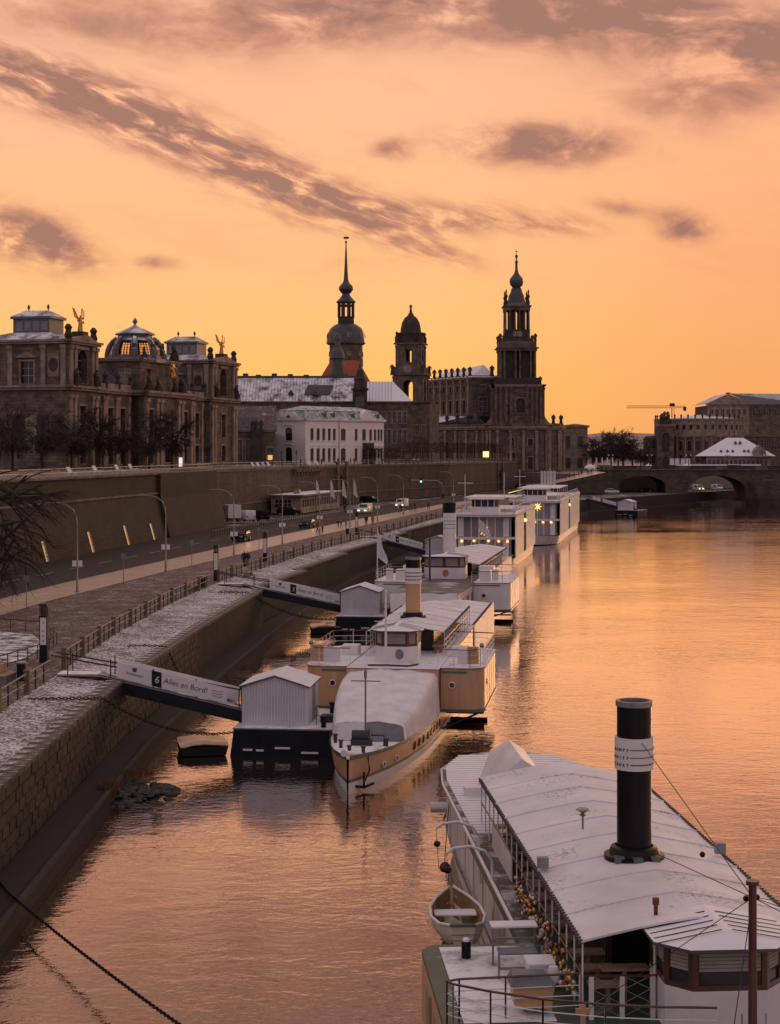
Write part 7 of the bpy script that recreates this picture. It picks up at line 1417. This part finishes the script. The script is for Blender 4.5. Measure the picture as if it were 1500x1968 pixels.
# ---- the court church
ch = thing('court_church', 'baroque church with slender openwork tower and rows of roof statues', 'church', (PX(993, 600), 600, 9)); q = lambda py: PZ(py, 600) - 9; u = .192
CX = lambda px: (px - 993) * u
low = [(-31, 14), (-12, -2), (-10.5, -6), (-9.5, -9), (9.5, -9), (11, -5), (15.5, -2), (17.5, 4), (18, 40), (-22, 52)]
mb = MB(); mb.prism(low, 0, q(818)); mb.build('aisle_block', STONE_D, ch)
for k, ((x0, y0), (x1, y1)) in enumerate(zip(low[:8], low[1:9])):
    L = math.hypot(x1 - x0, y1 - y0); M = side_M(x0, y0, x1, y1) @ TM((0, -.35, 0)); hs = []
    if k == 0: hs = [(2 + i * 4.6, 4 + i * 4.6, 5, 11, True) for i in range(5)]
    if k == 3: hs = [(L/2 - 4.0, L/2 - 1.2, .3, 7, False), (L/2 + 3.4, L/2 + 5.2, 1, 5.4, True), (L/2 - 3.6, L/2 - 1.6, 9.5, 12.5, True), (L/2 + 3.4, L/2 + 5.2, 9.5, 12, True)]
    if k == 6: hs = [(L/2 - 1, L/2 + 1, 8, 12, True), (L/2 - 1, L/2 + 1, .5, 6, True)]
    facade(ch, M, L, 0, q(826), hs, STONE, .5, surround=STONE_L, frame=FRAMED); cornice(ch, M, L, q(826), 1.2, .6, STONE_L); mb = MB(); mb.M = M; mb.box(0, L, .0, .4, q(826) + 1.2, q(814)); mb.build('parapet', STONE, ch)
    n = max(1, int(L / 4.4)); pilasters(ch, M, [L * (i + .5) / n + (1.6 if n > 1 else 0) - 2.1 for i in range(n + 1)] if n > 1 else [.5, L - .5], .5, q(826) - .3, 1.0, .45, STONE_L)
    for i in range(n): statue(ch, M, L * (i + .5) / n, .3, q(814), 3.4, STONE_D) if k in (0, 5, 6) else None
# tower
TW = 18.0
mb = MB(); mb.box(-TW/2 + .5, TW/2 - .5, -8.4, 8, q(818), q(741)); mb.build('tower_core', STONE_D, ch)
for M in (TM((-TW/2, -9, 0)), TM((TW/2, -9, 0)) @ RZ(R(90)), TM((-TW/2, 9, 0)) @ RZ(R(-90))):
    facade(ch, M, TW, q(818), q(746), [(TW/2 - 1.6 + .8, TW/2 + 1.6 + .8, q(795), q(767), True), (TW/2 - 4.9, TW/2 - 3.3, q(800), q(778), True)], STONE, .7, frame=FRAMED, surround=STONE_L); cornice(ch, M, TW, q(746), 1.0, .7, STONE_L); pilasters(ch, M, (.8, 2.6, 4.6, 6.4, 12.2, 14, 15.6, 17.2), q(817), q(747), .9, .6, STONE)
for s in (-1, 1):
    mb = MB(); mb.prism_y([(s * 9.1, q(818)), (s * 13.4, q(818)), (s * 11.2, q(813)), (s * 9.8, q(803)), (s * 9.1, q(790))] if s > 0 else [(s * 13.4, q(818)), (s * 9.1, q(818)), (s * 9.1, q(790)), (s * 9.8, q(803)), (s * 11.2, q(813))], -8.5, -5); mb.build('volute', STONE_L, ch)
mb = MB(); mb.box(-8.2, 8.2, -8.2, 8.2, q(741), q(728)); mb.build('stage_plinth', STONE_D, ch)
def openwork(hw, z0, z1, pier, cr, name):
    for sx in (-1, 1):
        for sy in (-1, 1):
            mb = MB(); a, b = sorted((sx * .55, sx * (hw - 1.5))); c, d = sorted((sy * .55, sy * (hw - 1.5))); mb.box(a, b, c, d, z0, z1); mb.build('stage_pier', STONE_D, ch)
            for cx, cy in ((hw - .35, hw - 1.9), (hw - 1.9, hw - .35), (hw - .35, .8), (.8, hw - .35), (hw - .35, hw - .35)): mb = MB(); mb.lathe([(cr * 1.3, z0), (cr, z0 + .5), (cr * .85, z1 - .6), (cr * 1.35, z1)], 8, sx * cx, sy * cy); mb.build('column', STONE, ch)
openwork(6.7, q(728), q(676), 3, .42, 'lower'); mb = MB(); mb.box(-7.0, 7.0, -7.0, 7.0, q(676), q(671)); mb.box(-7.7, 7.7, -7.7, 7.7, q(671), q(669.5)); mb.box(-6.8, 6.8, -6.8, 6.8, q(669.4), q(658)); mb.build('stage_entablature', STONE, ch)
for sx in (-1, 1):
    for sy in (-1, 1): statue(ch, I4, sx * 6.4, sy * 6.4, q(658), 3.0, STONE_D); statue(ch, I4, sx * 5.2, sy * 6.6, q(658), 2.4, STONE_D); statue(ch, I4, sx * 8.0, sy * 8.0, q(741), 3.2, STONE_D)
mb = MB(); mb.frustum((-5.6, 5.6, -5.6, 5.6), (-4.7, 4.7, -4.7, 4.7), q(658), q(652)); mb.box(-4.6, 4.6, -4.6, 4.6, q(652), q(635)); mb.build('attic_stage', STONE_D, ch); body_box(ch, I4, -1.6, 1.6, -4.66, -4.6, q(648), q(639), STONE_L, 'attic_panel')
openwork(4.6, q(635), q(598), 2, .32, 'upper'); mb = MB(); mb.box(-4.7, 4.7, -4.7, 4.7, q(598), q(591)); mb.box(-5.2, 5.2, -5.2, 5.2, q(591), q(589)); mb.frustum((-4.6, 4.6, -4.6, 4.6), (-3.6, 3.6, -3.6, 3.6), q(589), q(582)); mb.build('crown_entablature', STONE, ch)
for sx in (-1, 1):
    for sy in (-1, 1): mb = MB(); mb.lathe([(.55, q(589)), (.5, q(580)), (.25, q(577)), (.6, q(571)), (.2, q(567)), (.35, q(563)), (.03, q(557))], 8, sx * 4.05, sy * 4.05); mb.build('corner_finial', STONE_D, ch)
lathe_part(ch, [(3.6, q(582)), (3.0, q(574)), (2.9, q(569)), (2.2, q(562)), (1.9, q(555)), (1.5, q(553)), (1.6, q(552)), (2.3, q(548)), (2.6, q(542)), (2.4, q(536)), (1.5, q(530)), (.8, q(525)), (.5, q(518)), (.45, q(505)), (.7, q(503)), (.3, q(501)), (.25, q(496)), (.55, q(494)), (.55, q(491)), (.1, q(489)), (.08, q(480))], 12, mat('church_copper', (.075, .088, .082), .55, (.035, .04, .037), .5), 'onion_spire'); body_box(ch, I4, -.6, .6, -.07, .07, q(484), q(483), BRONZE, 'cross_bar')
# nave with statues and snowy roof
nx0, ny0, nx1, ny1 = CX(905), 3, CX(826), 30; L = math.hypot(nx1 - nx0, ny1 - ny0)
M = side_M(nx1, ny1, nx0, ny0); facade(ch, M, L, q(800), q(728), [(1.4 + i * 4.9, 3.0 + i * 4.9, q(793), q(768), True) for i in range(6)] + [(1.5 + i * 4.9, 2.9 + i * 4.9, q(752), q(740)) for i in range(6)], STONE, .5, frame=FRAMED, surround=STONE_L); pilasters(ch, M, [.5 + i * 4.9 for i in range(7)], q(798), q(729), .9, .6, STONE_L); cornice(ch, M, L, q(728), .8, .5, STONE_L)
M2 = side_M(nx0, ny0, nx0 + 11, ny0 + 2.5); facade(ch, M2, 11.3, q(800), q(728), [(3.4, 6.4, q(790), q(763), True), (3.9, 5.9, q(750), q(740), True)], STONE, .5, surround=STONE_L, glassm=mat('pale_church_glass', (.13, .11, .10), .3)); cornice(ch, M2, 11.3, q(728), .8, .5, STONE_L)
mb = MB(); mb.prism([(nx0 + .3, ny0 + .8), (nx0 + 10.6, ny0 + 3), (nx0 + 8, ny1 + 9), (nx1 + .6, ny1 + .2)], q(815), q(728)); mb.build('nave_core', STONE_D, ch)
for i in range(12): body_box(ch, M, i * L / 12, i * L / 12 + .35, .0, .3, q(728) + .8, q(722), STONE, 'balustrade_post'); 
body_box(ch, M, 0, L, 0, .35, q(722), q(720.5), STONE, 'balustrade_rail'); body_box(ch, M2, 0, 11.3, 0, .35, q(722), q(720.5), STONE, 'balustrade_rail')
for i in range(8): statue(ch, M, .6 + i * (L - 1) / 7, .1, q(720.5), 3.4, STONE_D)
statue(ch, M2, 8.4, .1, q(720.5), 4.0, STONE_D)
mb = MB(); rA, rB = Vector((nx0 + 5.5, ny0 + 8, q(698))), Vector((nx1 + 6, ny1 + 8, q(708))); mb.add([(nx0 + 1, ny0 + 1.5, q(724)), (nx0 + 10, ny0 + 3.5, q(724)), tuple(rA), tuple(rB), (nx1 + 1.5, ny1, q(724)), (nx1 + 9, ny1 + 10, q(724))], [(0,1,2), (0,2,3,4), (1,5,3,2)]); mb.build('nave_roof', SNOW, ch)
mb = MB(); mb.add([(-29, 14, q(812)), (-12, 0, q(812)), (nx0 + 2, ny0 - .2, q(796)), (nx1, ny1 - 1, q(796))], [(0,1,2,3)]); mb.build('aisle_roof', mat('snowy_copper', (.09, .10, .10), .5, snow=.6, snow_scale=.2), ch)
# gallery building right of the church
gb = thing('gallery_building', 'plain sandstone gallery block with arched windows right of the church', 'building', (PX(1083, 640), 640, 9)); q = lambda py: PZ(py, 640) - 9
facade(gb, I4, 9.6, 0, q(822), [(1.0, 2.8, 9, 13.5, True), (5.6, 7.6, 9, 13.5, True), (5.6, 7.6, 1, 5, True), (1.0, 2.8, 1, 5, True)], STONE_L, .5, surround=STONE_L, frame=FRAMED); cornice(gb, I4, 9.6, q(822), .9, .5, STONE_L); body_box(gb, I4, .2, 9.4, .6, 30, 0, q(822), STONE_D); gable_roof(gb, I4, 0, 9.6, 0, 30, q(822) + .9, q(814), SLATE, 'y', 4.0)
mb = MB(); mb.prism_y([(4.8, 14.6), (8.4, 14.6), (6.6, 15.8)], -.4, -.02); mb.build('window_pediment', STONE_L, gb)

# ---- the opera house
op = thing('opera_house', 'tiered opera house with gabled stage tower, snowy drum roof and rider group', 'opera house', (PX(1360, 800), 800, 9)); q = lambda py: PZ(py, 800) - 9; u = .256; OX = lambda px: (px - 1360) * u
fw = OX(1440); facade(op, I4, fw, q(836), q(779), [(1.3 + i * 2.7, 2.9 + i * 2.7, q(796), q(787)) for i in range(7)], STONE_L, .4); cornice(op, I4, fw, q(779), .9, .7, STONE_L); mb = MB(); mb.prism_y([(-1, q(776)), (fw + 1, q(776)), (fw / 2, q(757))], -.9, .6); mb.build('gable', STONE_L, op)
MS = TM((fw, 0, 0)) @ RZ(R(12)); facade(op, MS, 34, q(850), q(779), [(1.2 + i * 2.8, 2.9 + i * 2.8, q(796), q(787)) for i in range(11)], STONE, .4); cornice(op, MS, 34, q(779), .9, .5, STONE_L); mb = MB(); mb.prism([(.3, .6), (fw - .2, .6), (fw + 32, 8), (fw + 26, 40), (.3, 34)], 0, q(779)); mb.build('stage_core', STONE_D, op)
mb = MB(); mb.add([(-1.2, -.9, q(777)), (fw / 2, -.9, q(756)), (fw / 2 + 33, 7, q(756)), (fw + 34, 6, q(777)), (fw + 1.2, -.9, q(777)), (-1, 34, q(777)), (fw / 2, 34, q(756))], [(1,4,3,2), (0,1,6,5)]); mb.build('stage_roof', mat('snowy_lead', (.16, .16, .17), .5, snow=.55, snow_scale=.1), op); body_box(op, I4, fw / 2 - 1, fw / 2 + 1, -.6, 1, q(757), q(754.5), STONE_D, 'acroterion')
NS = 20; arc = [(OX(1356) + 22.5 * math.cos(R(180 + 9 * i)) , 14 + 24 * math.sin(R(180 + 9 * i))) for i in range(NS + 1)]
for z0, z1, g, hz, hh, cm in ((q(892), q(840), 1.18, q(880), 9.5, STONE), (q(838), q(808), 1.0, q(822), 3.2, STONE_L)):
    pts = [(OX(1356) + (x - OX(1356)) * g, 14 + (y - 14) * g) for x, y in arc]
    for (x0, y0), (x1, y1) in zip(pts, pts[1:]):
        if y0 > 17: continue
        L = math.hypot(x1 - x0, y1 - y0); M = side_M(x0, y0, x1, y1); 
        hs = [(L/2 - .85, L/2 + .85, q(866), q(848), True), (L/2 - .8, L/2 + .8, q(889), q(874), True)] if g > 1.1 else [(L/2 - .75, L/2 + .75, q(826), q(817))]
        facade(op, M, L, z0, z1, hs, cm, .5, sill=False, frame=FRAMED, bars=1); cornice(op, M, L, z1, .8, .3, STONE_L); pilasters(op, M, (.3,), z0, z1, .6, .35, STONE_L)
        if g < 1.1: statue(op, M, .3, .2, z1 + .8, 2.2, STONE_D)
    mb = MB(); mb.prism([(OX(1356) + (x - OX(1356)) * .97, 14 + (y - 14) * .97) for x, y in pts], z0, z1); mb.build('drum_core', STONE_D, op)
mb = MB(); pts = arc; c = (OX(1390), 12, q(795)); vs = [(x, y, q(806.5)) for x, y in pts] + [(OX(1356) + (x - OX(1356)) * .3 + 6, 14 + (y - 14) * .3, q(796)) for x, y in pts]; n = len(pts); mb.add(vs, [(i, i+1, n+i+1, n+i) for i in range(n-1)] + [tuple(range(n, 2*n))]); mb.build('drum_roof', SNOW, op)
ring = [(OX(1356) + (x - OX(1356)) * g, 14 + (y - 14) * g, q(839)) for g in (1.17, 1.01) for x, y in arc]; mb = MB(); n = len(arc); mb.add(ring, [(i, i+1, n+i+1, n+i) for i in range(n-1)]); mb.build('arcade_roof', mat('patchy_snow_roof', (.15, .13, .12), .7, snow=.55, snow_scale=.15), op)
ex = MB(); ex.box(OX(1257), OX(1287), -12, -3, 0, q(818)); ex.build('portal_block', STONE_D, op); facade(op, TM((OX(1256), -12.4, 0)), 8, 0, q(820), [(2.2, 5.8, q(868), q(832), True), (2.6, 5.4, 1, 5, True)], STONE, 1.2); cornice(op, TM((OX(1256), -12.4, 0)), 8, q(820), .9, .5, STONE_L); body_box(op, I4, OX(1262), OX(1284), -10, -4, q(818), q(806), STONE_D, 'group_plinth')
for x in (1268, 1273, 1279): statue(op, I4, OX(x), -7, q(806), 4.0 if x > 1272 else 3.0, BRONZE, name='rider_statue')
mb = MB(); mb.ball((OX(1270), -8, q(803)), 1.2, 8, 6, (1.6, 1, .9)); mb.tube([(OX(1266), -8, q(805)), (OX(1264.5), -8, q(799))], .5, 6, .3); mb.build('panther_team', BRONZE, op, smooth='all')
facade(op, TM((OX(1238), -4, 0)), 6, 0, q(842), [(1.2, 2.6, 2, 6, True), (3.4, 4.8, 2, 6, True), (1.2, 2.6, 9, 13, True), (3.4, 4.8, 9, 13, True)], STONE, .5); cornice(op, TM((OX(1238), -4, 0)), 6, q(842), .8, .3, STONE_L); body_box(op, I4, OX(1238) + .2, OX(1262), -3.4, 4, 0, q(842), STONE_D)
body_box(op, I4, OX(1430), OX(1520), -6, 10, 0, q(840), STONE_D, 'side_wing'); facade(op, TM((OX(1430), -6.4, 0)), 22, 0, q(840), [(1 + i * 2.6, 2.6 + i * 2.6, 9, 13, True) for i in range(8)], STONE, .4); body_box(op, I4, OX(1428), OX(1520), -7, 8, q(840), q(837), mat('patchy_snow_roof', (.15, .13, .12)), 'wing_roof')
# ---- the riverside restaurant
rs = thing('riverside_restaurant', 'low restaurant with big snowy hipped roof and dormers beside the bridge', 'building', (PX(1352, 560), 560, 9)); q = lambda py: PZ(py, 560) - 9; w = PX(1490, 560) - PX(1352, 560)
facade(rs, TM((1.2, 1, 0)), w - 2.4, 0, q(877), [(.7 + i * 1.5, 1.6 + i * 1.5, 1.4, 4.4) for i in range(14)], STONE_L, .3, frame=FRAMEW, sill=False); body_box(rs, I4, 1.6, w - 1.6, 1.5, 13, 0, q(877), STONE_D); gable_roof(rs, I4, .4, w - .4, 0, 14, q(876.5), q(841), mat('snowy_tile_roof', (.09, .07, .065), .7, snow=.72, snow_scale=.3), 'x', 9.5)
for x, z in ((6.4, 7.3), (8.6, 7.3), (10.4, 7.3), (14.4, 7.3), (15.8, 7.3), (12, 10.2), (13.6, 10.2)): mb = MB(); yy = (z - 5.8) * 1.0; mb.prism_y([(x - .5, z), (x + .5, z), (x, z + .8)], yy - .7, yy + 1.4); mb.build('dormer', SLATE, rs)
mb = MB(); mb.prism_y([(17.0, 5.6), (21.4, 5.6), (21.4, 7.4), (19.2, 9.6), (17.0, 7.4)], -1.2, 3); mb.build('front_gable', STONE_L, rs)
body_box(rs, I4, -4, w * .75, -6, .6, 2.6, 3.0, SNOW, 'terrace_canopy')
for lab, px, Y, z, r in (('white peaked tent on the square before the opera, left one', 1247, 540, 9.4, 2.2), ('white peaked tent before the restaurant, right one', 1320, 540, 9.4, 3.0), ('pale dome tent at the head of the bridge ramp', 1134, 507, 10.2, 1.7)):
    t = thing('market_tent', lab, 'tent', (PX(px, Y), Y, z), 0, 'white tents'); mb = MB(); mb.lathe([(r * 1.1, 1.5), (r * 1.05, 1.7), (r * .55, 2.3), (r * .08, 2.9), (.03, 3.2)] if r > 2 else [(r, .9), (r * .95, 1.4), (r * .7, 1.8), (r * .3, 2.05), (.03, 2.1)], 10); mb.build('tent_top', SNOW, t, smooth=30)
    for k in range(6): mb = MB(); a_ = R(60 * k); mb.lathe([(.06, 0), (.06, 1.5 if r > 2 else .9)], 5, r * math.cos(a_), r * math.sin(a_)); mb.build('tent_pole', METAL, t)
for i, px in enumerate((1147, 1158, 1168, 1178)):
    t = thing('flagpole', 'slim white feather flag at the bridge head, %s of four' % ('leftmost', 'second', 'third', 'rightmost')[i], 'flag', (PX(px, 530), 530, 10.2), 0, 'white flags at the bridge head'); mb = MB(); mb.loft([[(-.25, 0, .9), (.2, 0, .8)], [(-.25, .05, 2.6), (.28, -.05, 2.6)], [(-.25, 0, 4.1), (.1, 0, 4.3)]], cap=False, closed=False); mb.build('flag_cloth', TARP, t); mb = MB(); mb.box(-.32, -.25, -.04, .04, 0, 4.4); mb.build('pole', METAL, t)
for i, px in enumerate((1292, 1302, 1313, 1323)): t = thing('banner', 'white hanging banner on the opera front arcade, %s of four' % ('leftmost', 'second', 'third', 'rightmost')[i], 'banner', (PX(px, 765), 765, 9), 0, 'white banners at the opera'); mb = MB(); mb.box(-1.0, 1.0, -.1, .1, .6, 4.2); mb.build('banner_cloth', TARP, t); mb = MB(); mb.box(-1.05, 1.05, -.08, .08, 4.2, 4.4); mb.build('banner_bar', METAL, t)

# ---- stone bridge
br = thing('stone_bridge', 'old sandstone arch bridge with parapet crossing the river', 'bridge', (64, 500, 0)); BRM = mat('bridge_masonry', (.15, .115, .09), .85, (.055, .042, .035), .2, brick=(1.1, .5, .02), bump=.3); BL = 300
hs = [(6.4, 20.8, 3.6, 8.9, True), (27.5, 45.5, 1.0, 9.0, True)] + [(61 + i * 33, 61 + 19 + i * 33, -.5, 9.2, True) for i in range(6)]
mb = MB(); wall_holes(mb, BL, -.5, 10.6, hs, 17.5); o = mb.build('arch_wall', BRM, br); uv_by_wall(o); mb = MB(); mb.box(0, BL, .01, 17.4, 10.25, 10.58); mb.build('bridge_deck', PAVING, br)
mb = MB(); mb.box(0, BL, -.35, .02, 10.6, 10.95); mb.build('bridge_cornice', STONE, br)
for i in range(75): body_box(br, I4, i * 4.0 + .05, i * 4.0 + 3.95, -.2, .25, 10.953, 12.0 if i % 5 else 12.2, STONE_D if i % 3 else STONE, 'parapet_block')
for i in range(7):
    x = 46.5 + i * 33 if i else 46.2; x1 = x + 13.5; mb = MB(); mb.prism([(x, .0), (x + 2, -4.2), (x + 6.7, -6.4), (x1 - 2, -4.2), (x1, .0)], -.8, 7.6); mb.prism([(x, .02), (x + 2, -4), (x + 6.7, -6), (x1 - 2, -4), (x1, .02)], 7.6, 10.4) if i else None; o = mb.build('bridge_pier', BRM, br); uv_by_wall(o)
    mb = MB(); mb.prism([(x - .8, .0), (x + 1.6, -5.2), (x + 6.7, -7.6), (x1 - 1.6, -5.2), (x1 + .8, .0)], -.8, 2.2); mb.build('pier_footing', STONE_D, br)
for i in range(8): t = thing('bridge_lamp', 'twin globe lamp on the bridge parapet, %s from the left' % 'first second third fourth fifth sixth seventh eighth'.split()[i], 'street lamp', (68 + i * 12, 501, 12), 0, 'bridge lamps'); mb = MB(); mb.lathe([(.12, 0), (.06, 3.2)], 6); mb.tube([(-.7, 0, 3.0), (0, 0, 3.3), (.7, 0, 3.0)], .04, 4); mb.build('lamp_post', DARKM, t); mb = MB(); mb.ball((-.7, 0, 3.2), .22, 6, 5); mb.build('globe', WHITE, t); mb = MB(); mb.ball((.7, 0, 3.2), .22, 6, 5); mb.build('globe', WHITE, t)
# ---- tower crane
cr = thing('tower_crane', 'distant tower crane with long jib over the opera square', 'crane', (PX(1292, 900), 900, 9)); h = PZ(784, 900) - 9; k = .288
def truss(pts0, pts1, w, n, nm):
    a, b = Vector(pts0), Vector(pts1); mb = MB(); d = (b - a) / n; up = Vector((0, w, 0)) if abs(d.z) > abs(d.x) else Vector((0, 0, w)); sd = Vector((w, 0, 0)) if abs(d.z) > abs(d.x) else Vector((0, w, 0))
    for i in range(n): p, p2 = a + d * i, a + d * (i + 1); mb.tube([p, p2], .13, 4); mb.tube([p + up, p2 + up], .13, 4); mb.tube([p, p2 + up], .08, 4); mb.tube([p + sd, p2 + sd], .11, 4); mb.tube([p + sd, p2 + up], .07, 4)
    mb.build(nm, mat('crane_red', (.20, .06, .035), .6), cr)
truss((0, 0, 0), (0, 0, h), 1.3, 16, 'mast'); truss((-87 * k, 0, h), (0, 0, h), 1.2, 26, 'jib'); truss((0, 0, h), (26 * k, 0, h), 1.0, 8, 'counter_jib'); mb = MB(); mb.box(22 * k, 27 * k, -.8, .8, h - 1.6, h + .6); mb.build('counterweight', DARKM, cr); mb = MB(); mb.box(-1.2, 1.4, -1, 1.2, h + .8, h + 2.6); mb.build('cab', BRONZE, cr)
# ------------------------------------------------------------------ bare winter trees
BARK = mat('bark', (.045, .032, .026), .9, (.025, .018, .015), 2.0); TWIG = mat('twigs', (.060, .036, .028), .9, (.035, .022, .018), .8); TWIGR = mat('rusty_twigs', (.085, .042, .028), .9, (.045, .025, .018), .8)
def tree_meshes(seed, cz, rx, rz_, zlow, nl=15, nb=8, nt=9, wtw=.0035):
    """unit-height bare tree: trunk, limbs reaching into an ellipsoid crown, branches and twigs running outward"""
    rg = random.Random(seed); tr, tw_ = MB(), MB()
    tr.tube([(0, 0, 0), (rg.uniform(-.01, .01), rg.uniform(-.01, .01), zlow * .6), (rg.uniform(-.02, .02), rg.uniform(-.02, .02), cz)], .024, 6, .011, cap=False)
    C = Vector((0, 0, cz))
    def pt(k): 
        while True:
            v = Vector((rg.uniform(-1, 1), rg.uniform(-1, 1), rg.uniform(-1, 1)))
            if .02 < v.length < 1: v = v.normalized() * (v.length ** .5) * k * rg.uniform(.8, 1.08); return C + Vector((v.x * rx, v.y * rx, v.z * rz_))
    def bent(a, b, up): m = a.lerp(b, .5) + Vector((rg.uniform(-.02, .02), rg.uniform(-.02, .02), up)); return [a, m, b]
    for i in range(nl):
        s0 = Vector((0, 0, rg.uniform(zlow * .75, cz))); e = pt(.72); L = bent(s0, e, -.02); tr.tube(L, .010, 4, .004, cap=False)
        for j in range(nb):
            q = L[1].lerp(L[2], rg.random()) if rg.random() < .75 else L[0].lerp(L[1], rg.uniform(.4, 1)); d = (q - C); d = d.normalized() if d.length > .01 else Vector((0, 0, 1)); e2 = q + (d * .7 + Vector((rg.uniform(-1, 1), rg.uniform(-1, 1), rg.uniform(-.5, 1))) * .55).normalized() * rg.uniform(.10, .2); B = bent(q, e2, .01); tr.tube(B, .0036, 3, .0018, cap=False)
            for k in range(nt):
                w_ = B[1].lerp(B[2], rg.random()); d2 = ((w_ - C).normalized() * .8 + Vector((rg.uniform(-1, 1), rg.uniform(-1, 1), rg.uniform(-.5, .8)))).normalized(); e3 = w_ + d2 * rg.uniform(.05, .12); sd = d2.cross(Vector((rg.random(), rg.random(), rg.random() + .1))).normalized() * wtw * .5; mm = w_.lerp(e3, .5) + Vector((rg.uniform(-.01, .01), rg.uniform(-.01, .01), rg.uniform(-.01, .01)))
                tw_.add([tuple(w_ - sd), tuple(w_ + sd), tuple(mm + sd * .7), tuple(mm - sd * .7), tuple(e3)], [(0, 1, 2, 3), (3, 2, 4)])
    return tr.mesh('trunk', BARK), tw_.mesh('crown', TWIG)
TREES = [tree_meshes(i, .60, .40, .38, .28, nl=20, nb=9, nt=10, wtw=.0065) for i in (3, 8, 15)] + [tree_meshes(40, .52, .36, .46, .2, nl=22, nb=7, nt=6, wtw=.0026)]
def tree(label, X, Y, z, h, k, group, wide=1.0, rz=None, name='bare_tree'):
    t = thing(name, label, 'tree', (X, Y, z), rp.uniform(0, 6) if rz is None else rz, group); a = obj('trunk', TREES[k][0], t); b = obj('crown', TREES[k][1], t)
    for o in (a, b): o.scale = (h * wide, h * wide, h)
    return t
for i in range(8):
    f = i / 7; X, Y = -66 + 24 * f, 262 + 52 * f; tree('bare clipped tree before the academy, number %s from the left' % ('one two three four five six seven eight'.split()[i]), X, Y, 13, 10.6 + .9 * (i % 3), i % 3, 'trees before the academy', 1.2)
def clipped(label, X, Y, z, h, w, trunk, group, m=TWIG, n=420):
    t = thing('clipped_tree', label, 'tree', (X, Y, z), 0, group); mb = MB(); mb.lathe([(.16, 0), (.12, trunk + .6)], 6); mb.build('trunk', BARK, t); mb = MB(); rg = random.Random(int(X * 31 + Y))
    for i in range(n):
        p = Vector((rg.uniform(-1, 1) * w, rg.uniform(-1, 1) * w, trunk + rg.random() * (h - trunk))); d = Vector((rg.uniform(-1, 1), rg.uniform(-1, 1), rg.uniform(-.3, 1))).normalized() * rg.uniform(.5, 1.1); s = d.cross(Vector((rg.random(), rg.random(), rg.random()))).normalized() * .035; mb.add([tuple(p - s), tuple(p + s), tuple(p + d)], [(0, 1, 2)])
    mb.build('crown', m, t)
ords = 'first second third fourth fifth sixth seventh eighth ninth tenth eleventh twelfth'.split()
for i in range(12): f = i / 11; clipped('clipped lime in the dense row below the church, %s from the left' % ords[i], 4 + 32 * f, 478 + 66 * f, 13, 6.0, 1.9, 2.9, 'clipped limes below the church', TWIGR, 620)
for i in range(5): clipped('small clipped tree before the white palace, %s from the left' % ords[i], PX(706 + i * 14, 425), 423 + i * 4, 13, 4.2, 1.0, 1.6, 'clipped trees before the palace', TWIG, 300)
for i, (px, Y, h) in enumerate(((1140, 640, 13), (1158, 650, 16), (1178, 640, 18), (1198, 655, 17), (1216, 640, 15), (1232, 660, 14), (1148, 690, 15), (1188, 700, 18))): tree(('bare tree right of the gallery block, low', 'bare tree left of the tallest riverside tree', 'tallest bare tree between church and opera', 'bare tree right of the tallest one', 'bare tree near the opera, medium', 'bare tree touching the opera front', 'bare tree behind the gallery trees', 'bare tree behind the tallest riverside tree')[i], PX(px, Y), Y, 9, h, i % 3, 'trees between church and opera', 1.2)
t = tree('large dark bare tree reaching in from the left edge by the road', -30.4, 122, 3.95, 20, 3, None, 1.0, 2.1); t2_ = tree('smaller bare tree at the left edge with drooping twigs', -27.4, 104, 3.95, 9.5, 3, None, 1.0, .7)

# ------------------------------------------------------------------ small things on the terrace
dk = None
for i, (px, py) in enumerate(((142, 913), (190, 909), (232, 906), (258, 904), (492, 899), (502, 899), (512, 898), (522, 898), (600, 896), (616, 896))):
    Y = 3.0 * F / (py - 870) * .97; X = PX(px, Y); lab = 'white deck chair on the terrace, %s from the left' % ords[i]
    if dk is None:
        dk = thing('deck_chair', lab, 'chair', (X, Y, 13), R(60), 'deck chairs on the terrace'); mb = MB(); mb.box(-.35, .35, -.7, .5, .36, .44); mb.build('seat', WHITE, dk); mb = MB(); mb.loft([[(-.35, .5, .38), (.35, .5, .38), (.35, .58, .36), (-.35, .58, .36)], [(-.35, .95, 1.15), (.35, .95, 1.15), (.35, 1.03, 1.12), (-.35, 1.03, 1.12)]]); mb.build('backrest', WHITE, dk)
        for sx in (-1, 1):
            for yy in (-.6, .45): mb = MB(); mb.box(sx * .32 - .03, sx * .32 + .03, yy - .03, yy + .03, 0, .36); mb.build('leg', WHITE, dk)
    else: copy_tree(dk, None, (X, Y, 13), R(60), lab)
for i, (px, Y) in enumerate(((542, 395), (570, 400), (721, 428))):
    t = thing('candelabra_lamp', 'old lantern post before the white palace, %s from the left' % ords[i], 'street lamp', (PX(px, Y), Y, 13), 0, 'lantern posts on the terrace'); mb = MB(); mb.lathe([(.16, 0), (.07, .5), (.05, 2.6)], 6); mb.build('post', BRONZE, t); mb = MB(); mb.lathe([(.1, 2.6), (.22, 3.1), (.2, 3.2)], 6); mb.build('lantern_glass', glass('lantern_glass'), t); mb = MB(); mb.lathe([(.26, 3.2), (.1, 3.45), (.03, 3.7)], 6); mb.build('lantern_cap', BRONZE, t)
